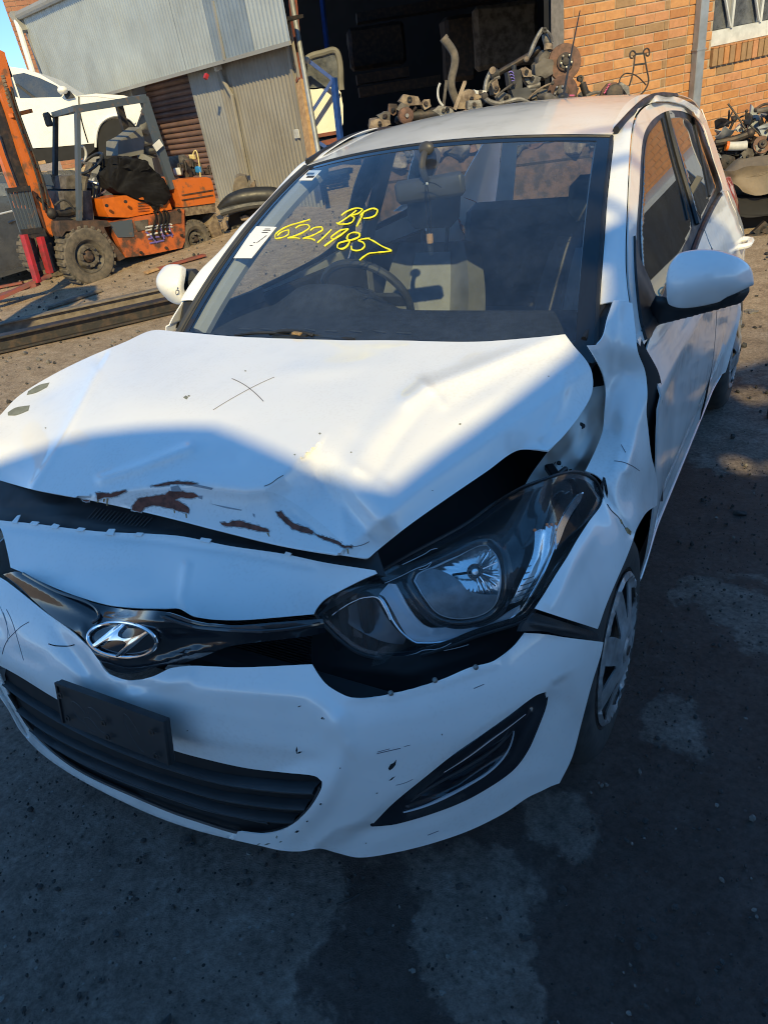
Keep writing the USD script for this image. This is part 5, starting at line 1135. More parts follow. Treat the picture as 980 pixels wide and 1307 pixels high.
# little bottle hanging from the mirror
vt = c + np.array([-.003, -.055, .012])
top_ = at(540, 236, y=1.56); a1 = at(548, 297, y=1.56)
hb_ = thing('hanging_bottle', 'tiny glass scent bottle with wooden cap hanging from the inside mirror', 'air freshener', a1)
part(hb_, 'cord', cat(tube([at(543, 236, y=1.56), at(543.5, 262, y=1.56), at(546, 298, y=1.56)], .0014, 5, 12), tube([at(545, 236, y=1.56), at(549, 262, y=1.56), at(550, 298, y=1.56)], .0014, 5, 12), tube([at(540, 235, y=1.56), at(552, 233, y=1.555), at(563, 239, y=1.56)], .0016, 5, 10)), 'black_cloth')
part(hb_, 'knot', trimesh.creation.icosphere(1, .005).apply_translation(at(545, 234, y=1.556)), 'pale_plastic')
Pc = at(548.5, 304, y=1.56)
part(hb_, 'cap', lathe([(0, .015), (.0105, .014), (.0115, 0), (.010, -.014), (0, -.015)], 16, Pc), 'cork')
part(hb_, 'bottle', lathe([(0, -.015), (.009, -.016), (.0095, -.045), (.006, -.052), (0, -.052)][::-1], 16, Pc), 'clear_glass')
# ------------------------------------------------------------------ buildings of the yard (they stand upright on the sloping yard)
GUP = np.array([.02653682, -.10482555, .99413651])
E1 = np.cross([0, 1, 0], GUP); E1 /= np.linalg.norm(E1); E2 = np.cross(GUP, E1)

class Wall:
    """A wall plane: a runs along it, b up it, n out of it towards the yard."""
    def __init__(s, o, h, up=GUP):
        s.o, s.h, s.up = np.asarray(o, float), np.asarray(h, float), np.asarray(up, float)
        s.n = np.cross(s.h, s.up); s.n /= np.linalg.norm(s.n)
        if (EYE - s.o) @ s.n < 0: s.n = -s.n
        s.inv = np.linalg.inv(np.stack([s.h, s.up, s.n], 1))
    def P(s, a, b, n=0.0):
        return s.o + s.h * a + s.up * b + s.n * n
    def uv(s, u, v, n=0.0):
        q = s.inv @ (on_plane(np.float64(u), np.float64(v), s.o + s.n * n, s.n) - s.o)
        return q[0], q[1]
    def box(s, a0, a1, b0, b1, n0, n1, r=0.0):
        m = rbox(abs(a1 - a0), abs(b1 - b0), abs(n1 - n0), r) if r else trimesh.creation.box((abs(a1 - a0), abs(b1 - b0), abs(n1 - n0)))
        v = np.array(m.vertices) + [(a0 + a1) / 2, (b0 + b1) / 2, (n0 + n1) / 2]
        v = s.o + v[:, :1] * s.h + v[:, 1:2] * s.up + v[:, 2:] * s.n
        m = trimesh.Trimesh(v, m.faces, process=False)
        if m.volume < 0: m.invert()
        return m
    def ext(s, pts, n0, n1):
        m = extrude(pts, n1 - n0); v = np.array(m.vertices)
        v = s.o + v[:, :1] * s.h + v[:, 1:2] * s.up + (v[:, 2:] + n0) * s.n
        m = trimesh.Trimesh(v, m.faces, process=False)
        if m.volume < 0: m.invert()
        return m

# --- brick workshop
BW = Wall(at(780, 30, d=7.3), math.cos(math.radians(50)) * E1 + math.sin(math.radians(50)) * E2)
aL, bL = BW.uv(719.5, 20); a_p0, _ = BW.uv(852, 60); a_p1, _ = BW.uv(879, 60); a_p2, _ = BW.uv(894, 60)
aw, bs = BW.uv(910.5, 30)[0], BW.uv(908, 60)[1]; bs_low = BW.uv(908, 85)[1]
_, brow = BW.uv(720, 37.2)
ROW = .0865; b_ground = -3.2
shop = thing('brick_workshop', 'orange brick workshop wall with steel window behind the car', 'building', BW.P(aL, b_ground))
part(shop, 'wall', cat(BW.box(aL + .004, 9.0, b_ground, bs_low, -.23, -.009), BW.box(aL + .004, aw, bs_low + .001, 3.4, -.23, -.009), BW.box(aw + 1.9, 9.0, bs_low + .001, 3.4, -.23, -.009), BW.box(aw + .001, aw + 1.899, bs + 1.2, 3.4, -.23, -.009)), 'mortar')
bricks = []
r0 = int((b_ground - brow) / ROW) + 1
for r in range(r0, 48):
    b = brow + r * ROW
    off = .12 * (r % 2)
    segs = []
    x = aL - (.125 if r % 2 else .0)
    while x < a_p0 - .01:
        x1 = min(x + .24, a_p0); segs.append((max(x, aL), x1)); x = x1
    segs.append((a_p0, a_p0 + .24)) if a_p1 - a_p0 > .2 else segs.append((a_p0, a_p1))
    segs.append((segs[-1][1], a_p2))
    x = a_p2 - off
    while x < 8.6:
        segs.append((max(x, a_p2), x + .24)); x += .24
    for (x0, x1) in segs:
        if x1 - x0 < .05: continue
        xs_ = [(x0, x1)]
        if x1 > aw and x0 < aw + 1.9 and bs_low - .03 < b < bs + 1.2:
            xs_ = [(x0, aw)] if x0 < aw - .04 else []
            if x1 > aw + 1.94: xs_.append((max(x0, aw + 1.9), x1))
        for (c0, c1) in xs_:
            q, z = proj(BW.P((c0 + c1) / 2, b)); u, v = q[0]
            hd = (c1 - c0) < .16 and abs(c1 - a_p0) < .02
            if v > -25 and u < 1010 and v < 320 and not (v > 128 and u < 880) and not (u > 925 and v > 235): bricks.append((z[0], c0, c1, b, hd, True))
            elif c0 < 8.4: bricks.append((99 + z[0], c0, c1, b, hd, False))
bricks.sort(key=lambda t: t[0])
rest = []
for i, (z, c0, c1, b, hd, vis) in enumerate(bricks):
    m = BW.box(c0 + .005, c1 - .005, b + .005, b + ROW - .005, -.02, rng.normal(0, .0014), r=.004 if vis else 0)
    if i < 298 and vis:
        t_ = 3 if hd or rng.random() < .06 else int(rng.choice([0, 0, 1, 1, 2, 4]))
        part(shop, 'brick', m, f'brick_tone_{t_}', smooth=False)
    else:
        rest.append(m)
if rest: part(shop, 'other_bricks', cat(*rest), 'brick_tone_0', smooth=False, kind='stuff')
# sill of bricks on edge
sill_p = part(shop, 'window_sill', BW.box(aw - .02, aw + 1.9, bs_low, bs - .012, -.22, -.012), 'mortar')
for k in range(24):
    x = aw + .003 + k * .0775
    m = trimesh.creation.box((.066, .235, .10)); v = np.array(m.vertices)
    v = np.stack([v[:, 0], v[:, 1] * .40 + v[:, 2] * .9 * .35, v[:, 1] * -.55 + v[:, 2] * .9], 1)
    hgt = bs - bs_low
    m = BW.box(x, x + .066, bs_low + .004, bs - .016 + 0 * hgt, -.02, .035, r=.005)
    part(sill_p, 'sill_brick', m, f'brick_tone_{[3, 3, 0, 3, 2, 3, 3, 4][k % 8]}', smooth=False)
    part(sill_p, 'sill_brick_top', BW.ext([(x, bs - .013), (x + .066, bs - .013), (x + .066, bs - .004), (x, bs - .004)], -.20, .034), f'brick_tone_{[0, 2, 0, 4][k % 4]}', smooth=False)
# steel window with pivoted sashes
wn = part(shop, 'window', cat(BW.box(aw, aw + 1.9, bs, bs + .14, -.12, -.07), BW.box(aw, aw + .04, bs + .141, bs + 1.2, -.12, -.07)), 'window_grey')
a_m = [BW.uv(u, 40)[0] for u in (938, 974)]; pitch_ = a_m[1] - a_m[0]
for k in range(6):
    x0 = a_m[0] + (k - 1) * pitch_; x1 = x0 + pitch_
    if x0 + .01 < aw: x0 = aw + .04
    if x1 > aw + 1.9: break
    part(wn, 'mullion', BW.box(x1 - .014, x1 + .014, bs + .14, bs + 1.2, -.13, -.05), 'window_grey')
    part(wn, 'pane', BW.box(x0 + .02, x1 - .016, bs + .145, bs + 1.2, -.115, -.110), 'factory_glass')
    tri = [(x1 - .018, bs + .16), (x1 - .018, bs + .62), (x1 - .20, bs + .62)]
    part(wn, 'sash_stay', BW.ext(tri, -.09, -.08), 'zinc_grey')
    part(wn, 'stay_bar', bar(BW.P(x1 - .018, bs + .155, -.06), BW.P(x1 - .205, bs + .63, -.06), .018), 'window_grey')
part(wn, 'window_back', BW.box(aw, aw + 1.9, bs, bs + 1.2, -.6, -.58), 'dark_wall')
# rolled steel post
part(shop, 'post', cat(BW.box(a_p2 - .115, a_p2 - .012, b_ground, 3.4, .002, .09, r=.006)), 'galvanised', label='grey steel post fixed against the brick wall')
part(shop, 'post_bracket', cat(*[BW.box(a_p2 - .125, a_p2 - .002, b, b + .012, .0, .094) for b in (-.38, .55)]), 'galvanised')
# shed roofline and dark interior behind the wide doorway
SH_d = np.array([-.94295876, .33290236, .00218997])
SW = Wall(at(385, 150, d=10.5), SH_d)
def so(u, v, n=0.0): return SW.uv(u, v, n)
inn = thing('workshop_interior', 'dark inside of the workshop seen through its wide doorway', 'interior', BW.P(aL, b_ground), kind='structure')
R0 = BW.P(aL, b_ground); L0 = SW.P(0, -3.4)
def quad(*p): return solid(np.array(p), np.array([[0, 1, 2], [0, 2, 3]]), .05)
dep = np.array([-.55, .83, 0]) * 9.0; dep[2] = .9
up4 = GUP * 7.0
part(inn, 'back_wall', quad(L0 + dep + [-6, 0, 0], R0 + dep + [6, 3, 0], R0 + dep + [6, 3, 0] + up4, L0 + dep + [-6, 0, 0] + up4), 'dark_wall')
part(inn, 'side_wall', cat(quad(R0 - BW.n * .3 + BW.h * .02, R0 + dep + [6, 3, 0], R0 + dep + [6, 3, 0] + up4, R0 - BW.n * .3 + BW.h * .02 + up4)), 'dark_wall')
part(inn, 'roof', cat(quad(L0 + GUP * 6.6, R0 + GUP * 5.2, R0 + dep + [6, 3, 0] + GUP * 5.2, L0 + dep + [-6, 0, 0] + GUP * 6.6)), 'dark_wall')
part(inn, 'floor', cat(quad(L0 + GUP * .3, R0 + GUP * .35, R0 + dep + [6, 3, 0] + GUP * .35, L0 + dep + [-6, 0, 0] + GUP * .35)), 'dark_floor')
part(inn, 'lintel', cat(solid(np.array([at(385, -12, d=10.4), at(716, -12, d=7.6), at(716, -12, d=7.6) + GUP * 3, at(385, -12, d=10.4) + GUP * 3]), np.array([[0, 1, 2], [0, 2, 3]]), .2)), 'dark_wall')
for i, (u0, v0, u1, v1, d, m) in enumerate([(455, 96, 520, 108, 14, 'steel_dark'), (458, 112, 560, 124, 14, 'steel_dark'), (455, 20, 640, 27, 14.5, 'steel_dark')]):
    a, b = at(u0, (v0 + v1) / 2, d=d), at(u1, (v0 + v1) / 2 - (u1 - u0) * .16, d=d)
    part(inn, 'shelf_beam', bar(a, b, .5, .16), m)
for (u, v, d, sx, sy, szz, lab) in ((645, 45, 11.5, 1.0, .25, .85, 'dim pale car door leaning deep inside the workshop'), (585, 62, 12.0, .5, .5, .9, 'dim engine crate on a shelf inside the workshop'), (480, 60, 14.5, 1.1, .6, .7, 'dark bundle on the upper shelf inside the workshop')):
    c = at(u, v, d=d); m = jitter(sub(sub(rbox(sx, sy, szz, .06))), .05, 4, int(u)); m.apply_transform(trimesh.transformations.rotation_matrix(.6, (0, 0, 1))); m.apply_translation(c)
    whole('stored_part', m, 'steel_dusty' if sy < .3 else 'steel_dark', lab, 'car part')

# --- corrugated shed on the left
shed = thing('corrugated_shed', 'old corrugated iron shed with brown roller door behind the forklift', 'shed', SW.P(0, -2.6))
OV = .24
def corr(a0, a1, blo, bhi, n, pitch=.094, amp=.011):
    """Corrugated sheet; blo and bhi give the lower and upper edge along the wall."""
    A = np.arange(a0, a1 + 1e-6, pitch / 6); lo = np.array([blo(a) for a in A]); hi = np.array([bhi(a) for a in A])
    nn = n + amp * np.cos(2 * np.pi * A / pitch)
    rows = [SW.o + A[:, None] * SW.h + (lo * (1 - t) + hi * t)[:, None] * SW.up + nn[:, None] * SW.n for t in (0, .5, 1)]
    v, f = face_to(*grid_mesh(np.array(rows)), EYE)
    return solid(v, f, .0015)
eA, eB = so(371, 51.4, OV), so(153, 113.5, OV)
eave = lambda a: eA[1] + (eB[1] - eA[1]) * (a - eA[0]) / (eB[0] - eA[0])
tA, tB = so(68.5, 2, OV), so(28, 21, OV)
gut = lambda a: tB[1] + (tA[1] - tB[1]) * (a - tB[0]) / (tA[0] - tB[0])
a_end = tB[0]
cuts = [eA[0], so(326, 64, OV)[0], so(276, 78, OV)[0]]
a = cuts[-1]
while a < a_end - .3: a += .92; cuts.append(min(a, a_end))
if cuts[-1] < a_end: cuts[-1] = a_end
for i, (a0, a1) in enumerate(zip(cuts[:-1], cuts[1:])):
    part(shed, 'wall_sheet', corr(a0, a1 + .02, eave, lambda a: min(gut(a), eave(a) + 3.4), OV + .003 * (i % 2)), ['zinc_light', 'zinc_blue', 'zinc_light', 'zinc_light'][min(i, 3)], smooth=True, label='bluish replacement sheet' if i == 1 else None)
part(shed, 'eave_flashing', bar(SW.P(eA[0], eA[1] - .02, OV + .012), SW.P(a_end, eave(a_end) - .02, OV + .012), .03, .05, GUP), 'zinc_grey')
part(shed, 'soffit', cat(*[SW.box(eA[0] + .02, a_end, eave((eA[0] + a_end) / 2) + .25, eave((eA[0] + a_end) / 2) + .29, -.05, OV - .02)]), 'steel_dark')
part(shed, 'gutter', tube([SW.P(a, gut(a) + .03, OV + .05) for a in np.linspace(a_end + .05, eA[0], 6)], .075, 10), 'zinc_grey')
part(shed, 'corner_flashing', cat(bar(SW.P(a_end, eave(a_end), OV + .0), SW.P(a_end, gut(a_end), OV + .0), .07, .05, SW.n), bar(SW.P(a_end - .06, gut(a_end) - .25, OV + .05), SW.P(a_end + .14, gut(a_end) + .1, OV + .1), .16, .1, GUP)), 'zinc_grey')
a_r, _ = so(392, 150); a_mid = so(290, 150)[0]; a_dr = so(252, 140)[0]; a_dl = so(178, 150)[0]; b_base = so(300, 262)[1] - .25
flat = lambda a: b_base
topw = lambda a: eave(a) + .28
n_l = 5
xs_ = np.linspace(a_r, a_mid, 4)
for i in range(3): part(shed, 'lower_sheet', corr(xs_[i], xs_[i + 1] + .02, flat, topw, .003 * (i % 2)), 'zinc_brown', smooth=True)
xs_ = np.linspace(a_mid, a_dr, 3)
for i in range(2): part(shed, 'lower_sheet', corr(xs_[i], xs_[i + 1] + .01, flat, topw, .003 * (i % 2), amp=.008), 'zinc_grey', smooth=True)
part(shed, 'lower_sheet', corr(a_dl, a_end, flat, topw, 0), 'zinc_brown', smooth=True)
part(shed, 'downpipe', tube([SW.P(so(282, 70)[0], eave(0) - .0, .10), SW.P(so(284, 78)[0], eave(0) - .25, .06), SW.P(so(300, 120)[0], so(300, 120)[1], .06), SW.P(so(320, 222)[0], so(320, 222)[1], .06)], .032, 8), 'zinc_brown')
part(shed, 'downpipe_upper', bar(SW.P(so(273, 0, OV)[0], so(273, 0, OV)[1], OV + .02), SW.P(so(288, 76, OV)[0], so(288, 76, OV)[1], OV + .02), .04, .03, SW.n), 'zinc_grey')
rd = part(shed, 'roller_door', SW.box(a_dr, a_dl, b_base, eave(a_dr) + .25, -.34, -.30), 'door_brown')
bt = eave(a_dr) + .05; z_ = b_base; pitch = .092
prof = [(0, -.30), (.012, -.268), (.046, -.258), (.080, -.268), (.090, -.30)]
while z_ < bt:
    V_ = []
    for dz, nn in prof: V_.append([SW.P(a_dr + .02, z_ + dz, nn), SW.P(a_dl - .02, z_ + dz, nn)])
    v, f = face_to(*grid_mesh(np.array(V_)), EYE)
    part(rd, 'slat', solid(v, f, .003), 'door_brown', smooth=60); z_ += pitch
part(shed, 'door_jamb', SW.box(a_dr - .03, a_dr + .015, b_base, bt + .2, -.34, .012), 'zinc_grey'); part(shed, 'door_jamb', SW.box(a_dl - .015, a_dl + .03, b_base, bt + .2, -.34, .012), 'zinc_grey')
part(shed, 'security_light', cat(SW.box(so(285, 84)[0] - .04, so(285, 84)[0] + .04, so(285, 84)[1] - .05, so(285, 84)[1] + .05, .04, .16, r=.02)), 'pale_plastic')
part(shed, 'door_sticker', SW.box(so(380, 170)[0] - .07, so(380, 170)[0] + .07, so(380, 170)[1] - .06, so(380, 170)[1] + .06, .012, .03, r=.01), 'pale_plastic')
part(shed, 'red_lever', bar(at(262, 100, d=11.0), at(264, 94, d=11.0), .05), 'red_paint')
part(shed, 'tin_edge', cat(bar(SW.P(*so(394, 200), .03), SW.P(*so(368, 52), .03), .05, .03, SW.n)), 'zinc_brown')
part(shed, 'end_post', cat(bar(at(371, -30, d=10.2), at(383, 103, d=10.2), .10, .08, SW.n)), 'red_oxide', label='red oxide steel end post')
part(shed, 'end_timber', cat(bar(at(383, 104, d=10.15), at(400, 215, d=10.15), .15, .06, SW.n)), 'timber', label='rough timber nailed to the end post')
part(shed, 'end_pipe', tube([at(368, -30, d=10.0), at(373, 3, d=10.0), at(406, 192, d=10.0), at(411, 222, d=10.0)], .035, 10), 'galvanised')
for k in range(4): part(shed, 'splinter', bar(at(367 + k * 2, 30 + k * 14, d=10.1), at(372 + k * 2, 44 + k * 14, d=10.1), .03), 'timber')
# --- brick end wall at the far left
FW = Wall(at(22, 7, d=15.2), np.array([.80, .60, 0.0])); fa0 = FW.uv(4, 3)[0]
fbw = thing('brick_end_wall', 'tall red brick end wall above the shed at the far left', 'building', FW.P(fa0, -4))
part(fbw, 'wall', FW.box(fa0 + .01, 3, -5, 3, -.3, -.012), 'mortar')
bb = []
for r in range(-36, 30):
    for k in range(11):
        x = fa0 + k * .24 - (.12 if r % 2 else 0); x0 = max(x, fa0)
        bb.append(FW.box(x0 + .004, x + .236, r * .0865 + .005, r * .0865 + .0815, -.02, rng.normal(0, .002)))
part(fbw, 'bricks', cat(*bb), 'far_brick', smooth=False, kind='stuff')
part(fbw, 'white_pipe', tube([at(18, 22, d=14.9), at(21, 25, d=14.8), at(42, 92, d=14.8), at(52, 130, d=14.8)], .055, 8), 'white_pipe')
# ------------------------------------------------------------------ forklift
FO = on_ground(112, 360); fh = np.array([-.22, -.975, 0]); fh -= GUP * (fh @ GUP); fh /= np.linalg.norm(fh); fs = np.cross(fh, GUP)
if fs @ (EYE - FO) < 0: fs = -fs
FO = FO - fs * .52
class Side:
    """Flat-on drawing board: outlines on the plane that lies s metres towards the viewer from the forklift's middle."""
    def __init__(k, o, n): k.o, k.n = o, n
    def p(k, u, v, s): return on_plane(np.float64(u), np.float64(v), k.o + k.n * s, k.n)
    def slab(k, out, s1, s0, r=0):
        q = np.array(out, float); P = np.array([k.p(u, v, s1) for u, v in q])
        pl = sg.Polygon(q)
        if pl.exterior.is_ccw: pass
        tv, tf = trimesh.creation.triangulate_polygon(pl, engine='earcut') if False else (None, None)
        ex = extrude(pl, 1.0); vv = np.array(ex.vertices)
        W_ = np.array([k.p(u, v, s1) for u, v in vv[:, :2]]) - k.n * (s1 - s0) * (1 - vv[:, 2:])
        m = trimesh.Trimesh(W_, ex.faces, process=False)
        if m.volume < 0: m.invert()
        return m
B = Side(FO, fs)
z2 = lambda *a: [(x / 3.92, 200 + y / 3.92) for x, y in a]
z5 = lambda *a: [(20 + x / 4.9, 100 + y / 4.9) for x, y in a]
z6 = lambda *a: [(200 + x / 7, 180 + y / 7) for x, y in a]
z1 = lambda *a: [(x / 3.92, y / 3.92) for x, y in a]
fk = thing('forklift', 'weathered orange forklift with black load grid parked at the left', 'forklift', FO)
def fp(name, mesh, m, parent=fk, label=None, smooth=30): return part(parent, name, mesh, m, smooth, label)
fp('chassis', B.slab(z2((535, 335), (700, 300), (922, 262), (926, 420), (912, 455), (740, 490), (628, 503), (590, 420), (555, 350)), .54, -.5), 'orange_worn', label='scraped orange side panel with paint scribble')
for i, q in enumerate([z2((545, 330), (660, 312), (672, 400), (590, 402)), z2((672, 322), (740, 312), (742, 360), (690, 372)), z2((780, 292), (905, 268), (908, 330), (800, 345))]):
    fp('side_plate', B.slab(q, .552, .53), ['guard_blue', 'steel_dusty', 'steel_rusty'][i])
fp('engine_cover', B.slab(z2((510, 210), (620, 192), (840, 200), (862, 262), (760, 280), (640, 303), (545, 300), (522, 260)), .46, -.42), 'orange_bright', label='bright orange cover under the seat')
for k in range(4):
    a, b = z2((690, 232 + k * 13), (745, 226 + k * 13)); fp('cover_slot', bar(B.p(*a, .465), B.p(*b, .465), .012, .018, fs), 'orange_worn')
cw = fp('counterweight', B.slab(z6((155, 345), (440, 318), (480, 330), (498, 370), (528, 520), (520, 550), (232, 588)), .54, -.54), 'orange_paint', label='chipped orange counterweight')
fp('counterweight_base', B.slab(z6((233, 590), (522, 553), (530, 632), (262, 668)), .52, -.52), 'alloy_tan', cw)
for y in (455, 500):
    a, b = z6((225, y + 25), (500, y - 20)); fp('groove', bar(B.p(*a, .545), B.p(*b, .545), .012, .02, fs), 'steel_rusty', cw)
fp('tail_skirt', B.slab(z6((520, 640), (548, 700), (590, 840), (575, 868), (515, 872), (455, 765), (500, 700)), .50, -.50), 'alloy_tan')
fp('front_step', B.slab(z2((300, 322), (535, 318), (560, 345), (520, 352), (545, 400), (628, 505), (598, 520), (520, 400), (500, 362), (330, 372), (310, 400), (300, 370)), .58, .25), 'steel_rusty')
fp('under_body', B.slab(z2((560, 400), (900, 400), (915, 470), (640, 505)), .44, -.46), 'steel_dark')
def fk_wheel(name, c, R, w, label):
    ax = fs
    t = lathe([(R * .52, -w), (R * .9, -w), (R * .97, -w + .03), (R * .97, -.03), (R * .9, 0), (R * .72, .006), (R * .60, -.01), (R * .52, -.02)][::-1], 40, c, ax)
    W_ = fp(name, t, 'rubber_dusty', label=label)
    e1 = fh; e2 = GUP
    for k in range(24):
        a = 2 * math.pi * k / 24; d = e1 * math.cos(a) + e2 * math.sin(a); tn = -e1 * math.sin(a) + e2 * math.cos(a)
        fp('lug', bar(c + d * R * .975 - ax * .01, c + d * R * .975 - ax * (w - .01), .05, .035, d, r=.006), 'rubber_dusty', W_)
    fp('rim', lathe([(0, -.06), (R * .22, -.05), (R * .24, -.02), (R * .36, -.02), (R * .44, -.07), (R * .50, -.03), (R * .56, -.005), (R * .56, -.03), (R * .5, -.1), (0, -.12)], 32, c, ax), 'steel_dusty', W_)
    fp('hub', lathe([(0, .015), (R * .10, .012), (R * .13, -.01), (R * .2, -.03), (0, -.03)], 20, c, ax), 'steel_rusty', W_)
    for k in range(8):
        a = 2 * math.pi * k / 8; d = e1 * math.cos(a) + e2 * math.sin(a); fp('wheel_nut', lathe([(0, .012), (.018, .012), (.018, -.02), (0, -.02)], 6, c + d * R * .31, ax), 'steel_dusty', W_)
    return W_
cF = B.p(115, 327, .60); RF = .355
fk_wheel('wheel', cF, RF, .24, 'large front forklift wheel with lugged tyre'); cR = B.p(251, 305, .52); fk_wheel('wheel', cR, .245, .17, 'small rear forklift wheel')
fk_wheel('wheel', cF - fs * 1.0, RF, .24, 'far front forklift wheel'); fk_wheel('wheel', cR - fs * .85, .245, .17, 'far rear forklift wheel')
# mast, carriage and forks
mast = fp('mast', B.slab([(-2, 62), (6, 66), (11, 86), (18, 118), (26, 150), (45, 198), (63, 250), (69, 264), (67, 302), (58, 290), (42, 246), (24, 192), (9, 142), (-2, 112)], .36, .26), 'orange_paint', label='orange mast rail rising out of the picture')
fp('mast_lettering', cat(*[bar(B.p(1.5 + k * 1.35, 98 + k * 5.2, .365), B.p(5.5 + k * 1.35, 96.5 + k * 5.2, .365), .03, .012, fs) for k in range(8)]), 'alloy_tan', mast)
fp('mast_channel', B.slab([(-3, 120), (8, 150), (22, 192), (40, 246), (48, 268), (36, 262), (22, 232), (8, 196), (-3, 160)], .30, .2), 'steel_dark', mast)
fp('mast_rail', B.slab([(-3, 168), (6, 196), (20, 234), (30, 262), (24, 262), (10, 226), (-3, 188)], .36, .28), 'orange_paint', mast)
fp('mast', B.slab([(-22, 40), (-14, 60), (0, 110), (20, 170), (44, 238), (50, 262), (40, 258), (8, 175), (-22, 90)], -.26, -.36), 'orange_paint', label='far orange mast rail')
fp('mast_tie', cat(bar(B.p(14, 147, .38), B.p(39, 141, .10), .05, .04), bar(B.p(54, 262, .3), B.p(54, 262, .3) - fs * .7, .08, .08)), 'orange_paint', mast)
fp('mast_foot', B.slab(z2((150, 155), (250, 290), (305, 560), (262, 585), (208, 360)), .30, .2), 'steel_dark', mast)
fp('lift_chain', tube([B.p(3, 66, .2), B.p(9, 84, .2), B.p(14, 98, .2)], .022, 6), 'steel_dark', mast)
fp('tilt_ram', cat(tube([B.p(66, 272, .32), B.p(84, 272, .3), B.p(100, 268, .3)], .045, 8), trimesh.creation.icosphere(2, .07).apply_translation(B.p(65, 272, .34)), tube([B.p(46, 250, .34), B.p(58, 262, .34), B.p(68, 280, .34)], .03, 7)), 'steel_dark')
gr = fp('load_grid', cat(bar(B.p(8, 243, .45), B.p(38, 239.5, .45), .05, .05), bar(B.p(26, 296, .45), B.p(53, 293, .45), .05, .06)), 'steel_dark', label='black load backrest grid')
for k in range(7):
    f = k / 6; fp('grid_bar', bar(B.p(9 + 28 * f, 243 - 3 * f, .45), B.p(27 + 25 * f, 296 - 3 * f, .45), .016, .03), 'guard_blue', gr)
fp('carriage', cat(bar(B.p(30, 300, .42), B.p(56, 296, .42), .1, .09), bar(B.p(46, 340, .42), B.p(62, 336, .42), .1, .1), bar(B.p(38, 300, .40), B.p(52, 355, .40), .06, .06), bar(B.p(60, 310, .36), B.p(72, 345, .36), .07, .07)), 'steel_dark')
for i, (a, b, c_, lab) in enumerate((((30, 299), (48, 360), (-40, 388), 'red fork arm nearest the black grid'), ((51, 302), (63.5, 348), (-40, 398), 'second red fork arm'))):
    A, Bb = B.p(*a, .5), B.p(*b, .5); C = on_ground(*c_, .04)
    Fk = fp('fork', bar(A, Bb, .085, .05), 'red_paint', label=lab)
    fp('blade', bar(Bb + [0, 0, -.02], C, .12, .04), 'fork_red', Fk)
# overhead guard
def post(a, b, w, s0=.46, s1=None, d=.07, m='guard_blue'):
    return bar(B.p(*a, s0), B.p(*b, s0 if s1 is None else s1), w, d, fs)
cz = lambda *a: z5(*a)
ohg = fp('overhead_guard', cat(bar(B.p(95, 139, .46), B.p(184, 125.5, .46), .08, .075, fs)), 'guard_blue', label='blue grey overhead guard')
fp('guard_post', post((98.5, 138), (101, 284), .045), 'guard_blue', ohg); fp('guard_post', post((183, 124), (221, 240), .105), 'guard_blue', ohg)
far = lambda u, v: B.p(u, v, -.40)
fp('guard_post', bar(far(71, 146), far(70, 262), .05, .06, fs), 'steel_dark', ohg); fp('guard_post', bar(far(151, 131), far(172, 206), .09, .06, fs), 'steel_dark', ohg)
fp('guard_beam', bar(B.p(96, 138, .46), far(69, 146), .06, .06), 'guard_blue', ohg); fp('guard_beam', bar(B.p(184, 124, .46), far(150, 130), .07, .07), 'guard_blue', ohg); fp('guard_beam', bar(far(69, 146), far(150, 131), .06, .06), 'guard_blue', ohg)
for k in range(5):
    f = (k + 1) / 6; fp('guard_bar', bar(B.p(96 + 88 * f, 138 - 13.5 * f, .46), far(69 + 81 * f, 146 - 15 * f), .025, .03), 'guard_blue', ohg)
fp('white_label', bar(B.p(199, 181, .53), B.p(204, 189, .53), .13, .012, fs), 'white_pipe', ohg)
fp('guard_mirror', cat(rbox(.12, .05, .16, .02).apply_translation(far(61, 152)), tube([far(69, 150), far(62, 146), far(58, 150)], .012, 6)), 'steel_dark', ohg)
fp('grab_handle', tube([B.p(*p_, .44) for p_ in z5((395, 430), (425, 430), (436, 450), (434, 500), (420, 515), (398, 512))], .016, 6, 20), 'pale_plastic', ohg)
scF = B.p(116, 208, .05); fp('steering_wheel', tube([scF + .19 * (fs * math.cos(a) + (GUP * .45 + fh * -.9) * math.sin(a)) for a in np.linspace(0, 2 * np.pi, 28, endpoint=False)], .018, 7, closed=True), 'black_plastic')
fp('steering_column', cat(tube([scF, B.p(107, 232, .05), B.p(104, 262, .05)], .045, 8), tube([scF - fs * .19, scF + fs * .19], .014, 6)), 'steel_dusty')
fp('dash_box', cat(B.slab(z5((300, 705), (470, 700), (492, 890), (395, 895), (310, 860)), .3, -.3), B.slab(z5((318, 610), (370, 600), (375, 690), (316, 690)), .2, -.1)), 'steel_dusty')
fp('seat_back', sub(B.slab(z5((640, 390), (700, 360), (780, 300), (805, 380), (800, 470), (700, 490), (640, 480)), -.05, -.35)), 'tank_grey')
fp('lever', cat(*[tube([B.p(118 + k * 3, 262 - k, .15), B.p(122 + k * 4, 240 - k * 2, .15)], .012, 6) for k in range(3)]), 'steel_dark')
for k, x in enumerate((770, 795, 815, 832)):
    fp('hanging_cord', tube([B.p(*p_, .57) for p_ in z2((x, 270), (x + 8, 320), (x - 6 + 4 * k, 370), (x + 6 + 5 * k, 410 - 10 * k))], .014, 6, 16), 'black_cloth')
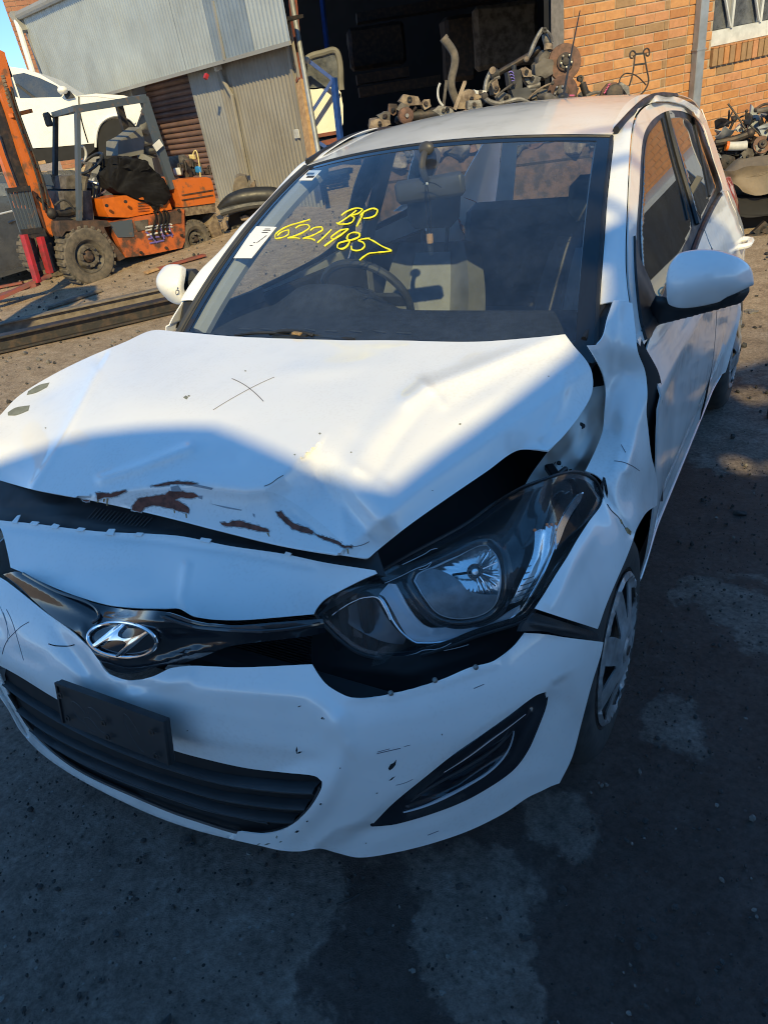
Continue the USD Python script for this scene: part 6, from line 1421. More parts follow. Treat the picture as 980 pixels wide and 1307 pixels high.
for pts, m in (([(725, 352), (760, 347), (800, 342), (845, 335), (860, 338)], 'white_pipe'), ([(728, 368), (770, 360), (815, 352), (862, 350)], 'pale_plastic'), ([(735, 392), (770, 384), (800, 378), (850, 370)], 'white_pipe'), ([(742, 412), (780, 402), (830, 394), (865, 388)], 'purple_paint'), ([(750, 432), (790, 424), (820, 418)], 'purple_paint'), ([(730, 376), (760, 400), (785, 430)], 'purple_paint'), ([(800, 345), (812, 380), (822, 410)], 'purple_paint'), ([(845, 340), (852, 370), (862, 400)], 'purple_paint')):
    fp('paint_scribble', tube([B.p(*p_, .545) for p_ in z2(*pts)], .012, 5, 24), m)
for k_, pts in enumerate((((14, 110), (30, 160), (50, 215), (62, 262)), ((10, 112), (26, 164), (45, 218), (56, 268)), ((70, 262), (88, 258), (100, 275), (112, 281)))):
    fp('hydraulic_hose', tube([B.p(*p_, .38 + .02 * k_) for p_ in pts], .013, 6, 24), 'rubber')
for p_ in ((30, 168), (38, 190), (46, 212), (54, 236), (60, 256)):
    fp('mast_bolt', lathe([(0, .02), (.022, .02), (.022, -.01), (0, -.01)], 6, B.p(*p_, .365), fs), 'steel_dark', mast)
for u_, v_ in ((136, 262), (160, 257), (206, 262), (228, 268), (148, 318), (180, 322), (212, 316), (232, 300)):
    fp('panel_bolt', lathe([(0, .02), (.02, .02), (.02, -.01), (0, -.01)], 6, B.p(u_, v_, .55), fs), 'steel_dark')
fp('gas_bottle', tube([B.p(212, 212, -.25), B.p(236, 208, -.25)], .12, 14), 'steel_dusty')
# loose engine bits lying on the counterweight
for i, (x, y, sx, m, lab) in enumerate([(190, 268, .09, 'pale_plastic', 'white plastic fitting on the orange counterweight'), (250, 285, .13, 'steel_dark', 'black engine fitting on the orange counterweight'), (330, 270, .11, 'steel_dark', 'dark hose coupling on the counterweight beside the blue cap'), (372, 250, .07, 'blue_plastic', 'blue plastic cap on the counterweight'), (318, 140, .06, 'cream_plastic', 'cream plastic knob sticking up above the counterweight'), (290, 200, .10, 'steel_rusty', 'rusty bracket on the orange counterweight'), (230, 230, .08, 'steel_dark', 'small dark pump on the counterweight'), (450, 270, .07, 'steel_rusty', 'rusty bolt plate at the tail of the counterweight')]):
    (u, v), = z6((x, y)); c = B.p(u, v, .25 - .05 * (i % 3)); m1 = jitter(sub(sub(rbox(sx * 1.4, sx, sx * 1.2, sx * .2))), sx * .6, 9, i * 7)
    m1.apply_translation(c); m2 = tube([c, c + np.array([.03, .02, sx]), c + np.array([.08, -.02, -.05 if i != 4 else -.30])], sx * .16, 6, 10)
    t = thing('engine_bit', lab, 'engine part', c); part(t, 'body', m1, m, 50); part(t, 'spigot', m2, 'steel_dark' if m != 'cream_plastic' else m, 50)
# black coat thrown over the seat
cl = sub(sub(sub(B.slab(z5((600, 610), (640, 520), (690, 500), (780, 495), (840, 545), (900, 590), (960, 690), (975, 735), (935, 790), (900, 800), (880, 845), (850, 790), (800, 770), (720, 735), (630, 690)), .5, .12))))
v = np.array(cl.vertices); v += (meshkit.fbm(v * 7, 3) - .5)[:, None] * np.array([.12, -.12, .08]) * 1.5
cv2 = sub(sub(sub(B.slab(z5((640, 540), (640, 500), (700, 520), (760, 495), (830, 520), (840, 560), (740, 590)), .52, .0)))); v2 = np.array(cv2.vertices); v2 += (meshkit.fbm(v2 * 9 + 3, 3) - .5)[:, None] * np.array([.1, -.1, .12])
whole('coat', cat(trimesh.Trimesh(v, cl.faces, process=False), trimesh.Trimesh(v2, cv2.faces, process=False)), 'black_cloth', 'black padded coat heaped over the forklift seat', 'coat', smooth=50)

# ------------------------------------------------------------------ white wrecked car on top of the dark one
def facing(th): return np.array([math.sin(math.radians(th)), -math.cos(math.radians(th)), 0])
wn_ = facing(38); WO = at(100, 150, d=12.0); WC = Side(WO, wn_)
wcar = thing('wrecked_car', 'white wrecked car without bumper, stacked above the dark car', 'car', WC.p(60, 190, -.8))
def wp(name, out, s1, s0, m, par=wcar, lab=None): return part(par, name, WC.slab(out, s1, s0), m, 35, lab)
bodyo = z1((-140, 330), (-140, 740), (60, 745), (250, 735), (470, 715), (480, 640), (505, 600), (545, 580), (590, 575), (640, 590), (680, 630), (705, 560), (690, 520), (640, 490), (480, 470), (385, 480), (100, 490), (40, 470), (-60, 470))
wp('body', bodyo, 0, -1.6, 'white_paint_dusty'); 
wp('cabin', z1((-140, 320), (40, 330), (130, 343), (200, 368), (290, 422), (360, 462), (385, 481), (100, 490), (-140, 480)), -.06, -1.54, 'white_paint_dusty')
wp('bonnet', z1((385, 478), (480, 466), (620, 475), (695, 503), (710, 540), (700, 560), (640, 500), (480, 480)), .01, -1.6, 'white_paint_dusty')
for q in (z1((62, 372), (120, 362), (200, 388), (285, 428), (312, 470), (300, 486), (200, 488), (100, 488)), z1((-60, 365), (50, 365), (90, 486), (-60, 480))): wp('window', q, -.045, -.10, 'dark_paint')
wp('window_trim', z1((75, 420), (85, 415), (180, 487), (160, 488)), -.02, -.06, 'black_plastic')
wp('door_cladding', z1((-140, 735), (200, 742), (478, 715), (475, 745), (420, 790), (210, 815), (-140, 880)), .02, -1.55, 'inner_dark')
wp('wheel_well', z1((490, 720), (490, 660), (515, 615), (560, 592), (610, 592), (650, 610), (690, 650), (700, 720), (660, 800), (500, 805)), -.02, -.5, 'inner_dark')
ar = [WC.p(*p_, .01) for p_ in z1((478, 735), (482, 670), (500, 618), (540, 585), (590, 574), (640, 586), (675, 615))]; part(wcar, 'arch_lip', tube(ar, .022, 6, 24), 'white_paint_dusty')
mm_ = sub(rbox(.16, .14, .11, .04)); mm_.apply_translation(WC.p(80, 114.5, .12)); part(wcar, 'door_mirror', mm_, 'white_paint_dusty', 60)
wp('mirror_foot', z1((320, 470), (345, 450), (372, 482), (330, 492)), .06, -.02, 'black_plastic')
part(wcar, 'door_seam', tube([WC.p(*p_, .003) for p_ in z1((395, 482), (400, 560), (418, 640), (440, 712))], .012, 5, 14), 'inner_dark')
part(wcar, 'front_frame', cat(*[jitter(sub(sub(rbox(.30, .3, .28, .05))), .12, 6, k).apply_translation(WC.p(176 + 6 * k, 160 + 14 * k, -.25 - .2 * k)) for k in range(3)]), 'tank_grey', 40)
part(wcar, 'tow_bar', bar(WC.p(20, 213, .1), WC.p(58, 206, .0), .05), 'timber')
mt = sub(sub(rbox(.34, .2, .42, .1))); mt.apply_translation(WC.p(158, 185, -.1)); part(wcar, 'gearbox', jitter(mt, .15, 5, 3), 'tank_grey', 40)
wp('engine', z1((500, 800), (560, 770), (700, 760), (760, 790), (780, 880), (560, 900), (440, 890), (440, 850)), -.15, -1.2, 'tank_grey')
for k, (x, y) in enumerate(((545, 712), (570, 722), (580, 745), (560, 752))): part(wcar, 'bright_scrap', jitter(trimesh.creation.icosphere(2, .035), .03, 20, k).apply_translation(WC.p(x / 3.92, y / 3.92, .0)), 'pale_plastic')
DO = on_ground(75, 352); DC = Side(DO, facing(38))
dcar = thing('dark_car', 'dark blue-black car underneath the stacked white one', 'car', DO)
def dp(name, out, s1, s0, m): return part(dcar, name, DC.slab(out, s1, s0), m, 35)
dp('body', z2((-160, 140), (0, 130), (40, 128), (280, 150), (560, 160), (590, 330), (600, 480), (150, 545), (0, 585), (-160, 610)), 0, -1.5, 'dark_paint')
dp('cabin', z2((-160, 100), (0, 95), (250, 85), (430, 112), (560, 150), (600, 200), (300, 180), (-160, 190)), -.08, -1.4, 'dark_paint')
dp('window', z2((440, 122), (520, 145), (528, 158), (470, 205), (420, 215), (300, 170), (300, 130)), -.05, -.12, 'factory_glass')
part(dcar, 'window_trim', tube([DC.p(*p_, .0) for p_ in z2((425, 122), (505, 140), (528, 158), (485, 192), (450, 205))], .014, 5, 20), 'satin_metal')
part(dcar, 'body_crease', tube([DC.p(*p_, .004) for p_ in z2((-20, 290), (20, 280), (70, 268))], .012, 5), 'satin_metal'); part(dcar, 'door_handle', tube([DC.p(*p_, .03) for p_ in z2((45, 330), (60, 322), (78, 318))], .02, 6), 'dark_paint')
dp('window', z2((-60, 140), (0, 132), (60, 132), (62, 190), (-60, 205)), .012, -.03, 'factory_glass')
dp('sill', z2((-160, 600), (0, 580), (150, 540), (150, 560), (0, 605), (-160, 640)), .03, -1.4, 'black_plastic')
# ------------------------------------------------------------------ white door on its blue rack, in the workshop doorway
dw = Side(at(415, 120, d=11.0), facing(36))
wd = thing('loose_car_door', 'loose white car door standing behind the blue rack', 'car door', dw.p(415, 168, 0))
z3 = lambda *a: [(200 + x / 3.5, y / 3.5) for x, y in a]
part(wd, 'door_skin', dw.slab(z3((660, 395), (700, 398), (800, 385), (822, 410), (832, 470), (834, 545), (822, 580), (780, 595), (700, 602), (650, 600)), 0, -.12), 'white_paint_dusty')
part(wd, 'window_loop', tube([dw.p(*p_, -.05) for p_ in z3((670, 262), (700, 245), (750, 232), (800, 226), (815, 260), (822, 330), (826, 400))], .045, 8, 30), 'tank_grey'); part(wd, 'glass', dw.slab(z3((672, 270), (745, 240), (798, 235), (812, 300), (815, 385), (672, 392)), -.06, -.07), 'factory_glass')  # window loop coloured grey to stand for the doorway shade
part(wd, 'handle', tube([dw.p(*p_, .03) for p_ in z3((802, 420), (812, 424), (820, 418))], .02, 6), 'black_plastic')
rk = thing('blue_rack', 'blue steel rack post with braces at the workshop doorway', 'rack', dw.p(433, 180, .3))
for nm, a, b, w in (('rack_post', (790, 345), (822, 640), .075), ('brace', (668, 262), (785, 352), .05), ('brace', (782, 360), (695, 495), .045), ('brace', (725, 635), (765, 662), .05), ('back_post', (735, -40), (775, 345), .06)):
    p_, q_ = z3(a, b); s_ = .3 if nm != 'back_post' else -1.2
    part(rk, nm, bar(dw.p(*p_, s_), dw.p(*q_, s_), w, w), 'rack_blue')
part(rk, 'foot_cap', trimesh.creation.icosphere(1, .05).apply_translation(dw.p(*z3((672, 266))[0], .32)), 'pale_plastic')
for i, (a, b) in enumerate((((700, 608), (806, 590)), ((735, 640), (812, 622)), ((700, 690), (840, 668)))):
    p_, q_ = z3(a, b); part(rk, 'shelf_beam', bar(dw.p(*p_, .1), dw.p(*q_, .1), .08, .05 + .02 * i), 'red_oxide')
# ------------------------------------------------------------------ scrap heap behind the roof, and other loose things
z4 = lambda *a: [(460 + x / 3.267, y / 3.267) for x, y in a]
zA = lambda *a: [(710 + x / 6.533, y / 6.533) for x, y in a]
zC = lambda *a: [(860 + x / 5.45, 100 + y / 5.45) for x, y in a]
HN = facing(32)
HP = Side(at(640, 120, d=5.6), HN)
def hp(pts, s=0.0): return [HP.p(u, v, s) for u, v in pts]
def lump(out, s1, s0, amp=.02, sc=16, seed=0, side=HP):
    return jitter(sub(sub(side.slab(out, s1, s0))), amp, sc, seed)
def scrap(name, lab, cat_, bits):
    """bits: (part name, mesh, material); the first one is the main body."""
    c = np.asarray(bits[0][1].bounds).mean(0); t = thing(name, lab, cat_, [c[0], c[1], bits[0][1].bounds[0][2]])
    for nm, m, mt in bits: part(t, nm, m, mt, 40)
    return t
def disc(c, n, R, pink=False):
    n = np.asarray(n, float) / np.linalg.norm(n)
    e1 = np.cross(n, [0, 0, 1]); e1 /= np.linalg.norm(e1); e2 = np.cross(n, e1)
    out = [('disc', lathe([(R * .46, .012), (R * .98, .012), (R, .008), (R, -.016), (R * .46, -.016)], 40, c, n), 'disc_rust'), ('hat', lathe([(0, .034), (R * .44, .034), (R * .5, .028), (R * .5, .0), (0, 0)], 32, c, n), 'steel_rusty'),
           ('hub', lathe([(0, .060), (R * .12, .060), (R * .2, .052), (R * .2, .036), (R * .38, .040), (R * .38, .030), (0, .03)], 24, c, n), 'steel_dusty')]
    for k in range(5):
        a = 2 * math.pi * k / 5 + .3; o = c + (e1 * math.cos(a) + e2 * math.sin(a)) * R * .33; out.append(('stud', lathe([(0, .068), (.008, .066), (.008, .034), (0, .034)], 8, o, n), 'hub_metal'))
    if pink:
        for k in range(4):
            a = 1.9 + .28 * k; p0 = c + (e1 * math.cos(a) + e2 * math.sin(a)) * R * .6 + n * .0135; p1 = c + (e1 * math.cos(a + .1) + e2 * math.sin(a + .1)) * R * .92 + n * .0135
            out.append(('paint_mark', bar(p0, p1, .010, .002, n), 'pink_paint'))
    return out
tocam = lambda P: (EYE - P) / np.linalg.norm(EYE - P)
# supporting bin below the heap
bn = thing('steel_bin', 'rusty steel bin holding the heap of suspension parts behind the car', 'bin', HP.p(640, 230, -.4) * [1, 1, 0] + [0, 0, float(ground_z(*HP.p(640, 230, -.4)[:2]))])
bc0, bc1 = HP.p(470, 190, .10), HP.p(790, 170, .10)
for nm, a, b in (('front_panel', bc0, bc1),):
    za = 1.22
    fa, fb = np.array([a[0], a[1], za]), np.array([b[0], b[1], za]); low_a, low_b = fa.copy(), fb.copy(); low_a[2] = .12; low_b[2] = .12
    part(bn, nm, solid(np.array([low_a, low_b, fb, fa]), np.array([[0, 1, 2], [0, 2, 3]]), .02), 'steel_rusty'); 
    part(bn, 'back_panel', solid(np.array([low_a, low_b, fb, fa]) - HN * .9, np.array([[0, 1, 2], [0, 2, 3]]), .02), 'steel_rusty')
    part(bn, 'load_floor', solid(np.array([fa, fb, fb - HN * .9, fa - HN * .9]) - [0, 0, .12], np.array([[0, 1, 2], [0, 2, 3]]), .02), 'steel_dark')
    for q in (fa, fb, fa - HN * .9, fb - HN * .9): part(bn, 'corner_post', bar(q * [1, 1, 0] + [0, 0, .05], q + [0, 0, .03], .06), 'steel_rusty')
scrap('rubber_hose', 'tall bent grey rubber hose standing up from the heap', 'hose', [('hose', tube(hp(z4((348, 158), (372, 190), (392, 228), (388, 290), (378, 345), (392, 400), (412, 450)), -.1), .030, 12, 40), 'rubber_dusty'), ('mouth', lathe([(.022, .006), (.033, .006), (.033, -.02), (.022, -.02)], 16, hp(z4((347, 156)), -.1)[0], hp(z4((347, 156)), -.1)[0] - hp(z4((372, 190)), -.1)[0]), 'rubber_dusty'), ('bore', lathe([(0, .001), (.023, .001), (0, -.01)], 14, hp(z4((347, 156)), -.1)[0], hp(z4((347, 156)), -.1)[0] - hp(z4((372, 190)), -.1)[0]), 'inner_dark')])
cD = hp(z4((850, 258)), -.05)[0]; scrap('brake_hub', 'large rusty brake disc with five studs at the top of the heap', 'brake disc', disc(cD, tocam(cD) + np.array([.35, -.1, .15]), .125) + [('knuckle', lump(z4((745, 235), (775, 205), (800, 230), (790, 300), (760, 310), (738, 285)), -.06, -.2, .03), 'steel_dusty')])
cE = hp(z4((840, 385)), .05)[0]; scrap('brake_hub', 'brake disc with pink paint marks below the big disc', 'brake disc', disc(cE, tocam(cE) + np.array([-.3, -.1, .2]), .115, True))
scrap('control_arm', 'pale forked control arm leaning at the top of the heap', 'control arm', [('arm', tube(hp(z4((688, 252), (705, 225), (722, 185), (745, 140), (762, 118)), -.05), [.012, .016, .017, .016, .018], 8, 24), 'alloy_grey'), ('arm_fork', tube(hp(z4((762, 118), (785, 135), (800, 175)), -.05), .010, 7, 16), 'alloy_grey'), ('bush', lathe([(.006, .03), (.018, .03), (.018, -.03), (.006, -.03)], 14, hp(z4((764, 124)), -.05)[0], HN), 'rubber'), ('end', trimesh.creation.icosphere(2, .020).apply_translation(hp(z4((692, 245)), -.05)[0]), 'alloy_tan')])
scrap('knuckle', 'cast steering knuckle between the pale arm and the big disc', 'car part', [('cast', tube(hp(z4((768, 140), (778, 175), (786, 205), (775, 250), (760, 290)), -.1), [.022, .030, .026, .04, .05], 9, 20), 'alloy_grey'), ('collar', lathe([(0, .02), (.034, .02), (.034, -.02), (0, -.02)], 14, hp(z4((783, 195)), -.08)[0], (0, .2, 1)), 'alloy_tan'), ('caliper', lump(z4((730, 265), (765, 235), (800, 250), (805, 310), (770, 330), (735, 310)), -.02, -.14, .03, 18, 4), 'steel_dusty')])
scrap('drive_shaft', 'dark drive shaft lying diagonally behind the heap', 'drive shaft', [('shaft', tube(hp(z4((560, 312), (640, 265), (700, 230), (748, 200)), -.2), .022, 9, 10), 'steel_dark'), ('joint', tube(hp(z4((545, 318), (575, 302)), -.2), [.03, .035], 10), 'rubber')])
scrap('plastic_reservoir', 'black plastic box with purple scribble on the heap', 'container', [('box', lump(z4((612, 300), (640, 286), (668, 290), (676, 368), (640, 376), (622, 370)), .05, -.07, .008, 20, 2), 'black_plastic'), ('neck', lathe([(0, .03), (.018, .03), (.018, -.01), (0, -.01)], 12, hp(z4((640, 288)), .0)[0], (0, 0, 1)), 'black_plastic'), ('scribble', cat(*[tube(hp(z4((618 + 4 * k, 300 + 12 * k), (628 + 4 * k, 296 + 13 * k), (638 + 2 * k, 305 + 12 * k)), .062), .004, 5, 10) for k in range(5)]), 'purple_paint')])
scrap('plastic_reservoir', 'grey plastic pump block under the purple-marked box', 'container', [('block', lump(z4((628, 372), (700, 360), (716, 392), (700, 412), (640, 412)), .08, -.06, .012, 18, 5), 'grey_plastic'), ('port', tube(hp(z4((690, 380), (730, 372)), .05), .014, 8), 'grey_plastic')])
scrap('engine_mount', 'rusty channel bracket at the left end of the heap', 'bracket', [('channel', lump(z4((160, 420), (180, 392), (240, 400), (258, 436), (200, 440)), .05, -.1, .012, 18, 6), 'alloy_tan'), ('lip', lump(z4((150, 455), (170, 425), (205, 440), (190, 470)), .06, .0, .012, 20, 7), 'steel_dusty'), ('hole_ring', lathe([(.008, .005), (.02, .005), (.02, -.005), (.008, -.005)], 12, hp(z4((205, 412)), .06)[0], tocam(hp(z4((205, 412)))[0])), 'inner_dark')])
cG = hp(z4((190, 480)), .08)[0]; scrap('brake_drum', 'small round rusty drum on the axle stub at the left of the heap', 'brake drum', [('drum', lathe([(0, .03), (.012, .03), (.018, .02), (.040, .02), (.056, .012), (.058, -.03), (0, -.03)], 28, cG, tocam(cG) + [.3, 0, 0]), 'disc_rust'), ('cup', lathe([(0, .036), (.014, .036), (.014, .028), (0, .028)], 12, cG, tocam(cG) + [.3, 0, 0]), 'hub_metal'), ('axle', tube(hp(z4((205, 482), (260, 478), (345, 466)), .0), [.04, .046, .04], 10, 12), 'steel_dark')])
for i, (q, m, lab) in enumerate([(z4((36, 540), (42, 495), (80, 488), (120, 500), (128, 520), (80, 540)), 'alloy_tan', 'tan cast bracket at the far left end of the heap'), (z4((70, 480), (100, 462), (125, 470), (125, 500), (90, 500)), 'steel_dusty', 'dusty mount block above the tan bracket'), (z4((112, 470), (118, 436), (150, 434), (162, 465), (140, 480)), 'steel_rusty', 'rusty square mount left of the channel bracket'), (z4((255, 430), (262, 412), (285, 410), (295, 440), (270, 455)), 'alloy_tan', 'tan mount block right of the channel bracket'), (z4((300, 460), (330, 440), (380, 445), (392, 470), (330, 480)), 'alloy_grey', 'grey arm end in front of the rubber hose'),
                                 (z4((400, 450), (425, 380), (450, 370), (515, 385), (520, 430), (470, 455)), 'alloy_tan', 'tan pressed bracket right of the rubber hose'), (z4((440, 455), (445, 420), (500, 415), (515, 448)), 'alloy_grey', 'grey alloy cover in front of the tan pressed bracket'), (z4((570, 400), (600, 380), (650, 400), (640, 425), (580, 428)), 'alloy_grey', 'grey alloy lump in the middle of the heap'), (z4((680, 320), (700, 300), (750, 318), (745, 345), (700, 350)), 'alloy_grey', 'pale alloy casting above the pump block'), (z4((665, 288), (690, 276), (715, 290), (712, 318), (680, 318)), 'alloy_tan', 'tan casting beside the purple-marked box'), (z4((700, 400), (730, 370), (780, 372), (775, 410), (720, 420)), 'steel_dusty', 'dusty casting left of the pink-marked disc'), (z4((655, 420), (690, 395), (720, 405), (700, 425)), 'alloy_grey', 'flat alloy plate by the roof edge'), (z4((545, 345), (570, 330), (585, 370), (575, 398), (556, 395)), 'alloy_tan', 'tan wedge bracket below the yoke'), (z4((330, 455), (350, 440), (392, 452), (380, 470)), 'steel_rusty', 'small rusty clamp beside the rubber hose'), (z4((470, 372), (500, 372), (530, 380), (520, 396), (480, 390)), 'pale_plastic', 'pale plate lying on the tan pressed bracket')]):
    scrap('casting', lab, 'car part', [('body', lump(q, .06 - .02 * (i % 3), -.08, .022, 17, i * 3 + 11), m), ('boss', lathe([(.004, .012), (.014, .012), (.016, -.012), (.004, -.012)], 12, hp([np.mean(q, 0)], .07 - .02 * (i % 3))[0], tocam(hp([np.mean(q, 0)])[0]) + rng.normal(0, .3, 3)), 'steel_dark')])
scrap('trailing_arm', 'grey curved arm running right from the tan bracket', 'control arm', [('arm', tube(hp(z4((515, 400), (545, 425), (580, 430), (640, 415), (700, 425)), .08), [.018, .02, .016, .018, .014], 8, 30), 'alloy_grey'), ('bush', trimesh.creation.icosphere(2, .026).apply_translation(hp(z4((517, 398)), .08)[0]), 'steel_dusty')])
scrap('tie_rod', 'thin tie rod crossing in front of the castings', 'rod', [('rod', tube(hp(z4((560, 405), (600, 372), (640, 345)), .1), .008, 7, 10), 'steel_dusty'), ('joint', trimesh.creation.icosphere(2, .016).apply_translation(hp(z4((640, 345)), .1)[0]), 'rubber')])
scrap('tie_rod', 'thin rod beside the pink-marked disc', 'rod', [('rod', tube(hp(z4((700, 410), (745, 370), (800, 345)), .1), .007, 7, 10), 'alloy_tan'), ('joint', trimesh.creation.icosphere(2, .014).apply_translation(hp(z4((800, 345)), .1)[0]), 'rubber')])
scrap('yoke', 'grey yoke with round tan end standing in the heap', 'car part', [('arm', tube(hp(z4((522, 380), (526, 335), (540, 305), (552, 292)), .0), [.022, .018, .018, .022], 8, 16), 'alloy_grey'), ('ring', lathe([(.0, .024), (.024, .024), (.026, -.02), (0, -.02)], 16, hp(z4((551, 292)), .02)[0], tocam(cD)), 'alloy_tan'), ('arm_lower', tube(hp(z4((524, 378), (550, 335), (580, 320)), -.02), .012, 7, 10), 'alloy_grey')])
scrap('bracket', 'two thin upright brackets left of the rubber hose', 'bracket', [('strip', tube(hp(z4((332, 345), (322, 380), (326, 412), (345, 440)), .0), .009, 6, 16), 'pale_plastic'), ('strip_rear', bar(hp(z4((358, 332)), .0)[0], hp(z4((346, 440)), .0)[0], .022, .006, HN), 'steel_dusty')])
scrap('blade', 'thin pointed metal offcut between hose and tan bracket', 'offcut', [('strip', bar(hp(z4((392, 455)), .05)[0], hp(z4((436, 338)), .0)[0], .028, .006, HN), 'alloy_tan'), ('tip', bar(hp(z4((428, 360)), .0)[0], hp(z4((440, 335)), .0)[0], .012, .006, HN), 'alloy_tan')])
scrap('damper', 'dark shock absorber at the right of the heap', 'shock absorber', [('tube', tube(hp(z4((925, 345), (935, 375), (945, 405)), .0), .026, 10, 8), 'steel_dark'), ('eye', lathe([(.008, .02), (.022, .02), (.022, -.02), (.008, -.02)], 12, hp(z4((915, 325)), .0)[0], HN), 'rubber'), ('rod', tube(hp(z4((916, 325), (926, 348)), .0), .012, 8), 'steel_dusty')])
cC = hp(zA((470, 745)), .1)[0]; scrap('drum_brake', 'rust red drum with pink marks and pale caliper by the roof corner', 'brake drum', [('drum', lathe([(0, .02), (.05, .02), (.062, .012), (.062, -.03), (0, -.03)], 28, hp(zA((485, 775)), .1)[0], tocam(cC) + [.2, 0, .1]), 'steel_dark'), ('shield', lump(zA((365, 800), (385, 740), (430, 690), (500, 680), (520, 715), (450, 745), (410, 800)), .05, .02, .004, 20, 3), 'disc_rust'), ('caliper', lump(zA((525, 690), (545, 680), (600, 720), (612, 780), (590, 790), (560, 745), (530, 720)), .1, .03, .008, 20, 5), 'alloy_grey'), ('paint_mark', cat(*[tube(hp(zA((395 + 12 * k, 775 - 22 * k), (412 + 12 * k, 760 - 22 * k)), .06), .005, 5) for k in range(4)]), 'pink_paint'), ('arm', tube(hp(zA((250, 800), (300, 775), (360, 765)), .05), .012, 7, 10), 'steel_dusty')])
# smaller pieces that fill the heap
_fill = np.random.default_rng(21); _kinds = ['short rusty rod', 'dusty bolt plate', 'grey pipe stub', 'tan clip bracket', 'dark rubber bush']
for i in range(44):
    u = _fill.uniform(478, 800); top_v = np.interp(u, [478, 560, 640, 700, 740, 800], [150, 148, 100, 90, 110, 118]); v_ = np.interp(u, [478, 560, 640, 740, 800], [164, 145, 132, 122, 120]) - _fill.uniform(-4, 1) * 1.0 - _fill.uniform(0, .55) * max(0, np.interp(u, [478, 640, 740, 800], [164, 132, 122, 120]) - top_v)
    c = HP.p(u, v_, _fill.uniform(-.25, .05)); k = i % 5; d = _fill.normal(size=3); d /= np.linalg.norm(d); L_ = _fill.uniform(.05, .12)
    m1 = [lambda: tube([c - d * L_, c + d * .02 + [0, 0, .01], c + d * L_], .010, 7, 8), lambda: jitter(sub(rbox(L_ * 1.1, .012, L_ * .8, .004)), .01, 20, i).apply_transform(trimesh.geometry.align_vectors((0, 1, 0), d)).apply_translation(c), lambda: lathe([(.014, .05), (.022, .05), (.022, -.05), (.014, -.05)], 12, c, d),
          lambda: cat(bar(c, c + d * L_, .03, .006), bar(c, c + np.cross(d, [0, 0, 1]) * .06, .03, .006)), lambda: lathe([(.010, .02), (.026, .02), (.03, 0), (.026, -.02), (.010, -.02)], 14, c, d)][k]()
    whole('scrap_piece', m1, ['steel_rusty', 'steel_dusty', 'alloy_grey', 'alloy_tan', 'rubber'][k], f'{_kinds[k]} tangled in the heap behind the roof', 'scrap', group=f'{_kinds[k]}s tangled in the heap behind the roof', smooth=40)
# wrought iron stand
st = thing('iron_stand', 'black wrought iron plate stand with scrolled top against the brick wall', 'stand', hp(zA((690, 790)), -.1)[0])
def scroll(c, sgn, r=.030):
    return [c + np.array([0, 0, 1]) * (r * (1 - .12 * k) * math.sin(k * .7)) + sgn * np.cross(HN, [0, 0, 1]) * (r * (1 - .12 * k) * math.cos(k * .7)) for k in range(8)]
iw = .0062
part(st, 'leg', tube(hp(zA((655, 455), (650, 500), (640, 580), (625, 650), (605, 715)), -.1), iw, 7, 24), 'steel_dark', 50); part(st, 'leg', tube(hp(zA((728, 440), (745, 530), (760, 610), (768, 665), (745, 735), (695, 790)), -.1), iw, 7, 24), 'steel_dark', 50)
part(st, 'scroll', tube(hp(zA((656, 460), (652, 428), (632, 420), (615, 440), (622, 480), (640, 478), (642, 458)), -.1), iw, 7, 28), 'steel_dark', 50); part(st, 'scroll', tube(hp(zA((728, 445), (735, 410), (758, 400), (775, 430), (765, 462), (748, 455), (750, 435)), -.1), iw, 7, 28), 'steel_dark', 50)
part(st, 'crossbar', bar(*hp(zA((656, 448), (732, 440)), -.1), .014, .006, HN), 'steel_dark'); part(st, 'crossbar', bar(*hp(zA((648, 538), (745, 526)), -.1), .014, .006, HN), 'steel_dark')
part(st, 'rear_loop', tube(hp(zA((528, 695), (535, 645), (570, 612), (620, 610), (670, 630), (710, 665), (748, 705)), -.1), iw * .8, 7, 30), 'steel_dark', 50)
# car aerial on the roof
part(CAR, 'aerial', tube([at(719, 121, x=.05), at(728, 72, x=.05), at(740, 13, x=.05)], [.006, .004, .0025], 6), 'black_plastic', label='thin black aerial on the roof')
part(CAR, 'aerial_foot', trimesh.creation.icosphere(2, .03).apply_scale((.7, 1.3, .5)).apply_translation(at(719, 122, x=.05)), 'black_plastic')
# more of the heap, seen through the car's glass
for i in range(14):
    u = 500 + i * 20 + rng.normal(0, 4); v_ = 205 + rng.normal(0, 14) - .16 * (u - 500); c = HP.p(u, v_, .12)
    if i % 4 == 1:
        scrap('brake_hub', ['rusty brake disc low in the heap, seen through the windscreen left of centre', 'rusty brake disc low in the heap, seen through the windscreen centre', 'rusty brake disc low in the heap, seen through the windscreen right', 'rusty brake disc low in the heap behind the right pillar'][i // 4], 'brake disc', disc(c, tocam(c) + rng.normal(0, .3, 3), .12))
    else:
        m = jitter(sub(sub(rbox(.2, .12, .12, .03))), .09, 9, i); m.apply_transform(trimesh.transformations.rotation_matrix(rng.uniform(0, 3), rng.normal(size=3))); m.apply_translation(c)
        whole('casting', m, ['alloy_tan', 'steel_dusty', 'alloy_grey'][i % 3], f'{["tan", "dusty dark", "grey"][i % 3]} casting low in the bin, seen through the glass', 'car part', group=f'{["tan", "dusty dark", "grey"][i % 3]} castings low in the bin', smooth=40)

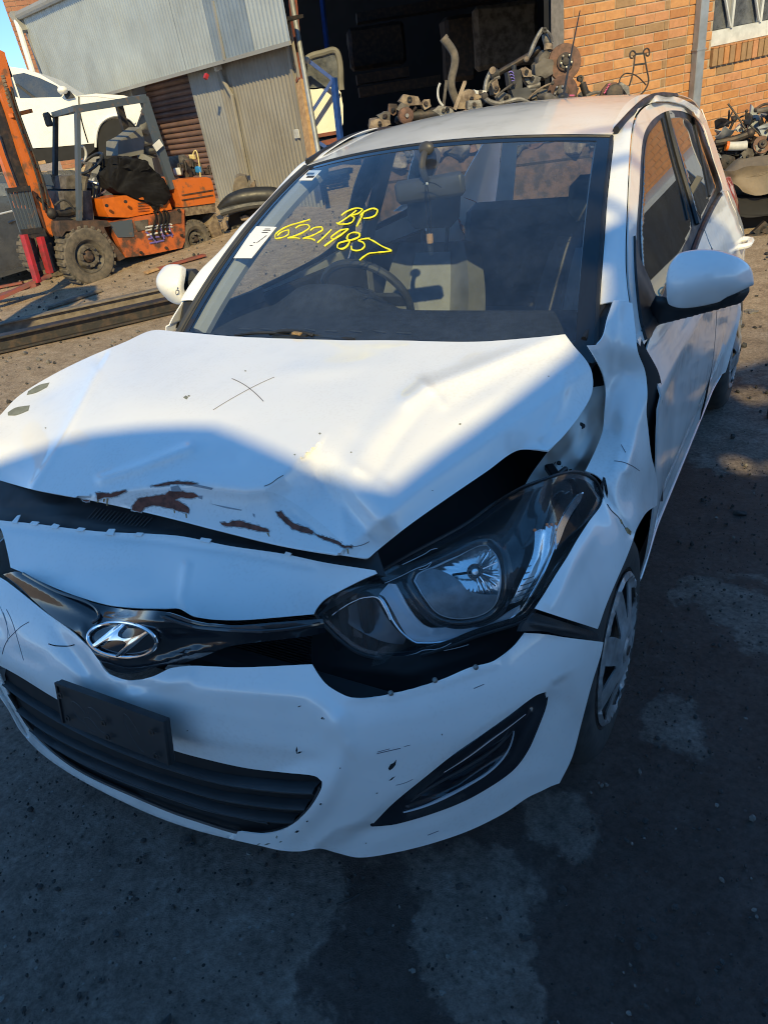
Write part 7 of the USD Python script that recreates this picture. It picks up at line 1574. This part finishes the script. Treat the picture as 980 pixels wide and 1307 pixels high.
# --- heap on a folded tarp by the right wall
RP = Side(at(950, 200, d=6.7), facing(20))
def rp(pts, s=0.0): return [RP.p(u, v, s) for u, v in pts]
def rl(out, s1, s0, amp=.02, sc=14, seed=0): return lump(out, s1, s0, amp, sc, seed, RP)
tb = thing('scrap_table', 'low bench under tan sheet carrying scrap by the brick wall', 'bench', RP.p(960, 290, 0))
part(tb, 'sheet', jitter(sub(sub(sub(RP.slab(zC((300, 650), (420, 625), (560, 615), (800, 595), (1100, 560), (1100, 780), (640, 830), (470, 830), (400, 780)), .5, -.5)))), .17, 5, 2), 'tarp_tan', 50)
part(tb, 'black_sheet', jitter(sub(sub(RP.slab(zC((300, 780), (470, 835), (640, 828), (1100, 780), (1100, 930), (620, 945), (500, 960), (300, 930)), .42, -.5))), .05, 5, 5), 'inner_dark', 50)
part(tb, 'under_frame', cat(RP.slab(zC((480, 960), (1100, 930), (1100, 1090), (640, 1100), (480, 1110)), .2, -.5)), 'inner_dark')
for i, (a, b, w) in enumerate(((zC((560, 1075)), zC((640, 1000)), .05), (zC((500, 1110)), zC((620, 1095)), .06), (zC((600, 1040)), zC((660, 1060)), .05))): part(tb, 'leg', bar(RP.p(*a[0], .45), RP.p(*b[0], .45), w), 'steel_dark')
items = [('radiator_support', 'pale upright pointed steel bracket on the right heap', zC((512, 365), (530, 260), (538, 180), (575, 230), (605, 280), (600, 320), (560, 350)), 'galvanised', -.05, -.09, .01), ('motor', 'ribbed black motor at the left of the right heap', zC((325, 545), (350, 530), (425, 540), (440, 600), (400, 635), (340, 620)), 'steel_dark', .12, -.1, .02),
         ('pressed_panel', 'grey bent panel offcut on the right heap', zC((430, 350), (470, 310), (500, 330), (490, 365), (450, 372)), 'pale_plastic', .0, -.06, .02), ('pressed_panel', 'crumpled silver panel at the upper right of the right heap', zC((590, 340), (640, 310), (700, 330), (700, 420), (620, 400)), 'galvanised', .05, -.08, .04), ('black_hose_box', 'black plastic housing in the middle of the right heap', zC((540, 450), (580, 400), (650, 420), (660, 500), (600, 520)), 'black_plastic', .05, -.12, .03),
         ('casting', 'dusty engine casting right of the motor', zC((470, 520), (520, 480), (560, 495), (545, 590), (490, 600)), 'steel_dusty', .1, -.08, .03), ('casting', 'grey gear casting at the right edge of the right heap', zC((560, 470), (610, 455), (640, 500), (620, 540), (570, 525)), 'alloy_grey', .12, .0, .03), ('offcut', 'white plastic offcut at the front of the right heap', zC((440, 605), (480, 585), (500, 605), (470, 622)), 'white_pipe', .16, .1, .006), ('offcut', 'longer white plastic offcut beside the first one', zC((515, 605), (570, 582), (590, 595), (545, 618)), 'white_pipe', .16, .1, .006), ('offcut', 'white panel corner at the right edge of the heap', zC((605, 550), (700, 540), (700, 610), (606, 610)), 'white_pipe', .14, .08, .006),
         ('casting', 'dark tangled casting at the left tip of the right heap', zC((300, 440), (340, 425), (370, 450), (345, 490), (310, 490)), 'steel_dark', .05, -.08, .03), ('casting', 'black bracket standing at the top left of the right heap', zC((400, 265), (435, 255), (448, 280), (425, 305), (405, 295)), 'steel_dark', .0, -.04, .02), ('casting', 'dark rubber lump under the long bars', zC((350, 490), (500, 470), (520, 520), (440, 540), (350, 525)), 'inner_dark', .06, -.12, .03)]
for i, (nm, lab, q, m, s1, s0, am) in enumerate(items): scrap(nm, lab, 'car part', [('body', rl(q, s1, s0, am, 15, i * 5), m), ('fixing', lathe([(.004, .01), (.013, .01), (.013, -.01), (.004, -.01)], 10, RP.p(*np.mean(q, 0), s1 + .012), tocam(RP.p(*np.mean(q, 0), s1))), 'steel_dark')])
scrap('shock_absorber', 'pale steel cylinder with orange end on the right heap', 'shock absorber', [('tube', tube(rp(zC((365, 468), (430, 470), (505, 462)), .1), .038, 12, 8), 'pale_plastic'), ('end', tube(rp(zC((360, 467), (378, 469)), .1), .041, 12), 'amber_lens')])
scrap('bar', 'long dark bar lying across the right heap', 'bar', [('bar', tube(rp(zC((285, 445), (400, 425), (530, 378)), .08), .030, 8, 8), 'steel_dark'), ('bar_end', trimesh.creation.icosphere(2, .04).apply_translation(rp(zC((530, 378)), .08)[0]), 'steel_dark')])
scrap('bar', 'second dark bar below the long one', 'bar', [('bar', tube(rp(zC((300, 470), (380, 500), (500, 440)), .02), .024, 8, 10), 'steel_dark'), ('bar_end', trimesh.creation.icosphere(2, .03).apply_translation(rp(zC((500, 440)), .02)[0]), 'steel_dark')])
scrap('pipe', 'bent brown pipe arching over the right heap', 'pipe', [('pipe', tube(rp(zC((570, 215), (610, 185), (640, 176), (690, 195)), -.05), .012, 8, 20), 'steel_rusty'), ('flange', trimesh.creation.icosphere(2, .02).apply_translation(rp(zC((570, 215)), -.05)[0]), 'steel_rusty')])
scrap('strut', 'thin dark strut leaning at the left of the right heap', 'rod', [('rod', tube(rp(zC((350, 425), (395, 340), (420, 280)), .0), .012, 7, 8), 'steel_dark'), ('eye', trimesh.creation.icosphere(2, .022).apply_translation(rp(zC((420, 280)), .0)[0]), 'steel_dark')])
scrap('strut', 'second thin strut beside the pointed bracket', 'rod', [('rod', tube(rp(zC((500, 345), (502, 280), (505, 225)), -.03), .010, 7, 8), 'steel_dark'), ('eye', trimesh.creation.icosphere(2, .014).apply_translation(rp(zC((505, 225)), -.03)[0]), 'steel_dark')])
cK = rp(zC((610, 460)), .1)[0]
scrap('disc_hub', 'dark toothed hub on the right heap', 'brake disc', disc(cK, tocam(cK) + [.3, 0, .3], .075)[:3])

_kr = ['thin dark rod', 'grey sheet offcut', 'black plastic shard', 'dusty pipe stub']
for i in range(72):
    u = _fill.uniform(903, 990); hi = np.interp(u, [903, 925, 985], [186, 150, 138]); v_ = _fill.uniform(hi, np.interp(u, [905, 985], [216, 205])); c = RP.p(u, v_, _fill.uniform(-.35, .1)); k = i % 4; d = _fill.normal(size=3) * [1, .5, .8]; d /= np.linalg.norm(d); L_ = _fill.uniform(.06, .2)
    m1 = [lambda: tube([c - d * L_, c + [0, 0, .015], c + d * L_], .008, 6, 8), lambda: jitter(sub(sub(rbox(L_ * 1.2, .008, L_ * .8, .003))), .05, 12, i).apply_transform(trimesh.geometry.align_vectors((0, 1, 0), d)).apply_translation(c), lambda: jitter(sub(sub(rbox(L_ * .9, .05, L_ * .6, .01))), .05, 14, i).apply_transform(trimesh.geometry.align_vectors((0, 1, 0), d)).apply_translation(c), lambda: tube([c - d * L_ * .5, c + d * L_ * .5], .022, 9)][k]()
    whole('scrap_piece', m1, ['steel_dark', 'galvanised', 'black_plastic', 'steel_dusty'][k], f'{_kr[k]} in the right heap by the brick wall', 'scrap', group=f'{_kr[k]}s in the right heap by the brick wall', smooth=40)

# --- black bumper and bits in front of the corrugated shed
JP = Side(on_ground(305, 290), facing(35))
jj = lambda out, s1, s0, am, sd: lump(out, s1, s0, am, 6, sd, JP)
scrap('loose_bumper', 'black plastic bumper lying behind the forklift tail', 'bumper', [('cover', tube([JP.p(*p_, .2) for p_ in z6((560, 610), (600, 575), (700, 520), (850, 490), (1000, 482), (1150, 500))], [.05, .1, .12, .12, .12, .1], 10, 30), 'black_plastic'), ('lip', tube([JP.p(*p_, .28) for p_ in z6((570, 640), (700, 600), (850, 570), (1000, 560))], .05, 8, 20), 'grey_plastic')])
scrap('car_seat', 'dusty grey seat back propped against the shed', 'car seat', [('back', jj(z6((680, 470), (700, 320), (740, 300), (800, 305), (815, 360), (790, 480), (730, 490)), -.3, -.6, .05, 3), 'timber_grey'), ('side', jj(z6((800, 400), (825, 345), (838, 360), (815, 470), (795, 475)), -.28, -.5, .03, 4), 'steel_dusty')])
scrap('post_stub', 'pale brown bracket beside the propped seat back', 'bracket', [('stub', jj(z6((820, 470), (840, 390), (875, 350), (885, 400), (860, 470)), -.2, -.4, .03, 6), 'alloy_tan'), ('rod', tube([JP.p(*p_, -.2) for p_ in z6((880, 400), (900, 440), (910, 470))], .02, 6), 'steel_dark')])
scrap('pale_panel', 'pale broken panel under the black bumper', 'panel', [('panel', jj(z6((575, 720), (600, 680), (625, 670), (615, 720), (638, 775), (590, 785)), .3, .25, .02, 7), 'alloy_tan'), ('edge', bar(JP.p(*z6((575, 720))[0], .3), JP.p(*z6((590, 785))[0], .3), .03), 'alloy_tan')])
scrap('tyre_pile', 'dark heap of rubber and plastic behind the forklift wheel', 'scrap', [('mass', jj(z6((620, 660), (800, 620), (1100, 560), (1200, 700), (900, 800), (640, 850), (590, 830), (640, 760)), .0, -.6, .10, 9), 'inner_dark'), ('rusty_end', jj(z6((745, 680), (790, 655), (825, 670), (810, 700), (760, 705)), .1, .0, .03, 12), 'alloy_tan')])
# --- beams on the ground
def beam(a, b, w, h, m, lab, z0=0.0):
    A, C = on_ground(*a), on_ground(*b)
    A, C = A + [0, 0, h / 2 + z0], C + [0, 0, h / 2 + z0]
    fl = cat(bar(A + [0, 0, h * .43], C + [0, 0, h * .43], w, h * .14, r=.004), bar(A - [0, 0, h * .43], C - [0, 0, h * .43], w, h * .14, r=.004)); t = thing('steel_beam', lab, 'beam', (A + C) / 2)
    part(t, 'flanges', fl, m); part(t, 'web', bar(A, C, w * .15, h * .8), m)
beam((250, 392), (-60, 463), .16, .15, 'steel_dark', 'long dark steel beam on the ground nearest the car'); beam((230, 378), (-50, 440), .13, .13, 'timber_grey', 'weathered beam on the ground behind the dark steel one')
for i, (a, b, w, m, lab) in enumerate([((200, 345), (262, 327), .10, 'fork_red', 'faded red plank in the dirt behind the forklift wheel'), ((186, 350), (215, 340), .09, 'timber', 'pale wood offcut on the dirt beside the red plank'), ((60, 395), (130, 372), .07, 'timber_grey', 'thin grey batten on the dirt before the forklift'), ((-20, 372), (30, 362), .09, 'fork_red', 'short faded red plank under the fork tips')]):
    A, C = on_ground(*a), on_ground(*b); whole('plank', bar(A + [0, 0, .02], C + [0, 0, .02], w, .03, r=.004), m, lab, 'plank')
# --- stones, gravel and litter on the yard
def pebbles(name, n, region, size, m, lab, seed):
    r = np.random.default_rng(seed); V_, F_, k = [], [], 0; base = trimesh.creation.icosahedron()
    while k < n:
        x, y = r.uniform(region[0], region[1]), r.uniform(region[2], region[3])
        if -.82 < x < .82 and .25 < y < 3.8: continue
        s_ = size * r.lognormal(0, .5); v = np.array(base.vertices) * s_ * r.uniform(.5, 1.2, 3) * (1 + r.normal(0, .12, (12, 1)))
        c_, q_ = math.cos(k), math.sin(k); v[:, :2] = v[:, :2] @ np.array([[c_, -q_], [q_, c_]])
        V_.append(v + [x, y, float(ground_z(x, y)) + s_ * .15]); F_.append(np.array(base.faces) + 12 * k); k += 1
    whole(name, trimesh.Trimesh(np.vstack(V_), np.vstack(F_), process=False), m, lab, 'gravel', kind='stuff', smooth=False)
pebbles('grit', 6000, (-1.6, 2.0, -.6, 2.6), .0028, 'stone_dark', 'fine dark grit scattered over the asphalt round the car', 3); pebbles('gravel', 500, (-1.6, 2.0, -.6, 3), .0032, 'stone_pale', 'sparse pale gravel on the asphalt round the car', 4); pebbles('rubble', 700, (-9, -1.2, 2.0, 9), .009, 'stone_dark', 'dark rubble bits over the pale dirt', 5); pebbles('dirt_clods', 900, (-9, -1.2, 2.0, 9), .011, 'stone_pale', 'pale dirt clods over the yard', 6); pebbles('wall_rubble', 500, (.75, 3, 2.4, 7), .014, 'stone_dark', 'dark rubble beside the car', 7)
for i, (u, v, s_, m, lab) in enumerate([(437, 994, .009, 'stone_pale', 'pale stone on the asphalt below the bumper lip'), (318, 1150 - 60, .008, 'stone_pale', 'small pale stone below the lower grille'), (240, 1073, .02, 'stone_dark', 'dark flat clod on the asphalt below the grille'), (148, 1192, .010, 'stone_dark', 'dark stone at the lower left'), (565, 1268, .008, 'stone_pale', 'tiny pale stone low in the middle'), (833, 1195, .010, 'stone_dark', 'dark stone on the wet patch'), (526, 1240, .007, 'stone_pale', 'tiny pale chip left of the wet patch'), (945, 655, .03, 'stone_dark', 'dark clod on the asphalt right of the door'), (958, 398, .05, 'stone_pale', 'flat pale stone behind the rear wheel'), (167, 1146, .006, 'stone_pale', 'tiny white chip at the left')]):
    P = on_ground(u, v); m1 = trimesh.creation.icosphere(1, s_ * .75).apply_scale((1.2, .9, .5)); m1 = trimesh.Trimesh(np.array(m1.vertices) * (1 + np.random.default_rng(i).normal(0, .22, (len(m1.vertices), 1))), m1.faces, process=False); whole('stone', m1.apply_translation(P), m, lab, 'stone', smooth=False)
P = on_ground(430, 1155); whole('twig', tube([P, P + [.02, .014, .006], P + [.035, .04, .004]], .003, 5, 8), 'stone_dark', 'short dark twig on the asphalt before the bumper', 'twig')
# ------------------------------------------------------------------ unseen shapes added behind the viewer to shade the car
Sh = np.array([SUN[0], SUN[1], 0]); Sh /= np.linalg.norm(Sh); Sp = np.array([-Sh[1], Sh[0], 0])
def shade_xy(P, C):
    """Where the sun ray of the point P meets the upright plane through C."""
    P = np.asarray(P, float); t = ((C - P) @ Sh) / (SUN @ Sh); Q = P + SUN * t
    return (Q - C) @ Sp, Q[2]
def upright(poly, C, thick):
    m = extrude(poly, 1.0); v = np.array(m.vertices); W_ = C * [1, 1, 0] + v[:, :1] * Sp + v[:, 1:2] * np.array([0, 0, 1.0]) + v[:, 2:] * SUN * thick
    m = trimesh.Trimesh(W_, m.faces, process=False)
    if m.volume < 0: m.invert()
    return m
C1 = np.array([0, .5, 0]) + Sh * 4.8
def hoodP(u, v):
    return EYE + ray(u, v) * hood_fn(np.array([[u, v]], float))[0]
left_edge = [shade_xy(hoodP(*p_), C1) for p_ in ((-30, 590), (0, 581), (60, 566), (115, 553), (175, 545), (235, 542), (272, 543), (300, 553), (380, 588), (455, 616), (478, 619), (498, 624))]
right_edge = [shade_xy(hoodP(*p_), C1) for p_ in ((498, 624), (560, 576), (620, 532), (680, 487), (722, 454))]
def pilP(u, v): return EYE + ray(u, v) * pil_fn(np.array([[u, v]], float))[0]
pil1 = [shade_xy(pilP(*p_), C1) for p_ in ((762, 392), (782, 380), (799, 358))]

notch = left_edge + right_edge
sil = [(-3.2, -.2), (-3.2, 4.03), (-1.6, 4.0)] + left_edge + right_edge[1:] + [(.90, 4.08), (.955, 4.17), (.97, 4.265), (.93, 4.275), (.90, 4.34), (.94, 4.40), (1.03, 4.43), (1.12, 4.47), (1.28, 4.56), (1.45, 4.78), (1.9, 4.86), (2.25, 4.42), (2.7, 4.5), (3.4, 4.62), (4.6, 4.62), (4.6, -.2)]
holes = [sg.Point(1.93, 3.72).buffer(.06).union(sg.Point(2.05, 3.66).buffer(.05)), sg.box(2.28, 4.12, 2.44, 4.26), sg.Point(1.15, 4.33).buffer(.035)]
poly = sg.Polygon(sil).buffer(0)
for h in holes: poly = poly.difference(h)
split_x = .35
nb = thing('shade_wall', 'unseen white wall added behind the viewer to shade the bonnet and bounce light', 'shed', C1 * [1, 1, 0])  # added wall, top edge cut back from the shadow line on the bonnet
part(nb, 'wall', upright(poly.intersection(sg.box(-10, -1, split_x, 9)), C1, .12), 'bounce_white', smooth=False)
shade_cut = thing('shade_cutout', 'unseen cut-out added behind the viewer to shade the near side of the car', 'shade cutout', C1 * [1, 1, 0] + Sp * 2)
part(shade_cut, 'stack', upright(poly.intersection(sg.box(split_x, -1, 10, 9)), C1, .12), 'zinc_grey', smooth=False)  # added flat cut-out; edge and holes shape the shade and dapples
def hoop(pts, r): return tube([C1 * [1, 1, 0] + Sp * a + np.array([0, 0, z]) for a, z in pts], r, 8, 24)
part(shade_cut, 'dapple_hoop', hoop([(.98, 4.66), (1.08, 4.695), (1.18, 4.71), (1.35, 4.70), (1.5, 4.60)], .018), 'steel_dark')  # hoops added unseen for the dark arcs on the pillar
part(shade_cut, 'dapple_hoop', hoop([(1.04, 4.86), (1.15, 4.885), (1.28, 4.87), (1.5, 4.72)], .014), 'steel_dark')
part(shade_cut, 'dapple_hoop', hoop([(.96, 4.60), (1.02, 4.55), (1.06, 4.48), (1.08, 4.42)], .016), 'steel_dark')
# added unseen board at the left, cut to throw the streaked shadow before the forklift
C2 = on_ground(70, 392) + Sh * 4.2
g2 = lambda *a: [shade_xy(on_ground(x / 3.92, 200 + y / 3.92), C2) for x, y in a]
bpoly = sg.Polygon(g2((482, 640), (400, 648), (290, 660), (150, 725), (0, 830), (-200, 930), (-160, 1000), (60, 900), (270, 820), (300, 795), (400, 765), (492, 712))).buffer(0)
for q in (((300, 774), (316, 777), (424, 712), (408, 708)), ((334, 781), (352, 784), (444, 718), (430, 712)), ((368, 787), (386, 788), (464, 722), (448, 716)), ((228, 808), (250, 812), (300, 784), (290, 776))):
    bpoly = bpoly.difference(sg.Polygon(g2(*q)).buffer(0))
bd = thing('shade_board', 'unseen slotted board added at the left to cast the shadow before the forklift', 'board', C2 * [1, 1, 0])
part(bd, 'board', upright(bpoly, C2, .05), 'timber_grey', smooth=False)
bx = bpoly.bounds
for a in (bx[0] + .05, (bx[0] + bx[2]) / 2 - .2):
    b0 = C2 * [1, 1, 0] + Sp * a
    part(bd, 'post', bar(b0 + [0, 0, -.2], b0 + [0, 0, bx[1] + .3], .06), 'timber_grey')
# white truck parked beside the car, just outside the picture (it shows in the side windows; its shade is put into the paint colour)
tk = thing('parked_truck', 'white cab-over truck, shade put into its blue-grey colour, parked beyond the right edge, mirrored in the side windows', 'truck', (2.25, 8.7, 0))
cabp = [(3.55, .45), (3.50, .95), (3.58, 1.25), (3.85, 2.05), (4.0, 2.15), (4.6, 2.15), (4.65, .45)]
T_ = np.array([[0, 0, 1, 1.32], [1, 0, 0, 0], [0, 1, 0, 0], [0, 0, 0, 1.0]])
part(tk, 'cab', extrude(cabp, 1.75, T_).apply_transform(np.diag([1, 1, .72, 1])).apply_translation((.05, 3.6, .03)), 'truck_white_shaded', smooth=30)
tp_ = lambda name, m, mt: part(tk, name, m.apply_transform(np.diag([1, 1, .72, 1])).apply_translation((.05, 3.6, .03)), mt)
ws = np.array([(1.40, 3.60, 1.29), (2.98, 3.60, 1.29), (2.90, 3.815, 1.97), (1.48, 3.815, 1.97)]); tp_('front_glass', solid(ws + [0, -.012, .004], np.array([[0, 1, 2], [0, 2, 3]]), .01), 'inner_dark')
sgq = np.array([(1.312, 3.72, 1.25), (1.312, 4.5, 1.25), (1.312, 4.5, 1.95), (1.312, 3.98, 1.95)]); tp_('side_pane', solid(sgq, np.array([[0, 2, 1], [0, 3, 2]]), .01), 'inner_dark')
for k in range(3): tp_('grille_slot', box(1.75, 2.65, 3.475, 3.52, .70 + .09 * k, .75 + .09 * k, .01), 'inner_dark')
for x0, x1 in ((1.40, 1.68), (2.72, 3.0)):
    tp_('headlight', box(x0, x1, 3.468, 3.53, .68, .84, .03), 'clear_glass'); tp_('lamp_back', box(x0, x1, 3.49, 3.525, .67, .85, .02), 'reflector_soft'); tp_('indicator', box(x0 - .04 if x0 < 2 else x1 - .03, x0 + .03 if x0 < 2 else x1 + .04, 3.50, 3.62, .86, .96, .02), 'amber_lens')
tp_('bumper', box(1.30, 3.09, 3.42, 3.56, .38, .62, .04), 'truck_white_shaded'); tp_('bumper_slot', box(1.7, 2.7, 3.412, 3.44, .44, .54, .01), 'inner_dark')
t_m = meshkit.text_mesh('DOCTOR', .10, .006, True); t_m.apply_transform(trimesh.transformations.rotation_matrix(math.pi / 2, (1, 0, 0))); t_m.apply_translation((1.85, 3.475, 1.03)); tp_('lettering', t_m, 'blue_plastic')
for x, dx in ((1.34, -.16), (3.06, .16)):
    tp_('mirror_arm', cat(tube([(x, 3.72, 1.30), (x + dx * .8, 3.52, 1.55), (x + dx, 3.52, 1.95), (x, 3.85, 2.02)], .014, 7, 20)), 'black_plastic'); tp_('truck_mirror', cat(box(x + dx - .09, x + dx + .09, 3.46, 3.53, 1.62, 1.92, .03), box(x + dx - .08, x + dx + .08, 3.46, 3.53, 1.42, 1.57, .03)), 'black_plastic')
tp_('tray', cat(box(1.30, 3.1, 5.2, 8.2, .80, .92), box(1.9, 2.5, 4.6, 8.1, .5, .78)), 'tank_grey')
for x in (1.36, 2.84):
    for y in (4.2, 7.2): tp_('truck_wheel', lathe([(0, 0), (.2, 0), (.22, .03), (.34, .03), (.36, .06), (.36, .18), (.34, .22), (0, .22)], 24, (x, y, .50), (1, 0, 0)), 'rubber')
